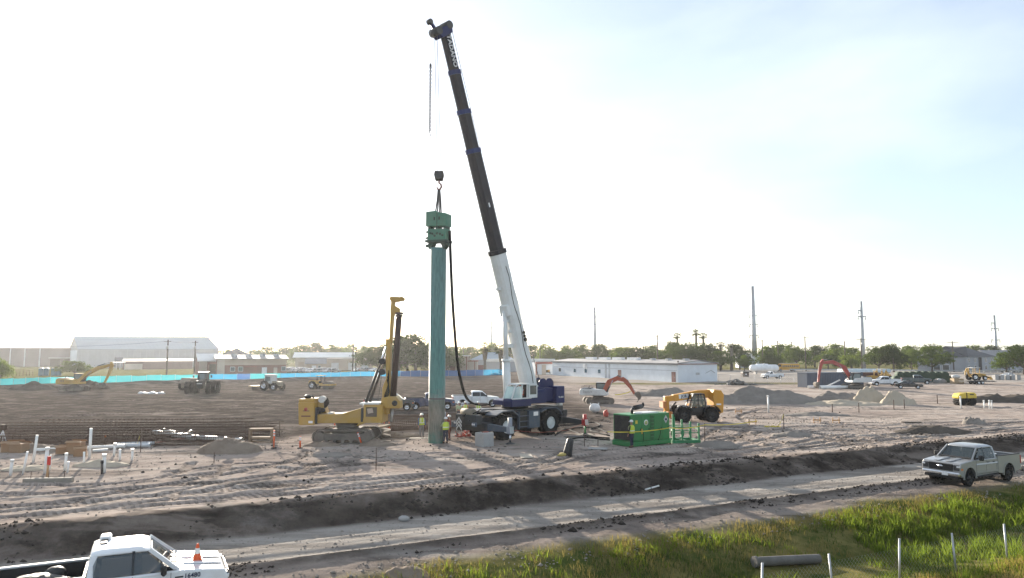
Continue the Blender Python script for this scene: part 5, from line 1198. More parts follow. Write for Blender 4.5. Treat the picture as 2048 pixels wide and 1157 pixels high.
# boom
tipw = D(890, 76, PILE_XY.y + .25); tip_z = tipw.z - CC.z
foot = Vector((-1.7, 0, 3.15)); tipl = Vector((7.35, 0, tip_z)); bd = (tipl - foot).normalized(); BL = (tipl - foot).length
def q_at(py):
    lo, hi = 0., 1.
    for _ in range(40):
        md = (lo + hi) / 2; l_ = foot + bd * BL * md; lo, hi = (md, hi) if proj(cw(l_.x, 0, l_.z))[1] > py else (lo, md)
    return lo
bn = Vector((-bd.z, 0, bd.x))      # boom upper side normal (points back/up)
def boom_sec(q0, q1, hgt, wd, name, mat, par=None, taper=1.0):
    m = MB(); rings = []
    for q, k in ((q0, 1.0), (q1, taper)):
        c = foot + bd * BL * q; h_, w_ = hgt / 2 * k, wd / 2 * k
        rings.append([c + bn * a * h_ + Vector((0, b * w_, 0)) for a, b in ((1, -.82), (1, .82), (.75, 1), (-.55, 1), (-.85, .7), (-1, .3), (-1, -.3), (-.85, -.7), (-.55, -1), (.75, -1))])
    m.loft(rings); return m.build(name, mat, crane if par is None else par)
qs = [0.0, q_at(505), q_at(303), q_at(225), q_at(146), 1.0]
secs = [(1.22, .98), (.98, .86), (.88, .78), (.79, .71), (.70, .64)]
for i in range(5):
    b_ = boom_sec(qs[i], qs[i + 1] + .004, secs[i][0], secs[i][1], 'boom_section', CRW if i == 0 else BOOMD)
    if i < 4: boom_sec(qs[i + 1] - .006, qs[i + 1] + .006, secs[i][0] * 1.1, secs[i][1] * 1.1, 'boom_collar', NAVY if i else BOOMD, b_)
c = foot; m = MB(); m.box(foot + Vector((-.1, 0, .1)), (1.1, 1.15, 1.1), .1); m.build('boom_foot', CRW, crane)
m = MB()
for k in range(12):
    q = .03 + k * .028; a = foot + bd * BL * q; b = foot + bd * BL * (q + .028); yy = .50; h0 = .12 + .1 * math.sin(k * 1.3); h1 = .12 + .1 * math.sin((k + 1) * 1.3); m.tube([a + bn * h0 + Vector((0, yy, 0)), b + bn * h1 + Vector((0, yy, 0))], .03, 5)
m.build('boom_hose', BLACKR, crane)
for q, s in ((.155, .26), (.165, .18), (.175, .2)): a = foot + bd * BL * q + bn * .35; m = MB(); m.cyl(a + Vector((0, .48, 0)), a + Vector((0, .6, 0)), s * .6, n=12); m.build('hose_reel', BLACKP, crane)
for q in (.31, .22, .19): a = foot + bd * BL * q; m = MB(); m.box(a - bn * .68, (.25, .4, .22), .02); m.build('jib_bracket', CRW, crane)
for q in (.26, .34, .38): a = foot + bd * BL * q; m = MB(); m.box(a + bn * .68, (.2, .5, .16), .02); m.build('rope_guide', CDARK, crane)
# lettering near tip, on left flank
a = foot + bd * BL * ((qs[4] + 1) / 2); text_mesh('TADANO', .55, pm('lettering_pale', (.6, .6, .6), .6), crane, face_m(a + Vector((0, .335, 0)), -bd, bn), 'boom_lettering', .004, .01)
a = foot + bd * BL * q_at(412); m = MB(); m.box(a + Vector((0, .435, 0)), (.12, .01, .34), 0, (0, math.atan2(bd.x, bd.z), 0)); m.build('placard', LAMPW, crane)
# boom head
hp = foot + bd * BL
m = MB(); hx = lambda f, u: hp + bd * f + bn * u
pr = [(-.15, .44), (.30, .5), (.40, .25), (.22, -.45), (.05, -.85), (-.25, -.9), (-.5, -.65), (-.42, -.33)]
m.loft([[hx(f, u) + Vector((0, y, 0)) for f, u in pr] for y in (-.42, .42)]); m.build('boom_head', NAVY, crane)
for u, f in ((-.85, .0), (.3, .4)): m = MB(); q = hx(f, u); m.cyl(q + Vector((0, -.46, 0)), q + Vector((0, .46, 0)), .3, n=18); m.build('sheave', CDARK, crane)
m = MB(); q = [hx(.0, -.8), hx(.22, -.92), hx(.5, -1.05), hx(.72, -1.2)]; m.tube(q, [.2, .17, .15, .15], 8); m.build('auxiliary_head', NAVY, crane); m = MB(); m.cyl(q[3] + Vector((0, -.16, 0)), q[3] + Vector((0, .16, 0)), .2, n=14); m.build('auxiliary_sheave', CDARK, crane)
# luffing cylinder
ct = foot + bd * BL * q_at(618) - bn * .62; cb = Vector((.78, 0, 2.5)); md = cb.lerp(ct, .46)
m = MB(); m.cyl(cb, md, .30, n=18); m.build('luffing_cylinder', CRW, crane); m = MB(); m.cyl(md, ct, .19, n=16); m.cyl(md - Vector((0, 0, .1)), md + Vector((0, 0, .12)), .34, n=18); m.build('luffing_rod', CRW, crane)
m = MB(); m.box(ct + bn * .2, (.7, .9, .9), .08, (0, .25, 0)); m.build('cylinder_bracket', CRW, crane)
m = MB(); k_ = cb.lerp(ct, .62); m.bar(k_, k_ + Vector((-1.0, 0, .05)), .18, .3); m.build('cylinder_clamp', CRW, crane)
for y_ in (-.2, .2): m = MB(); m.tube([(-2.6, y_, 4.2), foot + bd * BL * .35 + bn * .7 + Vector((0, y_, 0)), foot + bd * BL * 1.0 + bn * .6 + Vector((0, y_, 0))], .022, 5); m.build('hoist_rope', CDARK, crane)

# pile
PX, PY = PILE_XY.x, PILE_XY.y; pz0 = gh(PX, PY)
pile_top = D(877, 497, PY).z; ham_top = D(877, 424, PY).z; blk = D(877, 353, PY).z
pmat = bpy.data.materials.new('pile_teal_paint'); pmat.use_nodes = True; n = pmat.node_tree.nodes; l = pmat.node_tree.links.new; b_ = n['Principled BSDF']
g_ = n.new('ShaderNodeTexCoord'); sx_ = n.new('ShaderNodeSeparateXYZ'); l(g_.outputs['Object'], sx_.inputs[0]); nz_ = n.new('ShaderNodeTexNoise'); nz_.inputs['Scale'].default_value = 1.1; nz_.inputs['Detail'].default_value = 9; nz_.inputs['Roughness'].default_value = .7; l(g_.outputs['Object'], nz_.inputs['Vector'])
ad_ = n.new('ShaderNodeMath'); ad_.operation = 'MULTIPLY_ADD'; ad_.inputs[1].default_value = 3.2; l(nz_.outputs['Fac'], ad_.inputs[0]); l(sx_.outputs['Z'], ad_.inputs[2])
cr_ = n.new('ShaderNodeValToRGB'); mr_ = n.new('ShaderNodeMapRange'); mr_.inputs['From Max'].default_value = 14; l(ad_.outputs[0], mr_.inputs['Value']); l(mr_.outputs['Result'], cr_.inputs['Fac'])
el = cr_.color_ramp.elements; el[0].position = .0; el[0].color = (.07, .17, .135, 1); el[1].position = .98; el[1].color = (.095, .20, .185, 1)
for ps, cl in ((.12, (.08, .19, .15)), (.17, (.19, .20, .17)), (.25, (.27, .255, .22)), (.33, (.19, .225, .2)), (.38, (.08, .20, .17)), (.6, (.075, .195, .175)), (.8, (.10, .21, .195))): e = el.new(ps); e.color = (*cl, 1)
ns_ = n.new('ShaderNodeTexNoise'); ns_.inputs['Scale'].default_value = 3; ns_.inputs['Detail'].default_value = 8; mp_ = n.new('ShaderNodeMapping'); mp_.inputs['Scale'].default_value = (4, 4, .5); l(g_.outputs['Object'], mp_.inputs['Vector']); l(mp_.outputs[0], ns_.inputs['Vector'])
mx_ = n.new('ShaderNodeMixRGB'); mx_.blend_type = 'MULTIPLY'; mx_.inputs['Fac'].default_value = .6; l(cr_.outputs['Color'], mx_.inputs['Color1']); r2 = n.new('ShaderNodeValToRGB'); r2.color_ramp.elements[0].position = .3; r2.color_ramp.elements[0].color = (.42, .40, .38, 1); r2.color_ramp.elements[1].position = .6; l(ns_.outputs['Fac'], r2.inputs['Fac']); l(r2.outputs['Color'], mx_.inputs['Color2'])
l(mx_.outputs['Color'], b_.inputs['Base Color']); b_.inputs['Roughness'].default_value = .55
pile = thing('steel_casing_pile', 'tall teal-green steel casing pile standing upright in the ground', 'pile', (PX, PY, pz0))
m = MB(); PR = .58; H_ = pile_top - pz0; m.lathe([(PR, -.5), (PR, 2.95), (PR + .012, 2.96), (PR + .012, 3.02), (PR, 3.03), (PR, H_), (PR - .05, H_), (PR - .05, H_ - 1)], (0, 0, 0), n=40, caps=False); m.build('casing', pmat, pile)
m = MB(); m.lathe([(PR + .004, 3.05), (PR + .03, 3.07), (PR + .03, 3.13), (PR + .004, 3.15)], (0, 0, 0), n=40, caps=False); m.build('weld_band', pm('weld_rust', (.12, .10, .09), .8), pile)
# vibratory hammer
HG = pm('hammer_green', (.055, .175, .115), .5, 0, .35, (.09, .10, .085), 1.6, var=.1); HGD = pm('hammer_dark', (.04, .075, .058), .6, 0, .4, (.07, .06, .05), 2)
ham = thing('vibratory_hammer', 'green vibratory hammer clamped on top of the teal pile', 'pile hammer', (PX, PY, pile_top), R(-24))
T = ham_top - pile_top; k = T / 2.6
m = MB(); m.prism([(-.85, 1.55 * k), (.85, 1.48 * k), (.85, 2.35 * k), (.70, 2.42 * k), (.05, 2.5 * k), (-.05, 2.62 * k), (-.85, 2.6 * k)], -.42, .42, 'y', .03, .04); sup = bev(m.build('suppressor_housing', HG, ham), .02)
for x in (-.12, .28): m = MB(); m.box((x, -.425, 2.05 * k), (.09, .02, .22)); m.build('slot', DARKM, sup)
m = MB(); m.box((-.86, -.05, 2.0 * k), (.02, .5, .5)); m.build('side_opening', DARKM, sup); m = MB(); m.box((.1, -.43, 2.0 * k), (.04, .03, .95 * k)); m.build('joint_strip', HGD, sup)
for x in (-.62, .02, .68): m = MB(); m.box((x, 0, 1.45 * k), (.22, .6, .3), .02); m.build('rubber_mount', HGD, ham)
m = MB(); m.prism([(-.72, .55 * k), (.78, .5 * k), (.82, 1.3 * k), (-.72, 1.36 * k)], -.38, .38, 'y', .03, .04); gb = bev(m.build('gearcase', HG, ham), .02)
for x, z in ((-.45, 1.05), (-.28, 1.0), (-.1, .85), (.1, 1.0), (.35, .95), (.55, .85)): m = MB(); m.lathe([(.001, -.41), (.09, -.41), (.09, -.37)], (x, 0, z * k), 'y', 12); m.build('bearing_cover', HGD, gb)
for z, x0 in ((1.15, -1.0), (.72, -1.05)): m = MB(); m.prism([(-.7, z * k - .12), (x0, z * k + .02), (-.85, z * k + .12), (-.7, z * k + .16)], -.2, .2, 'y'); m.build('side_lug', HGD, gb)
m = MB(); m.prism([(-.85, .42 * k), (.9, .36 * k), (.88, .52 * k), (-.85, .58 * k)], -.5, .5, 'y', .02, .02); m.build('clamp_beam', HGD, ham)
for s_ in (-1, 1):
    m = MB(); m.prism([(s_ * .25, .4 * k), (s_ * .72, .4 * k), (s_ * .74, .12 * k), (s_ * .60, -.1), (s_ * .46, -.1), (s_ * .40, .12 * k)], -.25, .25, 'y', .02, .02); m.build('clamp_jaw', HGD, ham); m = MB(); m.cyl((s_ * .6, -.1, .2 * k), (s_ * .95, -.1, .2 * k), .12, n=10); m.build('clamp_cylinder', HGD, ham)
# sling, hook block
t = thing('chain_sling', 'dark bundled wire sling between hook and green hammer', 'sling', (PX, PY, ham_top)); m = MB(); hk = D(877, 380, PY).z - ham_top
for s_ in (-.1, -.03, .05, .11): m.tube([(s_ * 2.2 - .05, 0, -.35), (s_ * 1.3, .05, hk * .5), (s_ * .6, 0, hk)], .055, 6)
m.build('sling_legs', CDARK, t)
t = thing('hook_block', 'black crane hook block hanging above the pile', 'hook block', (PX, PY, blk)); m = MB(); m.prism([(-.36, .1), (-.30, .36), (.30, .36), (.36, .1), (.26, -.32), (-.26, -.32)], -.26, .26, 'y', .03, .05); bev(m.build('block_body', DARKM, t), .02)
for y in (-.28, .28): m = MB(); m.cyl((0, y - .02, .05), (0, y + .02, .05), .27, n=18); m.build('cheek_plate', CDARK, t)
m = MB(); m.cyl((0, 0, -.55), (0, 0, -.3), .07, n=8); m.tube([(0, 0, -.5), (.14, 0, -.62), (.17, 0, -.8), (.08, 0, -.97), (-.07, 0, -.97), (-.15, 0, -.84), (-.13, 0, -.74)], [.06, .07, .08, .08, .07, .05, .03], 8); m.build('hook', pm('hook_dark_red', (.12, .035, .03), .6), t)
hpw = cw(hx(.0, -.85).x, 0, hx(.0, -.85).z); tops = hpw.z
t = thing('crane_hoist_ropes', 'thin hoist ropes running from boom tip down to the hook block', 'rope', (0, 0, 0))
for dx in (-.14, .14): m = MB(); m.tube([(PX + dx, PY, blk + .3), (hpw.x + dx * .6, hpw.y, tops)], .018, 4); m.build('rope', CDARK, t)
# auxiliary line with chain
ap = D(861, 130, PY - .4); ae = D(861, 270, PY - .4); axw = cw(q[3].x, 0, q[3].z)
t = thing('auxiliary_chain', 'short dark chain hanging free below the boom tip', 'chain', (ap.x, ap.y, ap.z)); m = MB(); m.tube([(0, 0, 0), (axw.x - ap.x, axw.y - ap.y, axw.z - ap.z)], .008, 4); m.build('rope', STEEL_G, t)
m = MB(); m.ball((0, 0, -.05), (.09, .09, .16), 8, 6); m.build('swivel', CDARK, t)
L2 = ap.z - ae.z; nl = 34; link = None
for k_ in range(nl):
    if link is None:
        m = MB(); m.tube([(.07 * math.cos(a), 0, .10 * math.sin(a)) for a in [2 * math.pi * j / 8 for j in range(9)]], .034, 5, False); link = m.mesh('link', [CDARK])
    o = obj('link', link, t, (0, 0, -.2 - (L2 - .3) * k_ / nl), (0, 0, R(90) * (k_ % 2)))
m = MB(); m.tube([(0, 0, -L2 + .1), (.08, 0, -L2), (.05, 0, -L2 - .1), (-.06, 0, -L2 - .08)], .03, 6); m.build('hook', CDARK, t)
# hydraulic hose from hammer to ground near crane
pts = [D(px, py, d) for px, py, d in ((899, 462, PY - .5), (901, 520, PY), (904, 590, PY + .3), (908, 650, PY + .6), (914, 720, PY + 1.2), (922, 765, PY + 2), (931, 793, PY + 3), (943, 806, PY + 3.6), (962, 811, PY + 4), (985, 808, PY + 4.4))]
t = thing('hydraulic_hose', 'thick black hydraulic hose bundle drooping from hammer to crane deck', 'hose', (0, 0, 0))
def smooth(P, k=6):
    out = []
    for i in range(len(P) - 1):
        p0, p1, p2, p3 = P[max(i - 1, 0)], P[i], P[i + 1], P[min(i + 2, len(P) - 1)]
        for j in range(k): s = j / k; out.append(.5 * ((2 * p1) + (p2 - p0) * s + (2 * p0 - 5 * p1 + 4 * p2 - p3) * s * s + (3 * p1 - p0 - 3 * p2 + p3) * s ** 3))
    return out + [P[-1]]
sm_ = smooth(pts)
for o_ in ((0, 0), (.07, .03), (-.05, .06)): m = MB(); m.tube([p + Vector((o_[0], o_[1], 0)) for p in sm_], .05, 6); m.build('hose', BLACKR, t)

# ------------------------------------------------------------------ drill rig
dp = G(687, 888); rig = thing('drilling_rig', 'yellow crawler drilling rig with upright mast and dark kelly bar', 'drilling rig', (dp.x, dp.y + 1.35, gh(dp.x, dp.y + 1.3)), R(-2))
s0 = F_PX / (dp.y + .2)
def rx_(px): return (px - 687) / s0
def rz_(py): return (888 - py) / s0 + .0
def rpoly(pts): return [(rx_(a), rz_(b)) for a, b in pts]
RYE = pm('rig_yellow', (.41, .25, .05), .5, 0, .4, (.36, .28, .19), 1.1, spec=.4); KEL = pm('kelly_brown', (.075, .05, .042), .6, .3, .4, (.13, .1, .085), 1.5)
for s_ in (-1, 1): track(rig, -2.15, 2.15, s_ * 1.25, .62, .98, TRKM)
m = MB(); m.box((0, 0, .75), (2.0, 2.0, .5), .08); m.cyl((-.05, 0, .9), (-.05, 0, 1.35), .8, n=24); m.build('undercarriage', TRKM, rig)
m = MB(); m.prism(rpoly([(630, 832), (668, 831), (682, 830), (722, 818), (724, 849), (630, 849)]), -.95, .75, 'y', .03, .04); bev(m.build('main_frame', RYE, rig), .02)
m = MB(); m.prism(rpoly([(595, 808), (628, 808), (628, 852), (597, 852)]), -1.25, 1.1, 'y', .04, .05); eb = bev(m.build('engine_house', RYE, rig), .03)
m = MB(); m.prism(rpoly([(596, 801), (626, 801), (626, 808), (596, 808)]), -1.2, 1.05, 'y', .02, .02); m.build('engine_cover', RYE, rig)
m = MB(); m.prism(rpoly([(628.5, 818), (632, 818), (632, 850), (628.5, 850)]), -1.1, 1.0, 'y'); m.build('radiator_edge', CDARK, rig)
m = MB(); q = rpoly([(611, 821)])[0]; m.lathe([(.001, -1.262), (.13, -1.262), (.13, -1.25)], (q[0], 0, q[1]), 'y', 16); m.build('round_logo', pm('logo_red', (.35, .04, .03), .5), eb)
m = MB(); a, b = rpoly([(605, 825), (618, 822.5)]); m.box(((a[0] + b[0]) / 2, -1.256, (a[1] + b[1]) / 2 - .02), (.45, .012, .06)); a, b = rpoly([(601, 836), (622, 833)]); m.box(((a[0] + b[0]) / 2, -1.256, (a[1] + b[1]) / 2), (.66, .012, .09)); m.build('lettering_strip', pm('lettering_maroon', (.13, .04, .035), .6), eb)
m = MB(); a = rpoly([(621, 846)])[0]; m.box((a[0], -1.256, a[1]), (.3, .012, .16)); m.build('notice_plate', LAMPW, eb)
m = MB(); a = rpoly([(606, 798)])[0]; m.ball((a[0], -.3, a[1]), (.28, .3, .16), 12, 8); m.tube([(a[0] + .1, -.3, a[1] + .05), (a[0] + .35, -.3, a[1] + .05), (a[0] + .42, -.3, a[1] - .15)], .07, 8); m.build('air_filter', BLACKP, rig)
a = rpoly([(636, 803)])[0]; m = MB(); m.cyl((a[0], -.6, a[1]), (a[0], -.1, a[1]), .24, n=18); m.build('silencer', WHT, rig)
m = MB(); m.prism(rpoly([(629, 800), (640, 815), (646, 830), (629, 830)]), -.5, .3, 'y', .02, .02); m.build('pump_mount', RYE, rig)
m = MB()
for k_ in range(5): a, b, c_ = rpoly([(634 + k_ * 2, 800), (641 + k_ * 1.5, 806 + k_), (642 - k_, 824)]); m.tube(smooth([Vector((a[0], -.4 + .1 * k_, a[1])), Vector((b[0], -.5 + .1 * k_, b[1])), Vector((c_[0], -.5 + .1 * k_, c_[1]))], 4), .04, 5)
m.build('hoses', BLACKR, rig)
for px, py, r_ in ((640, 824, .16), (633, 824, .2)): a = rpoly([(px, py)])[0]; m = MB(); m.cyl((a[0], -.75, a[1]), (a[0], -.55, a[1]), r_, n=14); m.build('hose_reel', BLACKP, rig)
m = MB(); m.prism(rpoly([(652, 828), (661, 828), (661, 832), (652, 832)]), -.8, -.3, 'y'); m.build('deck_box', WHT, rig)
# right cabin / winch house
m = MB(); m.prism(rpoly([(724, 812), (762, 812), (762, 848), (728, 848), (714, 854), (710, 854), (724, 838)]), -.98, .95, 'y', .03, .03); cbx = bev(m.build('operator_cabin', RYE, rig), .02)
m = MB(); m.prism(rpoly([(729, 817), (751, 817), (751, 836), (729, 836)]), -.995, -.97, 'y'); m.build('cabin_window', glass('rig_glass', (.05, .045, .04)), cbx)
m = MB(); m.prism(rpoly([(731, 820), (742, 819), (744, 828), (733, 830)]), -1.002, -.996, 'y'); m.build('window_sticker', W_TAN, cbx)
m = MB(); m.prism(rpoly([(716, 809), (757, 808.5), (755, 812), (716, 812)]), -1.0, .97, 'y', .02, .02); m.build('cabin_roof', CRW, rig)
m = MB(); m.prism(rpoly([(719, 818), (723.5, 818), (723.5, 846), (719, 846)]), -1.0, -.9, 'y'); m.build('door_post', CDARK, rig)
# mast
ym = -.05
def mbar(name, pts, y0, y1, mat, ins=.03): m = MB(); m.prism(rpoly(pts), y0, y1, 'y', ins, ins); return bev(m.build(name, mat, rig), .015, 1)
mbar('mast_lower', [(762, 682), (772, 682), (772, 832), (756, 832), (757, 780), (764, 760), (762.5, 700)], ym - .3, ym + .3, RYE)
mbar('mast_upper', [(771.3, 604), (779, 604), (774, 690), (768.3, 690)], ym - .22, ym + .22, RYE)
mh = mbar('mast_head', [(769, 599), (772, 595.5), (787, 596), (796, 600), (796, 603), (784, 606), (772, 607.5)], ym - .3, ym + .3, RYE)
for px in (773, 793): a = rpoly([(px, 600)])[0]; m = MB(); m.cyl((a[0], ym - .36, a[1]), (a[0], ym + .36, a[1]), .15, n=14); m.build('crown_sheave', RYE, mh)
mbar('kelly_guide', [(777, 613), (789, 620), (789, 630), (780, 628), (776, 640)], ym - .15, ym + .15, RYE, .01)
m = MB(); q0, q1, q2 = rpoly([(787.5, 632), (783, 720), (778, 800)]); m.tube([(q0[0], ym, q0[1]), (q1[0], ym, q1[1]), (q2[0], ym, q2[1])], [.2, .2, .2], 12); kb = m.build('kelly_bar', KEL, rig)
for py, r_ in ((630, .3), (635, .26)): a = rpoly([(787.5 - (py - 632) * .05, py)])[0]; m = MB(); m.cyl((a[0], ym, a[1] - .05), (a[0], ym, a[1] + .08), r_, n=14); m.build('kelly_flange', KEL, kb)
for o_ in (-.19, .0, .19): m = MB(); m.tube([(q0[0] + o_, ym - .14, q0[1] - .3), (q2[0] + o_, ym - .14, q2[1])], .03, 4); m.build('drive_rib', KEL, kb)
rd = mbar('rotary_drive', [(757, 800), (770, 797), (786, 797), (794, 806), (795, 820), (764, 821), (756, 812)], ym - .55, ym + .5, RYE)
a = rpoly([(784, 810)])[0]; m = MB(); m.lathe([(.001, -.64), (.2, -.64), (.2, -.6), (.12, -.6)], (a[0], 0, a[1]), 'y', 16); m.build('motor', BLACKP, rd)
m = MB(); a, b = rpoly([(776, 821), (774, 848)]); m.cyl((a[0], ym, a[1]), (b[0], ym, b[1]), .13, .1, n=10); m.build('kelly_stub', STEEL_G, rig)
for o_ in (-.35, .3):
    a, b = rpoly([(726 + o_ * 6, 812), (765 + o_ * 3, 697)]); ram(rig, a, b, .105, ym + o_, 'mast_ram', .58)
for px, py in ((752, 727), (752, 748)): a = rpoly([(px, py)])[0]; m = MB(); m.cyl((a[0] + .15, ym - .5, a[1]), (a[0] + .15, ym + .1, a[1]), .22, n=14); m.build('winch', BLACKP, rig)
m = MB()
for k_ in range(4): P_ = [Vector((x, ym - .36 - .02 * k_, z)) for x, z in rpoly([(770 - k_, 745 + k_ * 6), (769 + k_, 775 + k_ * 4), (762 + k_ * 2, 798 + k_), (772 + k_ * 3, 806 - k_)])]; m.tube(smooth(P_, 4), .035, 5)
m.build('mast_hoses', BLACKR, rig)
m = MB(); m.tube([(rx_(796), ym, rz_(604)), (rx_(792), ym, rz_(632))], .02, 4); m.tube([(rx_(770), ym + .2, rz_(604)), (rx_(745), ym + .2, rz_(815))], .018, 4); m.build('ropes', CDARK, rig)
# auger bucket lying by the rig
a = GP(757, 878); t = thing('drill_auger', 'muddy spiral drill auger resting right of the drilling rig tracks', 'auger', (a.x, a.y + .4, a.z)); MUD = pm('mud_crust', (.26, .215, .17), .9, dirt=.5, bump=.5, bscale=8)
m = MB(); m.cyl((0, 0, 0), (0, 0, 1.05), .12, n=10); m.build('stem', MUD, t)
m = MB(); rr = []
for k_ in range(49): an = k_ / 48 * 4 * math.pi; z = .05 + .85 * k_ / 48; r_ = .8 + .06 * math.sin(an * 3); rr.append([(.1 * math.cos(an), .1 * math.sin(an), z), (r_ * math.cos(an), r_ * math.sin(an), z), (r_ * math.cos(an), r_ * math.sin(an), z + .13), (.1 * math.cos(an), .1 * math.sin(an), z + .16)])
m.loft(rr); m.build('flight', MUD, t)

# ------------------------------------------------------------------ green power pack
GRN = pm('power_pack_green', (.02, .18, .05), .45, 0, .4, (.07, .10, .055), 1.2, spec=.4); GRN2 = pm('rack_green', (.03, .20, .085), .5, 0, .3, (.1, .12, .08), 1.5)
gp = thing('hydraulic_power_pack', 'bright green hydraulic power pack with black radiator grille', 'power pack', (7.98, 48.2, gh(7.98, 48.2) + .02), R(35.5))
GW, GL, GHt = 1.72, 3.75, 2.12     # y in 0..GW away, x in 0..GL
m = MB(); m.box((GL / 2, GW / 2, .16), (GL + .14, GW + .14, .32), .03); bev(m.build('skid', GRN, gp), .015)
m = MB(); m.box((GL / 2, GW / 2, .32 + (GHt - .32) / 2), (GL, GW, GHt - .32), .03); bev(m.build('enclosure', GRN, gp), .015)
m = MB(); m.box((-.012, GW / 2, 1.22), (.03, GW - .24, 1.62)); gr = m.build('radiator_grille', DARKM, gp)
for k_ in range(18): mm = MB(); mm.box((-.03, GW / 2, .45 + k_ * .09), (.012, GW - .26, .02)); mm.build('grille_bar', BLACKP, gr)
for x0, x1 in ((.08, .95), (.98, 1.75), (2.22, 2.95), (2.98, 3.65)): m = MB(); m.box(((x0 + x1) / 2, -.008, 1.2), (x1 - x0, .02, 1.6), .008); dd = m.build('door_panel', GRN, gp); m = MB(); m.box((x1 - .08, -.03, 1.1), (.05, .03, .16)); m.build('latch', BLACKP, dd)
m = MB(); m.box((1.99, -.0, 1.2), (.36, .01, 1.66)); m.build('ladder_recess', pm('recess_green', (.012, .10, .03), .6), gp)
for k_ in range(7): m = MB(); m.box((1.99, -.03, .55 + k_ * .24), (.36, .05, .04)); m.build('rung', GRN, gp)
def disc(par, x, z, r, mat, name): m = MB(); m.lathe([(.001, -.034), (r, -.034), (r, -.015)], (x, 0, z), 'y', 24); return m.build(name, mat, par)
o = disc(gp, 1.40, 1.55, .19, pm('emblem_white', (.7, .72, .66), .5), 'round_emblem'); disc(o, 1.40, 1.55, .13, pm('emblem_olive', (.35, .38, .12), .5), 'emblem_centre').location = (0, -.004, 0)
o = MB(); o.prism([(3.35, 1.4), (3.56, 1.68), (3.35, 1.96), (3.14, 1.68)], -.034, -.019); o = o.build('diamond_emblem', pm('emblem_grey', (.45, .46, .48), .5), gp); mm = MB(); mm.prism([(3.25, 1.6), (3.45, 1.6), (3.45, 1.74), (3.25, 1.74)], -.04, -.033); mm.build('emblem_centre', LOGO_D, o)
m = MB(); m.box((.48, -.025, 1.62), (.2, .012, .22)); m.build('yellow_sticker', pm('sticker_yellow', (.6, .5, .05), .6), gp)
m = MB(); m.box((.98, -.035, .98), (.1, .03, .34)); m.build('warning_label', pm('sticker_amber', (.5, .33, .05), .6), gp)
m = MB(); m.tube(smooth([Vector((.85, .75, GHt)), Vector((.82, .7, GHt + .28)), Vector((1.1, .75, GHt + .38)), Vector((2.0, .9, GHt + .42))], 5), [.1] * 16, 10); m.tube([(1.1, .75, GHt + .38), (1.9, .9, GHt + .44)], .17, 12); m.tube(smooth([Vector((1.9, .9, GHt + .42)), Vector((2.12, .95, GHt + .45)), Vector((2.16, .95, GHt + .55)), Vector((2.1, .93, GHt + .66))], 5), .075, 10); m.build('exhaust', BLACKP, gp)
m = MB(); m.box((2.3, .9, GHt + .02), (1.5, 1.0, .06), .01); m.lathe([(.3, 0), (.3, .08), (.001, .1)], (1.2, .55, GHt), n=18); m.build('roof_plate', CRW, gp)
m = MB(); m.tube(smooth([Vector((1.05, -.05, 1.0)), Vector((1.1, -.07, .6)), Vector((1.0, -.06, .2))], 5), .018, 5); m.tube(smooth([Vector((2.6, -.05, 1.1)), Vector((2.75, -.07, .8)), Vector((2.5, -.07, .3))], 5), .018, 5); m.build('cables', BLACKR, gp)
# green hose rack
rk = thing('green_hose_rack', 'green steel hose rack skid right of the power pack', 'rack', (11.2, 50.3, gh(11.2, 50.3) + .02), R(10))
m = MB(); m.box((1.05, .1, .1), (2.1, .16, .2)); m.box((1.05, 1.5, .1), (2.1, .16, .2)); m.box((.08, .8, .1), (.16, 1.5, .2)); m.box((2.02, .8, .1), (.16, 1.5, .2)); m.box((1.05, .8, .1), (.16, 1.5, .2)); m.build('base_frame', GRN2, rk)
for (x, y, h) in ((.1, .1, 2.0), (.1, 1.5, 2.1), (.75, .1, 1.3), (.75, 1.5, 1.7), (1.35, .1, 1.1), (1.35, 1.5, 1.5), (2.0, .1, 1.35), (2.0, 1.5, 1.35)):
    m = MB(); m.box((x, y, .2 + h / 2 - .1), (.13, .13, h - .2), .01); m.build('post', GRN2, rk)
for y in (.1, 1.5):
    for z in (.7, 1.1): m = MB(); m.box((1.05, y + .01, z), (1.9, .05, .06)); m.build('rail', GRN2, rk)
for x in (.1, 2.0): m = MB(); m.box((x + .01, .8, .95), (.05, 1.4, .06)); m.build('cross_rail', GRN2, rk)
m = MB()
for k_ in range(6): m.tube([(.75 + .42 * math.cos(a), .75 + .05 * k_, .62 + .42 * math.sin(a)) for a in [2 * math.pi * j / 16 for j in range(17)]], .045, 6, False)
m.build('hose_coil', GRN2, rk)

# ------------------------------------------------------------------ telehandler
tp = G(1395, 846); th = thing('telehandler', 'yellow telehandler with black cab parked behind the green power pack', 'telehandler', (tp.x, tp.y + 1.1, gh(tp.x, tp.y)), R(187))
TY = pm('telehandler_yellow', (.60, .27, .02), .4, 0, .25, (.38, .28, .16), 1.2, spec=.45)
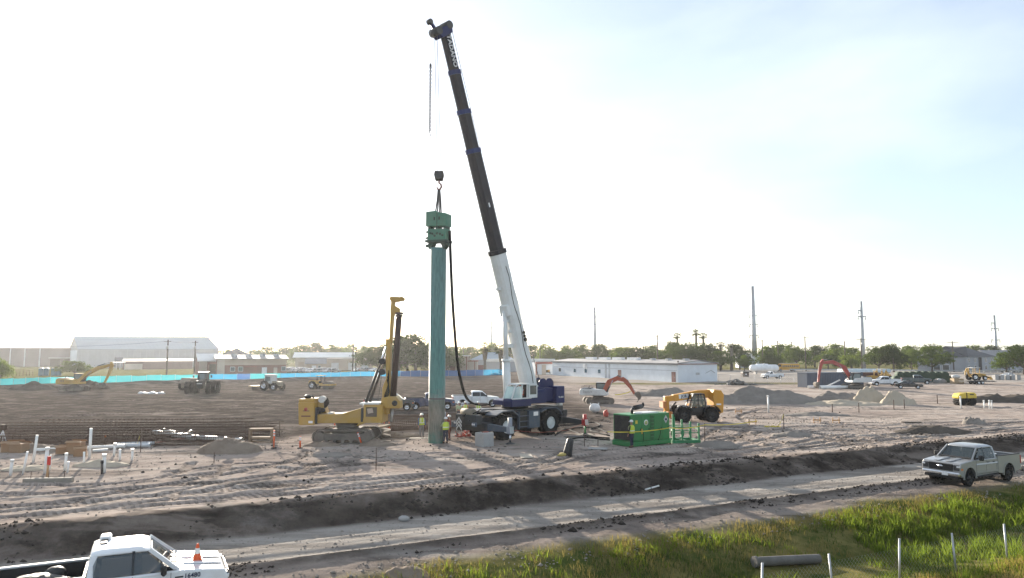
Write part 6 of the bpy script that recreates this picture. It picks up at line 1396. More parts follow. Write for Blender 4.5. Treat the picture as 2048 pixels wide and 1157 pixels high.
# local x forward (photo left); near side is local +y
for x in (1.4, -1.25):
    for s_ in (-1, 1): wheel(th, x, s_ * 1.0, .70, .46, BLACKP, s_, 14, rim=.52)
m = MB(); m.prism([(-1.8, .6), (1.7, .55), (1.75, .95), (.8, 1.05), (-1.3, 1.05), (-2.0, 1.5), (-2.0, .9)], -.55, .55, 'y', .03, .03); m.build('chassis', BLACKP, th)
m = MB(); m.prism([(-2.45, .85), (-1.95, .75), (-1.55, 1.5), (-1.5, 2.75), (-1.65, 2.95), (-2.3, 2.9), (-2.55, 2.5)], -.75, .95, 'y', .04, .05); bev(m.build('rear_body', TY, th), .03)
m = MB(); m.prism([(-.9, 1.0), (.45, 1.0), (.5, 1.45), (.2, 1.6), (-.9, 1.5)], -.95, -.2, 'y', .03, .03); m.build('engine_cover', TY, th)
m_ = seg_arm(th, 'main_boom', [(-2.2, 2.55), (-.5, 2.5), (1.2, 2.25), (1.9, 2.15)], [.75, .72, .62, .6], -.35, .55, TY)
m_ = seg_arm(th, 'inner_boom', [(1.7, 2.18), (2.2, 2.1), (2.5, 2.06)], [.5, .5, .48], -.35, .42, TY)
m = MB(); m.prism([(2.35, 2.35), (2.75, 2.3), (2.8, 1.2), (2.55, .45), (2.25, .45), (2.35, 1.2)], -.6, -.1, 'y', .03, .03); bev(m.build('boom_nose', TY, th), .02)
m = MB(); m.prism([(2.8, 1.9), (3.15, 1.85), (3.15, 1.3), (2.8, 1.25)], -.6, .5, 'y', .02, .02); m.prism([(2.3, .95), (2.7, .95), (2.7, .35), (2.3, .35)], -.9, .6, 'y', .02, .02); m.build('fork_carriage', pm('carriage_orange', (.45, .16, .03), .6, 0, .4), th)
text_mesh('JCB', .34, LOGO_D, th, face_m((.95, -.07, 2.32), (-1, 0, .12), (.12, 0, 1)), 'boom_lettering', .006, .012); m = MB(); m.box((.95, -.071, 2.32), (.95, .012, .4), 0, (0, .1, 0)); m.build('letter_panel', LAMPW, th)
ram(th, (-1.0, 1.9), (1.0, 1.95), .09, -.1, 'lift_ram'); ram(th, (1.6, 1.75), (2.4, 1.0), .07, -.35, 'tilt_ram')
# cab (near side, y .05..0.95)
prf = [(-.72, .95), (.75, .95), (.82, 1.5), (.45, 2.52), (-.6, 2.55), (-.75, 1.6)]
m = MB()
for y in (.14, .98):
    for a, b in zip(prf, prf[1:] + prf[:1]): m.bar((a[0], y, a[1]), (b[0], y, b[1]), .09, .09, up=(0, 1, 0))
    m.bar((.02, y, .95), (-.05, y, 2.5), .07, .07, up=(0, 1, 0))
for a in prf[3:5]: m.bar((a[0], .14, a[1]), (a[0], .98, a[1]), .09)
m.build('cab_frame', BLACKP, th)
m = MB(); m.prism([(.45, 2.5), (-.6, 2.53), (-.55, 2.62), (.38, 2.6)], .1, 1.02, 'y', .02, .03); m.build('cab_roof', BLACKP, th)
m = MB(); m.prism([(-.68, .95), (.72, .95), (.74, 1.35), (-.7, 1.35)], .96, 1.0); m.build('cab_door', BLACKP, th)
m = MB(); m.prism([(.74, 1.4), (.42, 2.45), (-.58, 2.47), (-.7, 1.4)], .965, .975); m.build('cab_window', clear('cab_glass_dark', (.12, .14, .13), .55), th)
m = MB(); m.box((-.35, .55, 1.4), (.5, .5, .14), .04); m.box((-.55, .55, 1.75), (.12, .48, .7), .04); m.build('seat', BLACKP, th); m = MB(); m.bar((.5, .55, 1.1), (.3, .55, 1.75), .1); m.lathe([(.2, 0), (.2, .03)], (.28, .55, 1.76), n=14, caps=False); m.build('steering_column', BLACKP, th)
for x in (1.4, -1.25):
    m = MB(); A_ = arch(x, .7, .86, R(15), R(165), 10); B_ = arch(x, .7, .80, R(15), R(165), 10); m.loft([[(a[0], .75, a[1]), (a[0], 1.28, a[1]), (b[0], 1.28, b[1]), (b[0], .75, b[1])] for a, b in zip(A_, B_)]); m.build('mudguard', BLACKP, th)
m = MB(); m.box((-2.56, .2, 1.9), (.02, .4, .16)); m.box((-2.0, .96, 1.62), (.45, .012, .14)); m.build('model_plate', LAMPW, th); m = MB(); m.bar((-1.6, .5, 2.0), (-2.3, .5, 2.5), .07); m.build('warning_bar', TRIMR, th)
m = MB(); m.box((1.15, .2, 1.35), (.9, .7, .25), .06); m.build('front_hood', CRW, th)

# ------------------------------------------------------------------ farm and compaction machines
def ground_thing(name, label, cat, px, py, rz=0, group=None, dz=0.0, dy=0.0, sc=None):
    p = GP(px, py); return thing(name, label, cat, (p.x, p.y + dy, p.z + dz), rz, group, sc=sc)
# big dark tractor with dual wheels, facing camera
t = ground_thing('farm_tractor', 'large black tractor with dual wheels facing us by the screen', 'tractor', 397, 788, R(-78), dy=1.5)
BLK = pm('tractor_black', (.02, .021, .022), .5, 0, .3, (.1, .085, .075), 1.2)
for x, r_ in ((1.55, .95), (-1.55, .95)):
    for s_ in (-1, 1):
        for k in (1.15, 1.95): wheel(t, x, s_ * k, r_, .66, BLK, s_, 14, rim=.5, n=20)
m = MB(); m.box((0, 0, 1.15), (4.6, .9, .7), .06); m.build('frame', BLK, t); m = MB(); m.prism([(.6, 1.4), (2.6, 1.35), (2.65, 1.75), (2.4, 2.1), (.6, 2.25)], -.5, .5, 'y', .04, .05); hd = m.build('hood', BLK, t); m = MB(); m.box((2.66, 0, 1.62), (.02, .8, .1)); m.build('lamp_bar', LAMPW, hd)
m = MB(); m.prism([(-1.1, 1.6), (.55, 1.6), (.62, 2.3), (.4, 3.3), (-.95, 3.3), (-1.15, 2.3)], -.75, .75, 'y', .05, .05); cb_ = m.build('cab', BLK, t)
m = MB(); m.loft([[(.64 + o, -.6, 2.25), (.64 + o, .6, 2.25), (.44 + o, .6, 3.15), (.44 + o, -.6, 3.15)] for o in (-.02, .03)]); m.build('windscreen', glass('vehicle_glass2', (.10, .14, .15), .05), cb_)
m = MB(); m.box((-.3, 0, 3.36), (1.6, 1.6, .14), .04); m.build('cab_roof', BLK, t)
for s_ in (-1, 1): m = MB(); m.bar((.4, s_ * .75, 3.0), (.5, s_ * 1.3, 2.9), .05); m.box((.5, s_ * 1.35, 2.7), (.08, .25, .4), .02); m.build('mirror', BLK, t); m = MB(); m.cyl((.9, s_ * .45, 2.1), (.9, s_ * .45, 3.2), .06, n=8); m.build('exhaust_stack', BLK, t)
t = ground_thing('scraper_trailer', 'dark dirt scraper hitched left of the large black tractor', 'scraper', 363, 784, R(60), dy=5)
m = MB(); m.prism([(-2, .5), (2, .4), (2.2, 1.3), (1.8, 2.1), (-1.8, 2.2), (-2.2, 1.4)], -1.3, 1.3, 'y', .05, .05); m.build('bowl', pm('dusty_tan_steel', (.20, .165, .13), .8, 0, .5), t)
for s_ in (-1, 1): wheel(t, -1.5, s_ * 1.2, .8, .6, None, s_, 0)
for k in range(6): m = MB(); m.box((-1.6 + k * .65, -1.32, 1.3), (.08, .06, 1.5)); m.build('side_rib', TRKM, t)
# pale tractor with implement
t = ground_thing('farm_tractor', 'dusty pale tractor pulling a disc harrow in front of the screen', 'tractor', 541, 782, R(-25), dy=1)
for x, r_ in ((1.2, .65), (-1.0, .85)):
    for s_ in (-1, 1): wheel(t, x, s_ * .95, r_, .5, None, s_, 12, n=18)
m = MB(); m.prism([(-.3, .8), (2.0, .8), (2.05, 1.5), (-.3, 1.65)], -.42, .42, 'y', .04, .05); m.build('hood', pm('tractor_tan', (.36, .30, .22), .6, 0, .4), t)
m = MB(); m.prism([(-1.3, 1.2), (.3, 1.2), (.25, 2.55), (-1.15, 2.6)], -.75, .75, 'y', .05, .05); cb_ = m.build('cab', WHT, t)
for s_ in (-1, 1): m = MB(); m.prism([(-1.1, 1.65), (.15, 1.65), (.12, 2.4), (-1.0, 2.42)], s_ * .757 - .008, s_ * .757 + .008); m.build('cab_window', glass('vehicle_glass2', (.10, .14, .15), .05), cb_)
m = MB(); m.box((-.45, 0, 2.66), (1.7, 1.6, .12), .04); m.build('cab_roof', WHT, t); m = MB(); m.bar((-1.2, 0, .7), (-3.8, 0, .6), .2); m.box((-3.4, 0, .7), (1.8, 2.6, .14), .03); m.build('harrow_frame', YEL2, t)
for k in range(8): m = MB(); m.cyl((-3.4, -1.15 + k * .33, .34), (-3.4, -1.12 + k * .33, .34), .34, n=14); m.build('harrow_disc', TRKM, t)
def soil_roller(label, px, py, rz, dy=1, sc=1.0):
    t = ground_thing('soil_compactor', label, 'roller', px, py, rz, dy=dy, sc=sc)
    m = MB(); m.cyl((1.7, -1.0, .72), (1.7, 1.0, .72), .72, n=26); m.build('drum', TRKM, t)
    m = MB()
    for s_ in (-1, 1): m.box((1.5, s_ * 1.1, .8), (2.0, .14, .3), .02)
    m.box((2.5, 0, .8), (.16, 2.3, .3), .02); m.box((.5, 0, .9), (.2, 2.3, .4), .02); m.build('drum_frame', YEL2, t)
    for s_ in (-1, 1): wheel(t, -1.2, s_ * .85, .72, .5, None, s_, 12, n=18)
    m = MB(); m.prism([(-2.2, .9), (-.2, .9), (-.2, 1.4), (-.6, 1.65), (-2.1, 1.55)], -.7, .7, 'y', .05, .05); m.build('engine_hood', YEL2, t)
    m = MB()
    for x in (-.35, .45):
        for s_ in (-.6, .6): m.bar((x, s_, 1.0), (x, s_, 2.4), .08)
    m.build('canopy_post', BLACKP, t); m = MB(); m.box((.05, 0, 2.45), (1.3, 1.5, .1), .03); m.build('canopy', YEL2, t); m = MB(); m.box((-.1, 0, 1.2), (.5, .6, .5), .05); m.build('seat', BLACKP, t)
    return t
soil_roller('yellow soil roller with canopy driving beside the cyan screen', 638, 779, R(-20), 1)
# trench roller on the right
t = ground_thing('trench_roller', 'yellow and black trench roller parked on the pale ground at right', 'roller', 1939, 812, R(186), dy=.9, sc=1.08)
TRY = pm('trench_roller_yellow', (.62, .45, .05), .5, 0, .3, (.36, .3, .2), 1.5)
m = MB(); m.prism([(-1.15, .82), (1.1, .8), (1.15, 1.05), (.9, 1.35), (.1, 1.45), (-.85, 1.48), (-1.1, 1.3)], -.55, .55, 'y', .05, .06); hd = bev(m.build('hood', TRY, t), .03); m = MB(); m.box((.12, 0, 1.1), (.12, 1.12, .74)); m.build('hood_gap', DARKM, hd); m = MB(); m.box((-.5, .556, 1.25), (.5, .012, .12)); m.build('decal', BLACKP, hd)
m = MB(); m.box((0, 0, .65), (1.9, .8, .3), .04); m.build('chassis', BLACKP, t)
for x in (-.62, .62):
    m = MB(); m.cyl((x, -.56, .42), (x, .56, .42), .40, n=20)
    for k in range(12):
        for y in (-.42, -.14, .14, .42): a = 2 * math.pi * (k + (.5 if y in (-.14, .42) else 0)) / 12; m.box((x + .42 * math.cos(a), y, .42 + .42 * math.sin(a)), (.09, .2, .09))
    m.build('padfoot_drum', BLACKR, t)

# ------------------------------------------------------------------ far lot objects
# portable toilets
PT = pm('toilet_blue', (.05, .14, .20), .6, 0, .3, (.12, .16, .18), 1)
pt = None
for k, (px, lab) in enumerate(((84.5, 'leftmost blue portable toilet in the grass'), (95, 'second blue portable toilet from the left'), (109.5, 'third blue portable toilet from the left'), (119.5, 'rightmost blue portable toilet, next to the small round tree'))):
    p = D(px, HOR, 212); p.z = 0
    if pt is None:
        pt = thing('portable_toilet', lab, 'toilet', p, R(15), 'portable toilets'); m = MB(); m.box((0, 0, 1.1), (1.15, 1.15, 2.1), .04); m.build('cabin', PT, pt); m = MB(); m.loft([[(x * .6, y * .6, 2.15) for x, y in ((-1, -1), (1, -1), (1, 1), (-1, 1))], [(x * .35, y * .5, 2.38) for x, y in ((-1, -1), (1, -1), (1, 1), (-1, 1))]]); m.build('roof', R_WHITE, pt); m = MB(); m.box((0, -.585, 1.05), (.75, .03, 1.85)); m.build('door', pm('toilet_door', (.07, .18, .24), .6), pt)
    else: dup(pt, p, R(15), lab)
# pipe corral left
t = thing('pipe_corral', 'rusty pipe corral fence left of the portable toilets', 'corral', (0, 0, 0)); c0 = D(22, HOR, 205); c1 = D(68, HOR, 212); c0.z = c1.z = 0
for k in range(8): q = c0.lerp(c1, k / 7); m = MB(); m.cyl(q, q + Vector((0, 0, 1.9)), .06, n=6); m.build('post', pm('corral_rust', (.16, .10, .075), .8), t)
for z in (.6, 1.2, 1.85): m = MB(); m.cyl(c0 + Vector((0, 0, z)), c1 + Vector((0, 0, z)), .05, n=6); m.build('rail', pm('corral_rust', (.16, .10, .075), .8), t)
# dumpster
t = ground_thing('dumpster', 'brown steel dumpster by the far chain-link fence', 'dumpster', 1490, 754.5, R(8)); DB = pm('dumpster_brown', (.075, .05, .042), .7, 0, .4)
m = MB(); m.prism([(-.85, .1), (.85, .1), (.9, 1.2), (-.9, 1.2)], -.7, .7, 'y', .03, .03); m.build('bin', DB, t); m = MB(); m.prism([(-.92, 1.2), (.92, 1.2), (.9, 1.4), (-.9, 1.5)], -.74, .74, 'y'); m.build('lid', BLACKP, t); m = MB(); m.box((0, -.72, .8), (.4, .02, .3)); m.build('sticker', LAMPW, t)
for s_ in (-1, 1): m = MB(); m.box((s_ * .95, 0, .8), (.1, 1.0, .14)); m.build('lift_pocket', DB, t)
# propane tank and truck
t = ground_thing('propane_tank', 'long white propane storage tank on stands in the far lot', 'tank', 1533, 749, R(6), dy=2)
m = MB(); L2 = 4.9; pr = [(.001, -L2)] + [(1.15 * math.sin(a), -L2 + 1.0 * (1 - math.cos(a))) for a in (.5, .9, 1.25, 1.57)] + [(1.15 * math.sin(a), L2 - 1.0 * (1 - math.cos(a))) for a in (1.57, 1.25, .9, .5)] + [(.001, L2)]
m.lathe([(r_, z) for r_, z in pr], (0, 0, 1.9), 'x', 20); m.build('vessel', WHITE_P, t)
for x in (-3, 3): m = MB(); m.box((x, 0, .5), (.4, 1.8, 1.0), .03); m.build('saddle', CONC, t)
m = MB(); m.cyl((0, 0, 3.0), (0, 0, 3.4), .3, n=12); m.build('dome', WHITE_P, t)
t = ground_thing('tank_truck', 'white propane delivery truck behind the white propane tank', 'truck', 1535, 746, R(186), dy=9)
m = MB(); m.lathe([(.001, -2.4), (.7, -2.3), (1.0, -2.0), (1.0, 2.0), (.7, 2.3), (.001, 2.4)], (-1.4, 0, 2.0), 'x', 18); m.build('vessel', WHITE_P, t); m = MB(); m.prism([(1.2, .7), (3.0, .7), (3.0, 1.6), (2.4, 1.75), (2.2, 2.6), (1.2, 2.6)], -1.0, 1.0, 'y', .05, .06); cb_ = m.build('cab', WHITE_P, t); m = MB(); m.prism([(1.4, 1.8), (2.25, 1.8), (2.1, 2.45), (1.4, 2.45)], -1.01, 1.01); m.build('cab_window', GLS, cb_); m = MB(); m.box((-.3, 0, .75), (5.8, .9, .25)); m.build('chassis', DARKM, t)
for x in (2.3, -2.6):
    for s_ in (-1, 1): wheel(t, x, s_ * .95, .48, .3, None, s_, n=16)
def bus(label, px, py, rz, dy=1):
    t = ground_thing('school_bus', label, 'bus', px, py, rz, dy=dy); BY = pm('bus_yellow', (.58, .30, .03), .5, 0, .3, (.34, .24, .14), .8); L_ = 8.8
    m = MB(); m.prism([(-1.2, .6), (1.2, .6), (1.22, 2.3), (1.0, 2.75), (.5, 2.95), (-.5, 2.95), (-1.0, 2.75), (-1.22, 2.3)], -L_ / 2, L_ / 2 - 1.4, 'x', .03, .05); m.build('body', BY, t)
    m = MB(); m.prism([(L_ / 2 - 1.45, .6), (L_ / 2, .6), (L_ / 2, 1.35), (L_ / 2 - 1.45, 1.6)], -1.0, 1.0, 'y', .06, .06); m.build('hood', BY, t); m = MB(); m.box((0 - .7, 0, 2.97), (L_ - 1.6, 1.6, .06), .02); m.build('roof', WHITE_P, t)
    for s_ in (-1, 1):
        for k in range(9): m = MB(); m.box((-L_ / 2 + .75 + k * .76, s_ * 1.222, 2.0), (.6, .02, .55)); m.build('side_window', GLS, t)
        for z in (1.0, 1.45): m = MB(); m.box((-.7, s_ * 1.215, z), (L_ - 1.5, .02, .05)); m.build('rub_rail', BLACKP, t)
        for x in (-2.3, 3.3): wheel(t, x, s_ * 1.02, .5, .3, None, s_, n=16)
    m = MB(); m.box((L_ / 2 - 1.37, 0, 2.15), (.03, 2.0, .8)); m.build('windscreen', GLS, t); m = MB(); m.box((L_ / 2 + .02, 0, .75), (.1, 2.2, .25)); m.build('bumper', BLACKP, t); m = MB(); m.box((L_ / 2 + .01, 0, 1.15), (.03, .9, .4)); m.build('grille', BLACKP, t)
    return t
bus('yellow school bus parked beyond the far lot', 1579, 743.5, R(190), 2); bus('yellow school bus parked nose-out left of the white building', 1098, 749.5, R(-100), 5)
# far chain-link fence
CL = STEEL_G
def chain_fence(label, A_, B_, hgt, n_, name='chain_link_fence', sp=.32, wr_=.006, top=True, zf=lambda x, y: 0.0, lean=0.0, post_r=.035, tall=0):
    t = thing(name, label, 'fence'); A_, B_ = Vector(A_), Vector(B_)
    for k in range(n_ + 1):
        q = A_.lerp(B_, k / n_); z = zf(q.x, q.y); m = MB(); m.cyl((q.x, q.y, z - .3), (q.x + random.uniform(-lean, lean), q.y, z + hgt + (.1 + random.uniform(0, tall))), post_r, n=8); m.build('post', CL, t)
    if top: m = MB(); m.cyl((A_.x, A_.y, zf(A_.x, A_.y) + hgt), (B_.x, B_.y, zf(B_.x, B_.y) + hgt), .025, n=6); m.build('top_rail', CL, t)
    m = MB(); Ln = (B_ - A_).length; d = (B_ - A_).normalized(); k = -hgt
    vs = []; fs = []
    def seg(a, b):
        n_ = Vector((-d.y, d.x, 0)); r_ = wr_; i = len(vs); u_ = Vector((0, 0, 1)); w_ = (b - a).normalized().cross(n_) * r_
        vs.extend([a - w_, a + w_, b + w_, b - w_]); fs.append((i, i + 1, i + 2, i + 3))
    while k < Ln:
        for sg in (0, 1):
            s0, s1 = k, k + hgt; z0, z1 = (0, hgt) if sg == 0 else (hgt, 0)
            if s0 < 0: z0 += (z1 - z0) * (-s0 / hgt); s0 = 0
            if s1 > Ln: z1 -= (z1 - z0) * ((s1 - Ln) / (s1 - s0)); s1 = Ln
            nn = 3
            for j in range(nn):
                qa, qb = j / nn, (j + 1) / nn; a = A_ + d * (s0 + (s1 - s0) * qa); b = A_ + d * (s0 + (s1 - s0) * qb)
                a = Vector((a.x, a.y, zf(a.x, a.y) + z0 + (z1 - z0) * qa)); b = Vector((b.x, b.y, zf(b.x, b.y) + z0 + (z1 - z0) * qb)); seg(a, b)
        k += sp
    m.add(vs, fs); o = m.build('wire_mesh', CL, t); o['kind'] = 'stuff'
    return t
a, b = G(1437, 767), G(1616, 772); chain_fence('chain-link fence right of the white building and rubble', (a.x, a.y, 0), (b.x, b.y, 0), 1.9, 7, sp=.45, wr_=.008)
# rubble heap
def clods(name, mat, n_, fn, sz, seed, label, cat, jit=.35):
    rnd = random.Random(seed); vs = []; fs = []
    for _ in range(n_):
        q = fn(rnd)
        if q is None: continue
        c, s = q; i = len(vs)
        for d in ((1, 0, 0), (0, 1, 0), (-1, 0, 0), (0, -1, 0), (0, 0, 1), (0, 0, -.6)):
            k = s * rnd.uniform(1 - jit, 1 + jit); vs.append((c[0] + d[0] * k + rnd.uniform(-.3, .3) * s, c[1] + d[1] * k + rnd.uniform(-.3, .3) * s, c[2] + d[2] * k * .8))
        fs += [(i, i + 1, i + 4), (i + 1, i + 2, i + 4), (i + 2, i + 3, i + 4), (i + 3, i, i + 4), (i + 1, i, i + 5), (i + 2, i + 1, i + 5), (i + 3, i + 2, i + 5), (i, i + 3, i + 5)]
    me = bpy.data.meshes.new(name); me.from_pydata(vs, [], fs); me.materials.append(mat); return tag(obj(name, me), label, cat, kind='stuff')
rb = GP(1472, 771); RUB = pm('rubble_grey', (.17, .165, .155), .9, 0, .4, (.28, .26, .24), 1.0)
t = thing('rubble_heap', 'heap of broken grey concrete slabs by the chain-link fence', 'rubble', (rb.x, rb.y, rb.z)); rnd = random.Random(4)
for k in range(34): x = rnd.gauss(0, 1.5); m = MB(); m.box((0, 0, 0), (rnd.uniform(.4, 1.2), rnd.uniform(.4, .9), rnd.uniform(.15, .4)), .04); m.build('slab', RUB, t, (x, rnd.gauss(0, .6), max(.1, 1.15 * math.exp(-(x / 1.8) ** 2) * rnd.uniform(.2, 1))), (rnd.uniform(-.6, .6), rnd.uniform(-.6, .6), rnd.uniform(0, 3)))
# white pipes in front of container
WPIPE = pm('white_pvc', (.74, .74, .72), .4, 0, .25, (.45, .41, .36), 1.5)
for k, (a, b, lab) in enumerate((((1616, 777.5), (1700, 777), 'thick white pipe lying in front of the container'), ((1640, 779), (1712, 778), 'second white pipe lying under the red excavator bucket'))):
    p, q = GP(*a), GP(*b); t = thing('large_white_pipe', lab, 'pipe', (p.x, p.y, p.z)); m = MB(); m.tube([(0, 0, .3), (q.x - p.x, q.y - p.y, .3)], .28, 14, False); m.tube([(0, 0, .3), (q.x - p.x, q.y - p.y, .3)], .24, 14, False); m.build('pipe_wall', WPIPE, t); m = MB(); m.cyl((q.x - p.x, q.y - p.y, .3), ((q.x - p.x) * .97, (q.y - p.y) * .97, .3), .33, n=14); m.build('bell_end', WPIPE, t)
p, q = GP(1646, 778), D(1680, 761.5, 131); t = thing('leaning_white_pipe', 'thin white pipe propped up at an angle beside the container', 'pipe', (p.x, p.y, p.z + .1)); m = MB(); m.cyl((0, 0, 0), (q.x - p.x, q.y - p.y, q.z - p.z), .13, n=10); m.build('pipe_wall', WPIPE, t); m = MB(); m.cyl((0, 0, 0), ((q.x - p.x) * .05, (q.y - p.y) * .05, (q.z - p.z) * .05), .165, n=10); m.build('bell_end', WPIPE, t)
# stored materials row on the right
def crate(name, label, cat, px, py, dims, mat, rz=0, extra=None, dy=0):
    t = ground_thing(name, label, cat, px, py, rz, dy=dy); m = MB(); m.box((0, 0, dims[2] / 2 + .1), dims, .04); m.build('load', mat, t)
    for k in (-1, 0, 1): m = MB(); m.box((k * dims[0] * .4, 0, .05), (.12, dims[1] * 1.02, .1)); m.build('skid', pm('pallet_wood', (.3, .22, .14), .85), t)
    if extra:
        for k in range(extra): m = MB(); m.box((dims[0] * (-.5 + (k + .5) / extra), 0, dims[2] / 2 + .1), (.05, dims[1] + .02, dims[2] + .02)); m.build('strap', BLACKP, t)
    return t
GT = pm('tarp_dark_green', (.03, .055, .035), .8, 0, .4, (.08, .09, .06), 1.0, bump=.5, bscale=3)
t = ground_thing('pipe_bundle_stack', 'blue-white wrapped pipe bundles stacked on trailers behind the yard', 'pipe stack', 1780, 757, R(3), dy=14)
PW = pm('wrapped_pipe', (.52, .62, .68), .5, 0, .3)
for k in range(7):
    for j in range(2 if k < 6 else 1): m = MB(); m.cyl((-7, -1.6 + k * .5 + j * .25, 1.5 + j * .46), (7, -1.6 + k * .5 + j * .25, 1.5 + j * .46), .25, n=8); m.build('pipe', PW, t)
m = MB(); m.box((0, 0, 1.1), (13.5, 3.2, .25)); m.build('trailer_deck', W_TAN, t)
for x in (-6, -5, 4.5, 5.5): m = MB(); m.cyl((x, -1.4, .5), (x, 1.4, .5), .5, n=12); m.build('axle_wheels', BLACKR, t)
crate('tan_site_box', 'tan plywood site box right of the container', 'box', 1734, 769, (2.6, 2.2, 2.2), pm('plywood_tan', (.42, .31, .19), .8, 0, .3), R(4), None, 6)
crate('maroon_stack', 'dark maroon stack of panels behind the white pickup', 'stack', 1762, 766, (5.0, 2, 2.0), pm('maroon_panel', (.10, .05, .045), .8), R(4), 4, 7)
t = ground_thing('green_tarp_stack', 'long dark green tarped stack of rolls at the right yard', 'stack', 1875, 767, R(-14), dy=6)
for k in range(9): m = MB(); m.cyl((-5.2 + k * 1.3, -1.5, .75), (-5.2 + k * 1.3, 1.5, .75), .72 + random.uniform(-.08, .05), n=12); m.build('roll', GT, t)
for k in range(8): m = MB(); m.cyl((-4.55 + k * 1.3, -1.5, 1.75), (-4.55 + k * 1.3, 1.5, 1.75), .68 + random.uniform(-.08, .05), n=12); m.build('upper_roll', GT, t)
def backhoe(label, px, py, rz, dy, mat, trailer):
    t = ground_thing('loader_backhoe', label, 'backhoe', px, py, rz, dy=dy, dz=.75 if trailer else 0)
    for x, r_ in ((1.3, .5), (-1.0, .72)):
        for s_ in (-1, 1): wheel(t, x, s_ * .85, r_, .42, None, s_, 0, n=16)
    m = MB(); m.prism([(-1.4, .7), (2.0, .7), (2.0, 1.3), (.5, 1.5), (-1.4, 1.2)], -.45, .45, 'y', .05, .05); m.build('body', mat, t)
    m = MB()
    for x in (-1.2, .35):
        for s_ in (-.62, .62): m.bar((x, s_, 1.2), (x, s_, 2.6), .09)
    m.build('canopy_post', mat, t); m = MB(); m.box((-.42, 0, 2.65), (1.9, 1.5, .1), .03); m.build('canopy', R_WHITE, t); m = MB(); m.prism([(2.4, .2), (3.1, .1), (3.0, .5), (2.6, .8), (2.35, .75)], -1.0, 1.0, 'y', .02, .02); m.build('bucket', mat, t)
    for s_ in (-.6, .6): m = MB(); m.bar((.8, s_, 1.3), (2.5, s_, .6), .14, .2); m.build('loader_arm', mat, t)
    seg_arm(t, 'rear_boom', [(-1.5, 1.0), (-2.0, 1.9), (-2.1, 2.6)], [.3, .35, .25], 0, .25, mat); seg_arm(t, 'rear_stick', [(-2.1, 2.6), (-2.5, 1.9), (-2.6, 1.1)], [.2, .25, .2], 0, .2, mat)
    return t
backhoe('tan loader backhoe carried on the flat trailer at right', 1968, 769, R(8), 2.4, YEL2, True)
t = ground_thing('flatbed_trailer', 'dark flatbed trailer carrying the tan backhoe', 'trailer', 1969, 770, R(8), dy=2.4)
m = MB(); m.box((0, 0, .65), (6.5, 2.3, .18), .02); m.build('deck', CDARK, t); m = MB(); m.bar((3.2, .9, .6), (4.6, 0, .5), .12); m.bar((3.2, -.9, .6), (4.6, 0, .5), .12); m.build('drawbar', CDARK, t)
for x in (-.5, .4):
    for s_ in (-1, 1): wheel(t, x, s_ * 1.05, .4, .25, None, s_, n=16)
for s_ in (-1, 1): m = MB(); m.box((-.05, s_ * 1.1, .88), (2.0, .3, .05)); m.build('fender', CDARK, t)
backhoe('yellow loader tractor behind the dark green pickup', 1790, 767, R(160), 8, YEL2, False); backhoe('tan loader with raised boom left of the green tarped stack', 1822, 764, R(20), 12, YEL2, False)
t = ground_thing('blue_wrapped_pallet', 'bright blue wrapped pallet load right of the green stack', 'pallet', 1909, 766, R(5), dy=4); m = MB(); m.box((0, 0, .75), (2.6, 1.4, 1.3), .1); m.build('wrapped_load', pm('blue_wrap', (.08, .28, .55), .4), t); m = MB(); m.box((0, 0, .06), (2.7, 1.5, .1)); m.build('pallet', pm('pallet_wood', (.3, .22, .14), .85), t)
t = ground_thing('tan_wrapped_pallet', 'tan crated load beside the flatbed trailer', 'pallet', 1932, 769, R(5), dy=3); m = MB(); m.box((0, 0, .6), (2.2, 1.4, 1.0), .05); m.build('crated_load', pm('plywood_tan', (.42, .31, .19), .8), t); m = MB(); m.box((0, 0, .05), (2.4, 1.5, .1)); m.build('pallet', pm('pallet_wood', (.3, .22, .14), .85), t); m = MB(); m.ball((-.2, 0, 1.5), (1.0, .6, .45), 10, 6, .1); m.build('tarp_top', WHT, t)
t = ground_thing('covered_heap', 'low grey tarped heap beside the dark green pickup', 'heap', 1888, 768, R(5), dy=1.5); m = MB(); m.ball((0, 0, .25), (1.6, 1.0, .8), 14, 8, .1); m.build('tarp', RUB, t); m = MB(); m.ball((-.4, -.4, .85), (.5, .4, .25), 8, 6, .1); m.build('bag', WHT, t)
blkp = None
for k, px in enumerate((2008, 2019, 2030, 2041, 2052)):
    p = GP(px, 761); lab = '%s pale concrete block from the left at the right edge' % ORD[k]
    if blkp is None:
        blkp = thing('concrete_block', lab, 'concrete block', (p.x, p.y + 3, p.z), R(5), 'pale concrete blocks at the right edge'); m = MB(); m.box((0, 0, .6), (1.0, 1.2, 1.2), .05); m.build('block', CONC, blkp); m = MB(); m.tube([(-.15, 0, 1.18), (-.12, 0, 1.3), (.12, 0, 1.3), (.15, 0, 1.18)], .02, 5); m.build('lifting_loop', STEEL_G, blkp)
    else: dup(blkp, (p.x, p.y + 3, p.z), R(5), lab)
# guard rail line at far right
a, b = G(1580, 744), G(2080, 748); t = thing('guard_rail', 'long low grey guard rail crossing behind the right yard', 'guard rail', (0, 0, 0)); a.z = b.z = 0
m = MB(); m.bar(a + Vector((0, 0, .9)), b + Vector((0, 0, .9)), .08, .35); m.build('rail', STEEL_G, t)
for k in range(40): q = a.lerp(b, k / 39); m = MB(); m.cyl(q, q + Vector((0, 0, 1.0)), .07, n=6); m.build('post', STEEL_G, t)

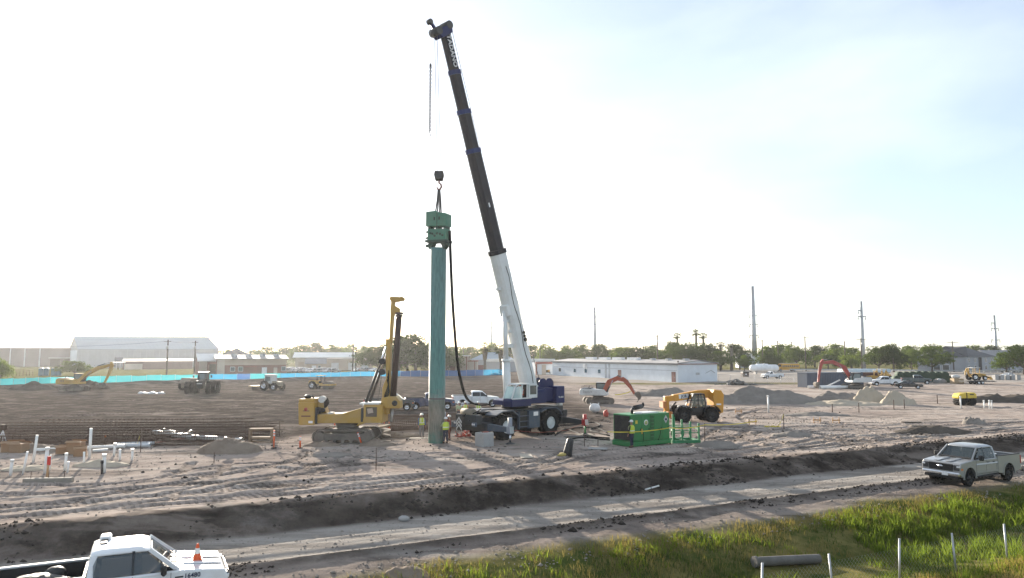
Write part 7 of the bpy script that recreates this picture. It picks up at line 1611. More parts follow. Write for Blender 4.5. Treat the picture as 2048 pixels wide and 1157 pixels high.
# ------------------------------------------------------------------ mounds
SANDG = pm('mound_grey', (.20, .18, .16), .95, 0, .6, (.30, .27, .24), .9, bump=.9, bscale=7, spec=.05); SANDP = pm('mound_pale_sand', (.40, .345, .27), .95, 0, .5, (.38, .33, .27), .8, bump=.8, bscale=6, spec=.05); DIRTD = pm('mound_dark_soil', (.085, .072, .06), .95, 0, .6, (.15, .13, .11), .9, bump=1, bscale=6, spec=.05); SANDB = pm('mound_brown', (.19, .15, .118), .95, 0, .5, (.3, .26, .21), 1.0, bump=.9, bscale=8, spec=.05)
def mound(label, px, py, wpx, hpx, mat, dep=.6, seed=0, rz=0.0, group='soil and sand mounds', flat=1.6, n_=46):
    p = GP(px, py); s = F_PX / p.y; rw, hh = wpx / s / 2, hpx / s; rd = rw * dep; cx, cy = p.x, p.y + rd * .7
    xs = np.linspace(-1.25, 1.25, n_); X, Y = np.meshgrid(xs, xs); r_ = np.hypot(X, Y)
    wx = X * rw; wy = Y * rd
    Z = hh * np.clip(1.08 - r_ ** flat, 0, None) * (1 + 1.7 * fbm(wx * 1.1 / max(rw, 1) * 2 + seed, wy * 1.1 / max(rw, 1) * 2, 4, seed + 100)) - .12 * (r_ > .9) + .42 * min(1, hh) * fbm(wx * 2.2 + seed, wy * 2.2, 4, seed + 200, .6)
    Z = Z - ss(1.0, 1.2, r_) * .3
    gzz = gz(cx + wx * math.cos(rz) - wy * math.sin(rz), cy + wx * math.sin(rz) + wy * math.cos(rz), False)
    vs = np.stack([wx, wy, Z + gzz - gh(cx, cy)], -1).reshape(-1, 3); I = np.arange(n_ * n_).reshape(n_, n_); fs = np.stack([I[:-1, :-1], I[:-1, 1:], I[1:, 1:], I[1:, :-1]], -1).reshape(-1, 4)
    me = bpy.data.meshes.new('mound'); me.from_pydata(vs.tolist(), [], fs.tolist()); me.polygons.foreach_set('use_smooth', np.ones(len(fs), bool)); me.materials.append(mat)
    return tag(obj('soil_mound', me, None, (cx, cy, gh(cx, cy)), (0, 0, rz)), label, 'mound', group)
mound('wide dark grey soil mound right of the telehandler', 1545, 808, 215, 25, SANDG, .45, 1)
mound('lower left shoulder mound beside the wide grey soil mound', 1465, 808, 110, 14, SANDG, .5, 2)
mound('pale grey sand mound right of the wide soil mound', 1690, 803, 130, 15, SANDG, .5, 3); mound('pointed pale sand pile left of the black sedan', 1752, 806, 80, 23, SANDP, .6, 4); mound('rounded pale sand pile right of the pointed one', 1805, 810, 75, 19, SANDP, .6, 5); mound('low pale sand spread between the two sand piles', 1700, 812, 170, 7, SANDP, .5, 6)
mound('small pointed grey pile on the far right pad', 1957, 850, 46, 16, SANDG, .8, 7); mound('long dark soil ridge at the right edge', 2040, 806, 230, 18, DIRTD, .35, 8, .0); mound('low dark mound behind the white excavator bucket', 1330, 793, 120, 14, SANDG, .5, 9)
mound('brown dirt pile between the pipes and the drilling rig', 447, 908, 135, 21, SANDB, .7, 10, flat=2.0); mound('low sandy heap under the drilling rig auger', 752, 893, 80, 9, SANDB, .6, 11); mound('low sandy heap in front of the rig tracks', 640, 893, 80, 8, SANDB, .6, 12); mound('grey clod heap on the verge by the grass', 812, 1150, 100, 12, SANDB, .6, 13, flat=2.2)
mound('dark soil heap behind the yellow excavator', 175, 780, 90, 16, DIRTD, .4, 14); mound('low dark soil heap left of the yellow excavator', 55, 781, 100, 11, DIRTD, .4, 15); mound('low dark churned heap right of the delineator posts', 660, 915, 90, 6, SANDG, .6, 16); mound('low rise of dark soil in the middle right pad', 1880, 868, 170, 9, DIRTD, .4, 17); mound('small dark windrow near the middle right stakes', 1640, 832, 150, 5, SANDG, .4, 18); mound('low grey hump in front of the green hose rack', 1440, 895, 110, 9, SANDG, .5, 19); mound('dark grey hump by the track curves at right', 1590, 874, 90, 6, SANDG, .5, 20); mound('low brown hump behind the boxes', 60, 905, 160, 9, SANDB, .5, 21); mound('pale heap among the white pipes', 190, 935, 120, 8, SANDP, .5, 22); mound('pale low heap left among the white pipes', 40, 942, 110, 6, SANDP, .5, 23); mound('brown hump between pile and rig', 800, 876, 90, 8, SANDB, .5, 24)

# ------------------------------------------------------------------ rebar
RST = pm('rebar_rust', (.085, .055, .042), .8, .2, .5, (.16, .11, .08), 3)
def rebar_cage(label, a, b, w_, h, nst, grp):
    a, b = Vector((a[0], a[1], 0)), Vector((b[0], b[1], 0)); d = b - a; Ln = d.length; z0 = gh((a.x + b.x) / 2, (a.y + b.y) / 2)
    t = thing('rebar_cage', label, 'rebar', (a.x, a.y, z0), math.atan2(d.y, d.x), grp)
    for y in (-w_ / 2, 0, w_ / 2):
        for z in (.08, h * .5, h):
            m = MB(); m.tube([(random.uniform(-.5, .1), y, z), (Ln + random.uniform(-.3, .8), y, z + random.uniform(-.03, .03))], .019, 4); m.build('bar', RST, t)
    m = MB(); m.tube([(0, -w_ / 2, .06), (0, w_ / 2, .06), (0, w_ / 2, h + .02), (0, -w_ / 2, h + .02), (0, -w_ / 2, .06)], .014, 4, False); st = m.mesh('stirrup', [RST])
    for k in range(nst): obj('stirrup', st, t, (Ln * (k + .5) / nst + random.uniform(-.05, .05), 0, 0), (0, random.uniform(-.06, .06), 0))
for k, (ya, yb, xa, xb) in enumerate(((894, 890, -20, 470), (888, 884, -20, 500), (882, 878, -20, 535), (876, 872, -20, 540), (870, 866, -20, 545), (864, 860, -20, 548), (858, 856, 40, 520), (853, 851, 90, 490))):
    a, b = G(xa, ya), G(xb, yb); rebar_cage('%s rebar cage row counting from the nearest, left of the rig' % ORD[k], (a.x, a.y), (b.x, b.y), .55, .75 if k < 6 else .55, 46, 'rows of rebar cages')
# round shaft cage behind the pile
a, b = G(752, 866), G(945, 858); d = b - a; t = thing('round_rebar_cage', 'long round rebar shaft cage lying behind the green pile', 'rebar', (a.x, a.y + .8, gh(a.x, a.y)), math.atan2(d.y, d.x)); rr = .62
for k in range(14): an = 2 * math.pi * k / 14; m = MB(); m.tube([(0, rr * math.cos(an), rr + rr * math.sin(an)), (d.length, rr * math.cos(an), rr + rr * math.sin(an))], .022, 4); m.build('bar', RST, t)
m = MB(); m.tube([(0, (rr + .02) * math.cos(q), rr + (rr + .02) * math.sin(q)) for q in [2 * math.pi * j / 16 for j in range(17)]], .016, 4, False); st = m.mesh('hoop', [RST])
for k in range(52): obj('hoop', st, t, (d.length * (k + .5) / 52, 0, 0), (0, R(8), 0))
t = thing('timber_crib', 'brown timber crib frame standing at the right end of the rebar rows', 'timber frame', GP(522, 886), R(4))
for x in (-.75, .75): m = MB(); m.box((x, 0, .5), (.12, .5, 1.0), .01); m.build('post', pm('old_timber', (.24, .17, .11), .9), t)
for z in (.35, .95): m = MB(); m.box((0, 0, z), (1.6, .45, .14), .01); m.build('plank', pm('old_timber', (.24, .17, .11), .9), t)

# ------------------------------------------------------------------ pipes, stakes and posts
def stick(name, label, cat, base, top_py, top_px, wpx, mat, group=None, capm=None, base_z=None):
    p = GP(*base); h = D(base[0], top_py, p.y).z - p.z; r_ = max(.012, wpx / (F_PX / p.y) / 2); dx = (top_px - base[0]) / (F_PX / p.y)
    t = thing(name, label, cat, p, 0, group); m = MB(); m.tube([(0, 0, -.15), (dx, 0, h)], r_, 10); m.build('shaft', mat, t)
    if capm: m = MB(); m.cyl((dx * .97, 0, h - .12), (dx, 0, h + .02), r_ * 1.25, n=10); m.build('cap', capm, t)
    return t
PV_ = [((20.5, 951.7), 919.7, 22.5, 5.5, 'leftmost capped white pipe stub standing in the dirt'), ((45, 948.6), 904, 52, 4, 'thin white pipe leaning right near the left edge'), ((66, 925), 870.5, 71, 5, 'tall white pipe leaning slightly, second tallest on the left'), ((90, 948), 895.5, 92, 6.5, 'thick white pipe beside the red-topped stake'), ((100, 941), 910, 100, 2.6, 'very thin white rod right of the red-topped stake'), ((129.5, 941.5), 907, 131, 5, 'capped white pipe right of the red-topped stake'), ((135, 944.7), 923.6, 136, 4, 'short white pipe touching the capped one'), ((168, 930), 904, 167, 4, 'white pipe left of the tallest white pipe'), ((179, 917), 857, 179, 5.2, 'tallest straight white pipe in front of the rebar'), ((208.5, 945.5), 909, 207, 6.5, 'thick white pipe behind the black pipe stub'), ((227.5, 912), 887, 229, 4.6, 'white pipe with cap near the lying grey pipes'), ((240, 921), 899, 239, 4, 'white pipe left of the rightmost short one'), ((264, 921), 898.6, 264, 4.2, 'rightmost short white pipe of the left cluster')]
for i, (b, ty, tx, w_, lab) in enumerate(PV_): stick('standing_pvc_pipe', lab, 'pipe', b, ty, tx, w_, WPIPE, 'standing white pipes on the left', WPIPE if i in (0, 3, 5, 9, 10, 12) else None)
stick('black_pipe_stub', 'black pipe stub in front of a thick white pipe', 'pipe', (204, 949.5), 922, 203, 4.6, BLACKP, None, BLACKP); stick('rusty_post', 'rusty steel post behind the lying grey pipes', 'post', (209.5, 893), 871, 209.5, 3, RST, None, pm('orange_paint', (.6, .16, .03), .6))
t = stick('survey_stake', 'wooden survey stake with bright red upper half on the left', 'stake', (94, 955), 930, 95, 4.5, pm('stake_wood', (.45, .27, .14), .8)); p = GP(94, 955); z1, z2 = D(95, 931, p.y).z - p.z, D(95, 913, p.y).z - p.z; m = MB(); m.box((.05, 0, (z1 + z2) / 2), (.16, .06, z2 - z1)); m.build('painted_top', pm('stake_red', (.55, .03, .02), .6), t)
for b, ty, w_, lab in (((1537, 825.5), 792, 3.2, 'lone white pipe on the pale pad right of the telehandler'), ((1922, 818), 793, 2.6, 'white pipe left of the yellow trench roller'), ((1968.6, 818), 801, 2.6, 'first white pipe right of the trench roller'), ((1979.5, 819), 801, 2.6, 'second white pipe right of the trench roller'), ((1984, 819), 801.5, 2.2, 'third white pipe right of the trench roller')): stick('standing_pvc_pipe', lab, 'pipe', b, ty, b[0], w_, WPIPE, 'standing white pipes on the right', WPIPE)
def lying(label, a, b, r_, mat, z=0.0, grp='pipes lying on the ground', cat='pipe'):
    p, q = GP(*a), GP(*b); t = thing('lying_pipe', label, cat, (p.x, p.y, p.z + r_ + z), 0, grp); e = Vector((q.x - p.x, q.y - p.y, q.z - p.z)); m = MB(); m.tube([(0, 0, 0), e], r_, 12, False); m.tube([(0, 0, 0), e], r_ * .88, 12, False); m.build('pipe_wall', mat, t); m = MB(); m.tube([e * .96, e], r_ * 1.2, 12, False); m.build('bell_end', mat, t)
GPI = pm('pale_grey_pvc', (.52, .55, .58), .45, 0, .3)
for a, b, r_, mt, lab in (((235, 893), (308, 890.5), .13, GPI, 'grey pipe lying nearest the brown dirt pile'), ((230, 896), (300, 894), .13, GPI, 'second grey pipe lying in front of the first'), ((168, 900), (250, 896), .12, WPIPE, 'white pipe lying behind the tallest standing pipe'), ((70, 905), (120, 903), .12, WPIPE, 'white pipe lying between the two groups of boxes'), ((308, 868), (388, 881), .16, WPIPE, 'white pipe lying across the rebar, crossing another pipe'), ((328, 865), (382, 879), .16, WPIPE, 'white pipe lying above the crossing pipe'), ((384, 878), (484, 885), .15, WPIPE, 'long white pipe lying behind the brown dirt pile'), ((372, 876), (382, 868), .15, WPIPE, 'short white pipe crossing at the dirt pile'), ((185, 905), (215, 903), .09, WPIPE, 'short thin white pipe near the boxes'), ((300, 889), (385, 876), .05, TRIMR, 'red-brown pipe lying behind the grey pipes'), ((505, 884), (545, 886), .05, W_TAN, 'thin pale board lying under the timber crib'), ((1290, 952.5), (1317, 949), .04, WPIPE, 'thin white stick lying on the dark bank')):
    lying(lab, a, b, r_, mt)
# cardboard boxes
CARD = pm('cardboard', (.30, .19, .11), .85, 0, .3, (.2, .13, .08), 2)
for px, py, d_, rz, lab in ((24, 904, (1.0, .8, .62), .2, 'closed cardboard box at the far left'), (38, 905, (.9, .7, .58), -.15, 'open cardboard box next to the far left box'), (128, 908, (.8, .6, .45), .3, 'low cardboard box left of the tallest pipe'), (151, 908, (.85, .7, .75), .1, 'tall cardboard box left of the tallest pipe'), (160, 913, (.7, .5, .5), .5, 'crushed cardboard box in front of the tall box')):
    t = ground_thing('cardboard_box', lab, 'box', px, py, rz, 'cardboard boxes'); m = MB(); m.box((0, 0, d_[2] / 2), d_, .02); m.build('carton', CARD, t)
    for s_ in (-1, 1): m = MB(); m.box((0, s_ * (d_[1] / 2 + .1), d_[2] + .04), (d_[0], .26, .015), 0, (s_ * -.5, 0, 0)); m.build('flap', CARD, t)
t = ground_thing('concrete_sill', 'low concrete sill beam in front of the red-topped stake', 'concrete beam', 97, 964, R(10)); m = MB(); m.box((0, 0, .08), (2.2, .35, .26), .03); m.build('beam', pm('dusty_concrete', (.26, .235, .2), .95, 0, .4), t)
for x in (-.8, .0, .7): m = MB(); m.cyl((x, 0, .1), (x, 0, .55), .015, n=6); m.build('anchor_rod', RST, t)
# delineators
def delineator(px, py, top, lab, lean=0.0):
    p = GP(px, py); h = D(px, top, p.y).z - p.z; t = thing('delineator_post', lab, 'delineator', p, 0, 'orange delineator posts', rot=(0, lean, 0)); m = MB(); m.lathe([(.2, 0), (.2, .03), (.1, .06)], (0, 0, 0), n=12); m.build('base', BLACKR, t); m = MB(); m.cyl((0, 0, .04), (0, 0, h), .055, n=10); m.build('tube', OR, t)
    for z in (.72, .88): m = MB(); m.cyl((0, 0, h * z - .05), (0, 0, h * z + .05), .06, n=10); m.build('band', LAMPW, t)
delineator(547.5, 897, 861, 'orange delineator post left of the other one by the rebar'); delineator(600, 897, 873, 'shorter orange delineator post left of the rig tracks'); delineator(724, 891, 864, 'orange delineator leaning against the rig tracks', -.35)
cone_p = None
for px, py, lab in ((768, 861, 'orange cone left of its twin behind the auger'), (778, 862, 'orange cone right of its twin behind the auger'), (669, 863, 'orange cone behind the rig undercarriage')):
    p = GP(px, py)
    if cone_p is None:
        cone_p = thing('traffic_cone', lab, 'traffic cone', p, 0, 'orange cones around the rig'); m = MB(); m.box((0, 0, .02), (.36, .36, .04), .01); m.build('base', OR, cone_p); m = MB(); m.lathe([(.15, .04), (.06, .5)], (0, 0, 0), n=14, caps=False); m.build('cone_body', OR, cone_p); m = MB(); m.lathe([(.06, .5), (.03, .72), (.001, .725)], (0, 0, 0), n=14); m.build('tip', OR, cone_p)
    else: dup(cone_p, p, 0, lab)
# steel stakes with tape
def stake(px, py, top, lab, w_=1.6, mat=None, flag=None):
    t = stick('steel_stake', lab, 'stake', (px, py), top, px, w_, mat or RST, 'thin stakes on the site', flag); return t
TAPE = pm('yellow_tape', (.65, .52, .06), .5, 0, .1)
for a in ((752, 942, 896, 'thin steel stake on the near pad below the rig'), (1410, 890, 847, 'steel stake holding the yellow tape right of the hose rack'), (1136, 908, 872, 'thin steel stake beside the black sack'), (1568, 859, 828, 'stake with yellow ribbon on the right pad'), (1665, 824, 808, 'thin stake left in the middle right pad'), (1718, 826, 806, 'thin stake right in the middle right pad'), (1788, 820, 800, 'thin stake below the sand piles'), (1809, 818, 799, 'thin stake right below the sand piles'), (1875, 808, 790, 'thin stake left of the trench roller'), (1196, 893, 880, 'short steel stake by the plywood sheet'), (428, 926, 905, 'thin stake beside the brown dirt pile'), (559, 872, 842, 'thin stake at the end of the rebar rows'), (281, 905, 862, 'stake with yellow ribbons behind the grey pipes'), (1169, 893, 870, 'thin stake in front of the rear outrigger')): stake(a[0], a[1], a[2], a[3])
def tape(label, P_, wid=.05):
    t = thing('barrier_tape', label, 'tape', (0, 0, 0)); 
    for a, b in zip(P_, P_[1:]):
        m = MB(); vs = []; fs = []; n_ = 14
        for k in range(n_ + 1): q = a.lerp(b, k / n_); q = q - Vector((0, 0, 4 * .12 * (k / n_) * (1 - k / n_))); tw = math.sin(k * .9) * .5; vs += [q + Vector((0, math.sin(tw) * wid, math.cos(tw) * wid)), q - Vector((0, math.sin(tw) * wid, math.cos(tw) * wid))]
        for k in range(n_): fs.append((2 * k, 2 * k + 2, 2 * k + 3, 2 * k + 1))
        m.add(vs, fs); m.build('tape_span', TAPE, t)
tape('yellow barrier tape stretched in front of the green power pack', [D(1215, 864, 47.4), D(1340, 856, 48.0), D(1410, 850, 48.8), D(1515, 842, 56)], .03)
tape('yellow barrier tape behind the white excavator bucket', [D(1230, 790, 100), D(1262, 783, 110)], .07); tape('yellow ribbon hanging from the stake behind the grey pipes', [D(281, 864, 45.5), D(274, 888, 45.2)], .03); tape('yellow ribbon hanging from the right pad stake', [D(1567, 830, 58.5), D(1556, 852, 57.5)], .04)
t = ground_thing('tape_heap', 'tangled heap of yellow tape on a pale board at right', 'tape', 1545, 855, 0); rnd = random.Random(9)
for k in range(16): m = MB(); x = rnd.uniform(-.7, .7); m.tube([(x, rnd.uniform(-.25, .25), .03), (x + rnd.uniform(-.3, .3), rnd.uniform(-.25, .25), .12), (x + rnd.uniform(-.4, .4), rnd.uniform(-.25, .25), .03)], .025, 4); m.build('loop', TAPE, t)
m = MB(); m.box((-.6, .1, .015), (1.6, .6, .02)); m.build('board', pm('pale_board', (.5, .43, .33), .8), t)
# batter boards
bb = None
for px, py, lab in ((1477, 827.5, 'batter board pair nearest the telehandler'), (1505, 850, 'batter board pair left of the yellow tape heap'), (1634, 846, 'batter board pair on the track curves, left one'), (1672, 846.5, 'batter board pair on the track curves, right one')):
    p = GP(px, py)
    if bb is None:
        bb = thing('batter_board', lab, 'batter board', p, R(5), 'wooden batter boards')
        for x in (-.3, .3): m = MB(); m.box((x, 0, .2), (.07, .05, .6)); m.build('stake', pm('stake_wood', (.45, .27, .14), .8), bb)
        m = MB(); m.box((0, -.04, .25), (.8, .03, .12)); m.build('board', pm('stake_wood', (.45, .27, .14), .8), bb)
    else: dup(bb, p, R(5), lab)
# boards and sheets
def sheet(label, px, py, dims, rz, mat, tilt=0.0, cat='board'):
    p = GP(px, py); t = thing('plywood_sheet', label, cat, (p.x, p.y, p.z + .05), rz, 'loose boards', rot=(tilt, 0, rz)); m = MB(); m.box((0, 0, 0), (dims[0], dims[1], .03), .005); m.build('panel', mat, t); m = MB(); m.box((0, 0, -.03), (dims[0] * .9, .09, .04)); m.build('batten', mat, t)
PLY = pm('pale_plywood', (.42, .37, .3), .85, 0, .4, (.28, .25, .21), 2); GRYB = pm('grey_board', (.30, .30, .29), .8, 0, .4)
sheet('grey plywood sheet lying near the power pack', 1196, 899, (1.25, .9), R(-12), GRYB); sheet('narrow pale board below the front outrigger', 1052, 914, (.75, 1.6), R(4), PLY); sheet('upper pale board on the right pad', 1822, 846, (1.7, .7), R(-18), PLY, -.2); sheet('lower pale board on the right pad', 1842, 853, (1.9, .5), R(2), PLY, -.1); sheet('pale board lying left of the pile base', 838, 878, (1.4, .5), R(0), PLY); sheet('dark sheet lying behind the power pack', 1150, 875, (1.6, .7), R(10), pm('dark_sheet', (.09, .085, .08), .8))
# concrete block near crane
p = G(968, 895); t = thing('concrete_block', 'square grey concrete block standing in front of the crane wheel', 'concrete block', (p.x, p.y + .65, gh(p.x, p.y) - .03), R(42)); m = MB(); m.box((0, 0, .47), (.93, .93, .94), .03); m.build('block', CONC, t); m = MB(); m.tube([(-.2, 0, .92), (-.12, 0, 1.03), (.12, 0, 1.03), (.2, 0, .92)], .018, 6); m.build('lifting_loop', RST, t); m = MB(); m.ball((.15, .1, .95), (.3, .25, .05), 10, 4, .1); m.build('rag', pm('rag_red', (.35, .1, .08), .9), t)
# bags
t = ground_thing('bulk_bag', 'white bulk sand bag right of the crane', 'bag', 1190, 826, .3, dy=.3); m = MB(); rnd = random.Random(2); m.ball((0, 0, .45), (.62, .5, .5), 14, 9, .08, True, rnd); m.build('bag', pm('bulk_bag_white', (.66, .66, .66), .8, 0, .3, bump=.6, bscale=5), t)
for s_ in (-1, 1): m = MB(); m.tube([(s_ * .4, -.2, .8), (s_ * .5, 0, 1.0), (s_ * .4, .2, .8)], .03, 5); m.build('handle', LAMPW, t)
t = ground_thing('red_bag', 'crumpled red-orange bag right of the white bulk bag', 'bag', 1212, 834, 0); m = MB(); m.ball((0, 0, .3), (.28, .25, .36), 10, 7, .15, True, rnd); m.build('bag', pm('red_plastic', (.45, .06, .04), .6), t); m = MB(); m.ball((.05, 0, .62), (.12, .1, .1), 8, 5, .1, True, rnd); m.build('neck', pm('red_plastic', (.45, .06, .04), .6), t)
t = ground_thing('black_silt_sack', 'black plastic sack slumped around a stake on the near pad', 'sack', 1136, 912, .2); m = MB(); m.tube([(-.05, 0, 0), (.0, 0, .3), (.08, 0, .65), (.16, 0, .95), (.2, 0, 1.05)], [.3, .27, .24, .22, .12], 12); m.build('sack', TARP, t); m = MB(); m.ball((-.3, -.05, .08), (.4, .22, .12), 10, 5, .2, True, rnd); m.build('yellow_spill', pm('straw_yellow', (.45, .36, .12), .9), t)
t = ground_thing('white_plastic_heap', 'crumpled white plastic sheeting on the dark far field', 'plastic sheet', 303, 788, 0)
for k in range(9): m = MB(); m.ball((rnd.uniform(-1.6, 1.6), rnd.uniform(-.5, .5), .08), (rnd.uniform(.3, .7), .35, rnd.uniform(.1, .3)), 8, 5, .3, False, rnd); m.build('fold', WHITE_P, t)
t = ground_thing('orange_safety_mesh', 'tangled red-orange safety mesh right of the pile base', 'safety mesh', 925, 874, 0); 
for k in range(22): a = Vector((rnd.uniform(-.5, .5), rnd.uniform(-.3, .3), rnd.uniform(0, .9) * rnd.random())); m = MB(); m.tube([a, a + Vector((rnd.uniform(-.4, .5), rnd.uniform(-.2, .2), rnd.uniform(-.2, .3))), a + Vector((rnd.uniform(-.2, .8), rnd.uniform(-.2, .2), -a.z * .8))], .03, 4); m.build('strand', pm('red_plastic', (.45, .06, .04), .6), t)
for x in (-.45, -.1, .3): m = MB(); m.cyl((x, 0, 0), (x + .05, 0, 1.1), .025, n=6); m.build('stake', STEEL_G, t)
t = ground_thing('tripod_level', 'rusty tripod stand with pale legs at the far left edge', 'tripod', 4, 890, 0)
for a in (0, 2.1, 4.2): m = MB(); m.cyl((.35 * math.cos(a), .35 * math.sin(a), 0), (0, 0, 1.0), .03, n=6); m.build('leg', WHITE_P, t)
m = MB(); m.box((0, 0, 1.2), (.35, .35, .4), .05); m.build('head', RST, t)
t = ground_thing('white_rock', 'pale rounded rock sitting in the dark bank', 'rock', 808, 1006, 0); m = MB(); m.ball((0, 0, .08), (.24, .18, .13), 12, 8, .1, True, rnd); me_ = m.mesh('white_rock', [CONC]); obj('stone', me_, t)
# hoses on ground
HOSEB = [[(1110, 872), (1130, 861), (1150, 866), (1175, 874), (1219, 878)], [(1120, 852), (1150, 850), (1185, 846), (1200, 852), (1180, 862), (1219, 873)], [(1115, 866), (1145, 858), (1190, 857), (1215, 868)], [(1140, 880), (1170, 877), (1200, 880), (1219, 882)]]
for k, P_ in enumerate(HOSEB):
    pts = [GP(*q) + Vector((0, 0, .05)) for q in P_]; m = MB(); m.tube(smooth(pts, 5), .06 if k != 2 else .045, 6); tag(m.build('hydraulic_hose', BLACKR), ('lowest', 'looping', 'thin', 'nearest')[k] + ' black hose snaking over the ground towards the power pack', 'hose', 'hoses on the ground')
m = MB(); m.tube([cw(4.1, 3.75, 1.0), cw(2, 4.2, .7), cw(-1, 4.3, .65), cw(-4.1, 3.75, 1.0)], .012, 4); tag(m.build('barrier_rope', pm('rope_red', (.4, .1, .07), .7)), 'thin red rope strung between the crane outriggers', 'rope')

# ------------------------------------------------------------------ people
SKIN = pm('skin', (.32, .17, .11), .6, 0, .05); NAVYC = pm('cloth_navy', (.025, .03, .055), .9, dirt=.2); GREYC = pm('cloth_grey', (.22, .21, .21), .9, dirt=.2); BLUEC_ = pm('cloth_blue', (.06, .11, .25), .9, dirt=.1); HIVIS = pm('vest_lime', (.48, .58, .07), .8, dirt=.1); HIVO = pm('vest_orange_red', (.55, .08, .04), .8, dirt=.1); REDC = pm('cloth_rust', (.25, .06, .04), .9, dirt=.1); WHT_H = pm('hat_white', (.75, .75, .73), .35, dirt=.1); PALEG = pm('cloth_pale_green', (.42, .48, .3), .9); BOOT = pm('boot_brown', (.10, .065, .045), .8); DKC = pm('cloth_black', (.03, .03, .035), .9); STRIPE = pm('vest_stripe', (.7, .7, .66), .4)
def skinned(name, par, mat, verts, edges, sub=1):
    me = bpy.data.meshes.new(name); me.from_pydata([v[:3] for v in verts], edges, []); me.materials.append(mat); o = obj(name, me, par)
    md = o.modifiers.new('skin', 'SKIN'); md.use_smooth_shade = True
    if not me.skin_vertices: 
        bm = bmesh.new(); bm.from_mesh(me); bm.verts.layers.skin.verify(); bm.to_mesh(me); bm.free()
    sv = me.skin_vertices[0].data
    for i, v in enumerate(verts): sv[i].radius = (v[3], v[4] if len(v) > 4 else v[3]); sv[i].use_root = (i == 0)
    s_ = o.modifiers.new('sub', 'SUBSURF'); s_.levels = sub; s_.render_levels = sub
    return o
def person(label, loc, rz, shirt, vest, pants, hat=WHT_H, arms=((.05, .24, 1.15, .12, .26, .9), (.05, -.24, 1.15, .12, -.26, .9)), legs=None, head=0.0, sc=1.0, seat=False, sleeve=None):
    """faces +x; arms: per side elbow and wrist"""
    t = thing('person', label, 'person', loc, rz, None, sc=sc); ph = .94
    if legs is None: legs = ((.0, .11, .5, -.02, .13, .09), (.04, -.11, .5, .03, -.14, .09))
    V = [(0, 0, ph, .13, .15), (0, 0, 1.15, .12, .145), (0, 0, 1.36, .12, .165), (0, 0, 1.47, .07, .075), (.01, 0, 1.53, .055), (.025, 0, 1.60, .075, .07), (.03, 0, 1.68, .095, .08), (.02, 0, 1.75, .06)]
    E = [(0, 1), (1, 2), (2, 3), (3, 4), (4, 5), (5, 6), (6, 7)]
    V.append((.125, 0, 1.645, .014)); E.append((6, len(V) - 1))                       # nose
    for s_ in (-1, 1): V.append((.02, s_ * .088, 1.65, .014, .02)); E.append((6, len(V) - 1))   # ears
    for L_ in legs:
        i = len(V); V += [(0, L_[1] * .9, ph - .06, .095), (L_[0], L_[1], L_[2], .062), (L_[3], L_[4], L_[5], .042), (L_[3] + .16, L_[4] * 1.08, max(.04, L_[5] - .05), .04)]; E += [(0, i), (i, i + 1), (i + 1, i + 2), (i + 2, i + 3)]
    for A_ in arms:
        sy = .19 if A_[1] > 0 else -.19; i = len(V); e = Vector(A_[:3]); w_ = Vector(A_[3:6]); d = (w_ - e).normalized(); pm_ = w_ + d * .08
        V += [(0, sy, 1.41, .062), (*e, .045), (*w_, .03), (*pm_, .03, .018)]; E += [(2, i), (i, i + 1), (i + 1, i + 2), (i + 2, i + 3)]
        side = Vector((1, 0, 0)) if abs(d.x) < .8 else Vector((0, 0, 1)); side = (side - d * side.dot(d)).normalized(); cur = d.cross(side)
        for k, (o_, L_) in enumerate(((-.028, .075), (-.009, .085), (.010, .08), (.028, .062))):
            j = len(V); a = pm_ + side * o_ + d * .03; b = a + d * L_ * .5 + cur * .01; c = b + d * L_ * .35 + cur * .03; V += [(*a, .009), (*b, .0085), (*c, .007)]; E += [(i + 3, j), (j, j + 1), (j + 1, j + 2)]
        j = len(V); a = w_ + d * .03 + side * -.035; b = a + d * .04 - side * .025; V += [(*a, .011), (*b, .009)]; E += [(i + 3, j), (j, j + 1)]
    skinned('body', t, SKIN, V, E)
    # trousers
    W_ = [(0, 0, ph + .06, .135, .165), (0, 0, ph - .02, .14, .165)]; F_ = [(0, 1)]
    for L_ in legs: i = len(W_); k = Vector((L_[0], L_[1], L_[2])); a = Vector((L_[3], L_[4], L_[5])); W_ += [(0, L_[1] * .9, ph - .1, .11), (*k, .08), (*(a.lerp(k, .08)), .068)]; F_ += [(1, i), (i, i + 1), (i + 1, i + 2)]
    skinned('trousers', t, pants, W_, F_)
    m = MB()
    for L_ in legs: m.ball((L_[3] + .06, L_[4], max(.055, L_[5] - .02)), (.15, .062, .075), 10, 6)
    m.build('boots', BOOT, t)
    S_ = [(0, 0, 1.0, .135, .16), (0, 0, 1.15, .135, .16), (0, 0, 1.36, .135, .18), (0, 0, 1.46, .08, .09)]; F_ = [(0, 1), (1, 2), (2, 3)]
    for A_ in arms: sy = .19 if A_[1] > 0 else -.19; i = len(S_); e = Vector(A_[:3]); w_ = Vector(A_[3:6]); S_ += [(0, sy, 1.41, .075), (*e, .057), (*(w_.lerp(e, .1)), .042)]; F_ += [(2, i), (i, i + 1), (i + 1, i + 2)]
    skinned('shirt', t, shirt, S_, F_)
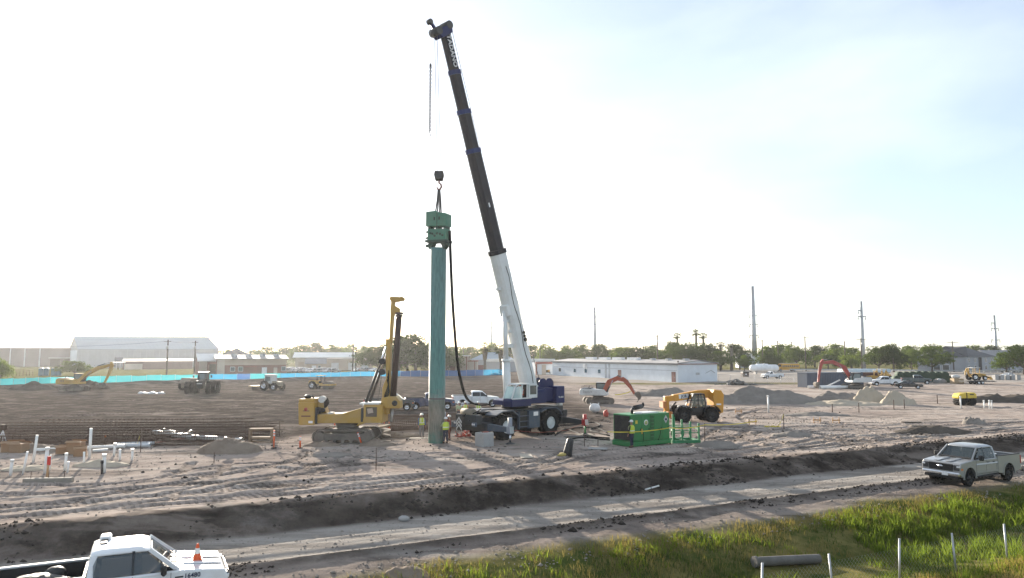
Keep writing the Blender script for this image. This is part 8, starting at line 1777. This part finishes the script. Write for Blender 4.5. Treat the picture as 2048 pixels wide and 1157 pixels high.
    if vest:
        def rg(z, a, b): return [(a * math.cos(q), b * math.sin(q), z) for q in [2 * math.pi * k / 18 for k in range(18)]]
        m = MB(); m.loft([rg(.96, .19, .225), rg(1.1, .185, .215), rg(1.3, .185, .225), rg(1.42, .16, .20), rg(1.49, .09, .12)], False, True); v = m.build('vest', vest, t)
        m = MB(); m.loft([rg(1.10, .189, .219), rg(1.155, .189, .220)], False, True); m.build('reflective_band', STRIPE, v)
        for s_ in (-1, 1): m = MB(); m.loft([[(.192, s_ * .11 - .025, z) if z < 1.4 else (.15, s_ * .10 - .025, z) for z in (1.16, 1.3, 1.44)], [(.192, s_ * .11 + .025, z) if z < 1.4 else (.15, s_ * .10 + .025, z) for z in (1.16, 1.3, 1.44)]], False, False, False); m.build('reflective_strap', STRIPE, v)
    if hat:
        m = MB(); m.lathe([(.125, 0), (.122, .06), (.095, .115), (.05, .14), (.001, .145)], (.02, 0, 1.70), n=18, caps=False); m.lathe([(.12, -.004), (.15, .0), (.15, .008), (.12, .012)], (.035, 0, 1.70), n=18, caps=False); m.box((.16, 0, 1.705), (.07, .17, .012), .004); m.build('hard_hat', hat, t)
    m = MB()
    for s_ in (-1, 1): m.ball((.105, s_ * .034, 1.665), .012, 6, 4)
    m.build('eyes', DKC, t); m = MB(); m.box((.108, 0, 1.605), (.012, .05, .012), .003); m.build('mouth', pm('lips', (.2, .07, .06), .6), t)
    return t
def at(px, py): p = GP(px, py); return (p.x, p.y, p.z)
person('worker in white hard hat and lime vest standing left of the pile', at(843, 876), R(-70), BLUEC_, HIVIS, GREYC)
person('worker in lime and white vest guiding the pile from the right, back turned', at(891, 887.5), R(115), PALEG, HIVIS, NAVYC, arms=((.18, .27, 1.2, .42, .2, 1.18), (.05, -.24, 1.15, .15, -.24, .92)))
person('worker in rust-red clothes behind the pile with one arm raised', at(899, 881), R(170), REDC, None, pm('cloth_rust2', (.16, .05, .035), .9), arms=((.22, .3, 1.55, .1, .42, 1.9), (.25, -.26, 1.25, .4, -.22, 1.15)), hat=WHT_H)
person('worker in pale green shirt left of the group beside the white pickup', at(918, 843), R(-80), PALEG, None, NAVYC)
person('worker in orange sleeves and lime vest in the middle of the group', at(931, 842), R(-100), pm('cloth_orange', (.45, .22, .1), .9), HIVIS, NAVYC)
person('worker in lime vest right of the group near the crane front', at(957, 842), R(-60), PALEG, HIVIS, DKC)
person('worker in white hard hat standing against the green power pack', at(1264, 896), R(140), DKC, HIVIS, NAVYC)
op = cw(.42, 1.07, 2.28)
person('crane operator in red vest seated in the open crane cab', op, CRZ + R(10), pm('cloth_white', (.6, .6, .6), .9), HIVO, DKC, hat=HIVO, sc=.92, arms=((.2, .24, 1.15, .45, .2, 1.15), (.2, -.24, 1.15, .45, -.2, 1.15)), legs=((.42, .12, .92, .5, .13, .5), (.42, -.12, .92, .5, -.13, .5)))

# ------------------------------------------------------------------ clods on the bank, road edge and pad
CLD = pm('clod_dark', (.04, .034, .030), .95, 0, .5, (.09, .08, .07), 1.5, spec=.05); CLP = pm('clod_pale', (.24, .215, .19), .95, 0, .5, (.33, .30, .27), 1.5, spec=.05)
def f_bank(r):
    v = r.choice((r.uniform(29.2, 32.2), r.gauss(29.5, .25), r.gauss(24.8, .3), r.uniform(22, 25))); u = r.uniform(-16, 66); x, y = .891 * u - .454 * v, .454 * u + .891 * v
    s = min(.22, .025 + abs(r.gauss(0, .045))); return ((x, y, gh2(x, y) + s * .2), s)
def f_pad(r):
    a = r.random() ** 1.5; y = 28 + a * 45; x = r.uniform(-.82, .82) * y; 
    if uv(x, y)[1] < 32: return None
    s = .02 + abs(r.gauss(0, .03)); return ((x, y, gh2(x, y) + s * .2), s)
_g = {}
NG = 40000
def gh2(x, y): return float(gz(np.array([x]), np.array([y]), True)[0])
def scatter(n_, v_lo, v_hi, u_lo, u_hi, seed, smin, ssd, smax, name, mat, label, cat, dens=None):
    r = np.random.default_rng(seed); u = r.uniform(u_lo, u_hi, n_); v = r.uniform(v_lo, v_hi, n_); x = .891 * u - .454 * v; y = .454 * u + .891 * v
    ok = (np.abs(x) < .8 * y + 3) & (y > 16)
    if dens is not None: ok &= r.random(n_) < dens(u, v)
    x, y = x[ok], y[ok]; s = np.minimum(smax, smin + np.abs(r.normal(0, ssd, len(x)))); z = gz(x, y, True) + s * .15
    dirs = np.array([(1, 0, 0), (0, 1, 0), (-1, 0, 0), (0, -1, 0), (0, 0, .8), (0, 0, -.6)])
    P = np.stack([x, y, z], -1)[:, None, :] + dirs[None] * (s[:, None] * r.uniform(.65, 1.35, (len(x), 6)))[:, :, None] + r.uniform(-.3, .3, (len(x), 6, 3)) * s[:, None, None] * np.array([1, 1, .3])
    ft = np.array([(0, 1, 4), (1, 2, 4), (2, 3, 4), (3, 0, 4), (1, 0, 5), (2, 1, 5), (3, 2, 5), (0, 3, 5)]); Fc = (ft[None] + np.arange(len(x))[:, None, None] * 6).reshape(-1, 3)
    me = bpy.data.meshes.new(name); me.vertices.add(len(x) * 6); me.vertices.foreach_set('co', P.reshape(-1).astype(np.float32)); me.loops.add(Fc.size); me.loops.foreach_set('vertex_index', Fc.reshape(-1).astype(np.int32)); me.polygons.add(len(Fc)); me.polygons.foreach_set('loop_start', (np.arange(len(Fc)) * 3).astype(np.int32)); me.update(); me.materials.append(mat)
    return tag(obj(name, me), label, cat, kind='stuff')
patchy = lambda f, sd: (lambda u, v: np.clip(.35 + 3.0 * fbm(u * f, v * f, 3, sd), 0, 1))
scatter(5500, 29.2, 32.3, -14, 66, 1, .025, .05, .24, 'bank_clods', CLD, 'loose dark clods on the cut bank', 'clods', patchy(.5, 5))
scatter(3600, 24.3, 25.4, -14, 66, 2, .02, .04, .16, 'windrow_clods', CLD, 'loose clods along the road windrow', 'clods', patchy(.4, 6))
scatter(4500, 21.5, 24.5, -14, 60, 3, .015, .03, .12, 'verge_clods', CLP, 'small stones on the road verge', 'stones', patchy(.6, 7))
scatter(8000, 32, 60, -20, 66, 4, .015, .03, .14, 'pad_clods', CLP, 'pale crumbs of soil on the pad', 'crumbs', patchy(.35, 8))
scatter(3000, 32, 64, -24, 66, 14, .02, .04, .18, 'pad_dark_clods', CLD, 'dark crumbs of soil on the pad', 'crumbs', patchy(.3, 18))
scatter(2500, 25.2, 29.4, -14, 66, 5, .012, .02, .06, 'road_stones', CLP, 'small stones on the dirt road', 'stones')

# ------------------------------------------------------------------ grass
def grass(name, n_, u0, u1, v0, v1, hmin, hmax, wd, mat, seed, label, dens, bend=.5, seg=3, cl=None):
    r = np.random.default_rng(seed)
    if cl:
        nc = n_ // cl; uc = r.uniform(u0, u1, nc); vc = r.uniform(v0, v1, nc); k = r.random(nc) < dens(uc, vc); uc, vc = uc[k], vc[k]; hsc = r.uniform(.6, 1.25, len(uc))
        u = np.repeat(uc, cl) + r.normal(0, .16, len(uc) * cl); v = np.repeat(vc, cl) + r.normal(0, .16, len(uc) * cl); hs = np.repeat(hsc, cl)
    else:
        u = r.uniform(u0, u1, n_); v = r.uniform(v0, v1, n_); k = r.random(n_) < dens(u, v); u, v = u[k], v[k]; hs = .55 + .9 * np.clip(.5 + 1.6 * fbm(u * .7, v * .7, 3, seed + 3), 0, 1)
    x = .891 * u - .454 * v; y = .454 * u + .891 * v; k = (np.abs(x) < .78 * y + 2) & (y > 14); x, y, hs = x[k], y[k], hs[k]; N_ = len(x)
    z = gz(x, y, True) - .02; h = r.uniform(hmin, hmax, N_) * hs; az = r.uniform(0, 2 * np.pi, N_); bd_ = r.uniform(.15, 1, N_) * bend; fa = az + r.uniform(.6, 2.4, N_)
    T_ = np.linspace(0, 1, seg + 1); P = []
    for j, t_ in enumerate(T_):
        cx = x + np.cos(az) * bd_ * h * t_ ** 2; cy = y + np.sin(az) * bd_ * h * t_ ** 2; cz = z + h * (t_ - .35 * bd_ * t_ ** 2)
        w_ = wd * (1 - t_ * .92) * (.7 + .6 * h / hmax) / 2
        P.append(np.stack([cx - np.cos(fa) * w_, cy - np.sin(fa) * w_, cz], -1)); P.append(np.stack([cx + np.cos(fa) * w_, cy + np.sin(fa) * w_, cz], -1))
    P = np.stack(P, 1); nv = 2 * (seg + 1); q = np.array([(2 * j, 2 * j + 1, 2 * j + 3, 2 * j + 2) for j in range(seg)]); Fc = (q[None] + np.arange(N_)[:, None, None] * nv).reshape(-1, 4)
    me = bpy.data.meshes.new(name); me.vertices.add(N_ * nv); me.vertices.foreach_set('co', P.reshape(-1).astype(np.float32)); me.loops.add(Fc.size); me.loops.foreach_set('vertex_index', Fc.reshape(-1).astype(np.int32)); me.polygons.add(len(Fc)); me.polygons.foreach_set('loop_start', (np.arange(len(Fc)) * 4).astype(np.int32)); me.update(); me.materials.append(mat)
    return tag(obj(name, me), label, 'grass', kind='stuff')
GR1 = leafmat('grass_green', (.07, .115, .018), (.19, .225, .045), .55); GR2 = leafmat('grass_dry', (.16, .125, .055), (.28, .225, .10), .4); GR3 = leafmat('grass_bright', (.06, .105, .016), (.17, .21, .05), .65); GR4 = leafmat('weed_dark', (.035, .058, .016), (.075, .10, .03), .4)
edge = lambda u, v: 1 - ss(22.0, 23.2, v + 1.6 * fbm(u * .25, v * .3, 3, 77))
start = lambda u: ss(2.5, 6.0, u)
grass('verge_dry_grass', 44000, 3, 48, 19.2, 23.8, .08, .26, .018, GR2, 21, 'short dry yellow grass along the verge edge', lambda u, v: edge(u, v) * start(u) * np.clip(.2 + .5 * ss(20.5, 22.3, v) + 2.6 * fbm(u * .35, v * .5, 3, 81), 0, 1), .6, 2)
grass('slope_green_grass', 48000, 3, 48, 14.5, 22.4, .12, .38, .026, GR1, 22, 'green grass and weeds covering the ditch slope', lambda u, v: edge(u, v) * start(u) * np.clip(.4 + 4.2 * fbm(u * .45, v * .7, 3, 82), .02, 1), .8, 3, 12)
grass('slope_dark_weeds', 26000, 3, 48, 14, 21.5, .1, .34, .03, GR4, 23, 'low dark leafy weeds in the ditch', lambda u, v: edge(u, v) * start(u) * np.clip(.3 + 3 * fbm(u * .4, v * .5, 3, 83), 0, 1), .8, 2)
grass('tall_reed_clumps', 24000, 5, 48, 14.2, 19.0, .35, .85, .034, GR3, 24, 'tall bright green reed clumps in the ditch', lambda u, v: start(u) * (1 - np.exp(-((u - 20.2) / 1.6) ** 2 - ((v - 17.6) / 1.6) ** 2)) * np.clip(-.1 + 3.2 * fbm(u * .22, v * .35, 3, 84) + .12 * ss(20, 26, u), 0, 1), .75, 4, 30)
grass('bright_bush_clumps', 9000, 26, 44, 19.0, 21.4, .22, .6, .032, GR3, 26, 'bright green clumps near the silver pickup', lambda u, v: edge(u, v) * np.clip(.35 + 2.5 * fbm(u * .3, v * .5, 3, 88), 0, 1), .75, 4, 30)
grass('near_tan_grass', 90000, 6, 44, 6, 15.0, .12, .36, .018, leafmat('grass_tan', (.24, .175, .075), (.40, .30, .14), .45), 25, 'tan dry grass beyond the wire fence', lambda u, v: start(u) * np.clip(.5 + 2.5 * fbm(u * .2, v * .3, 3, 85) + .8 * ss(14, 20, u), 0, 1), .7, 2)
grass('near_green_grass', 30000, 6, 44, 6, 15.6, .15, .45, .02, GR1, 27, 'mixed green grass beyond the wire fence', lambda u, v: start(u) * np.clip(.5 - 2.5 * fbm(u * .2, v * .3, 3, 85) - .5 * ss(14, 20, u), .04, 1), .7, 2)

# ------------------------------------------------------------------ near wire fence and culvert pipe
FU = Vector((.891, .454, 0)); f0 = Vector((.891 * 15.55 - .454 * 15.2, .454 * 15.55 + .891 * 15.2, 0)); f1 = f0 + FU * 24
chain_fence('sagging chain-link fence with thin steel posts in the near grass', f0, f1, 1.15, 8, sp=.15, wr_=.002, top=False, zf=gh, lean=.12, post_r=.032, tall=.25)
CLV = pm('culvert_grey', (.15, .14, .13), .9, 0, .5, (.09, .09, .07), 3, bump=.4)
c0 = GP(1508, 1131, 6); c1 = GP(1638, 1129, 6)
t = thing('culvert_pipe', 'grey concrete culvert pipe lying in the tall grass', 'culvert', (c0.x, c0.y, c0.z + .2))
e = c1 - c0; m = MB(); m.tube([(0, 0, 0), e], .17, 18, False); m.tube([(0, 0, 0), e], .13, 18, False); m.build('barrel', CLV, t); m = MB(); m.tube([(0, 0, 0), e * .04], .2, 18); m.build('collar', CLV, t)

# ------------------------------------------------------------------ air
m = MB(); m.box((0, 720, 21.5), (3600, 2000, 51)); hz = bpy.data.materials.new('haze_air'); hz.use_nodes = True; n = hz.node_tree.nodes; n.remove(n['Principled BSDF'])
pv = n.new('ShaderNodeVolumePrincipled'); pv.inputs['Color'].default_value = (.94, .96, 1, 1); pv.inputs['Density'].default_value = .00012; pv.inputs['Anisotropy'].default_value = .6
hz.node_tree.links.new(pv.outputs[0], n['Material Output'].inputs['Volume'])
tag(m.build('haze', hz), 'thin pale morning haze over the whole site', 'haze', kind='stuff')
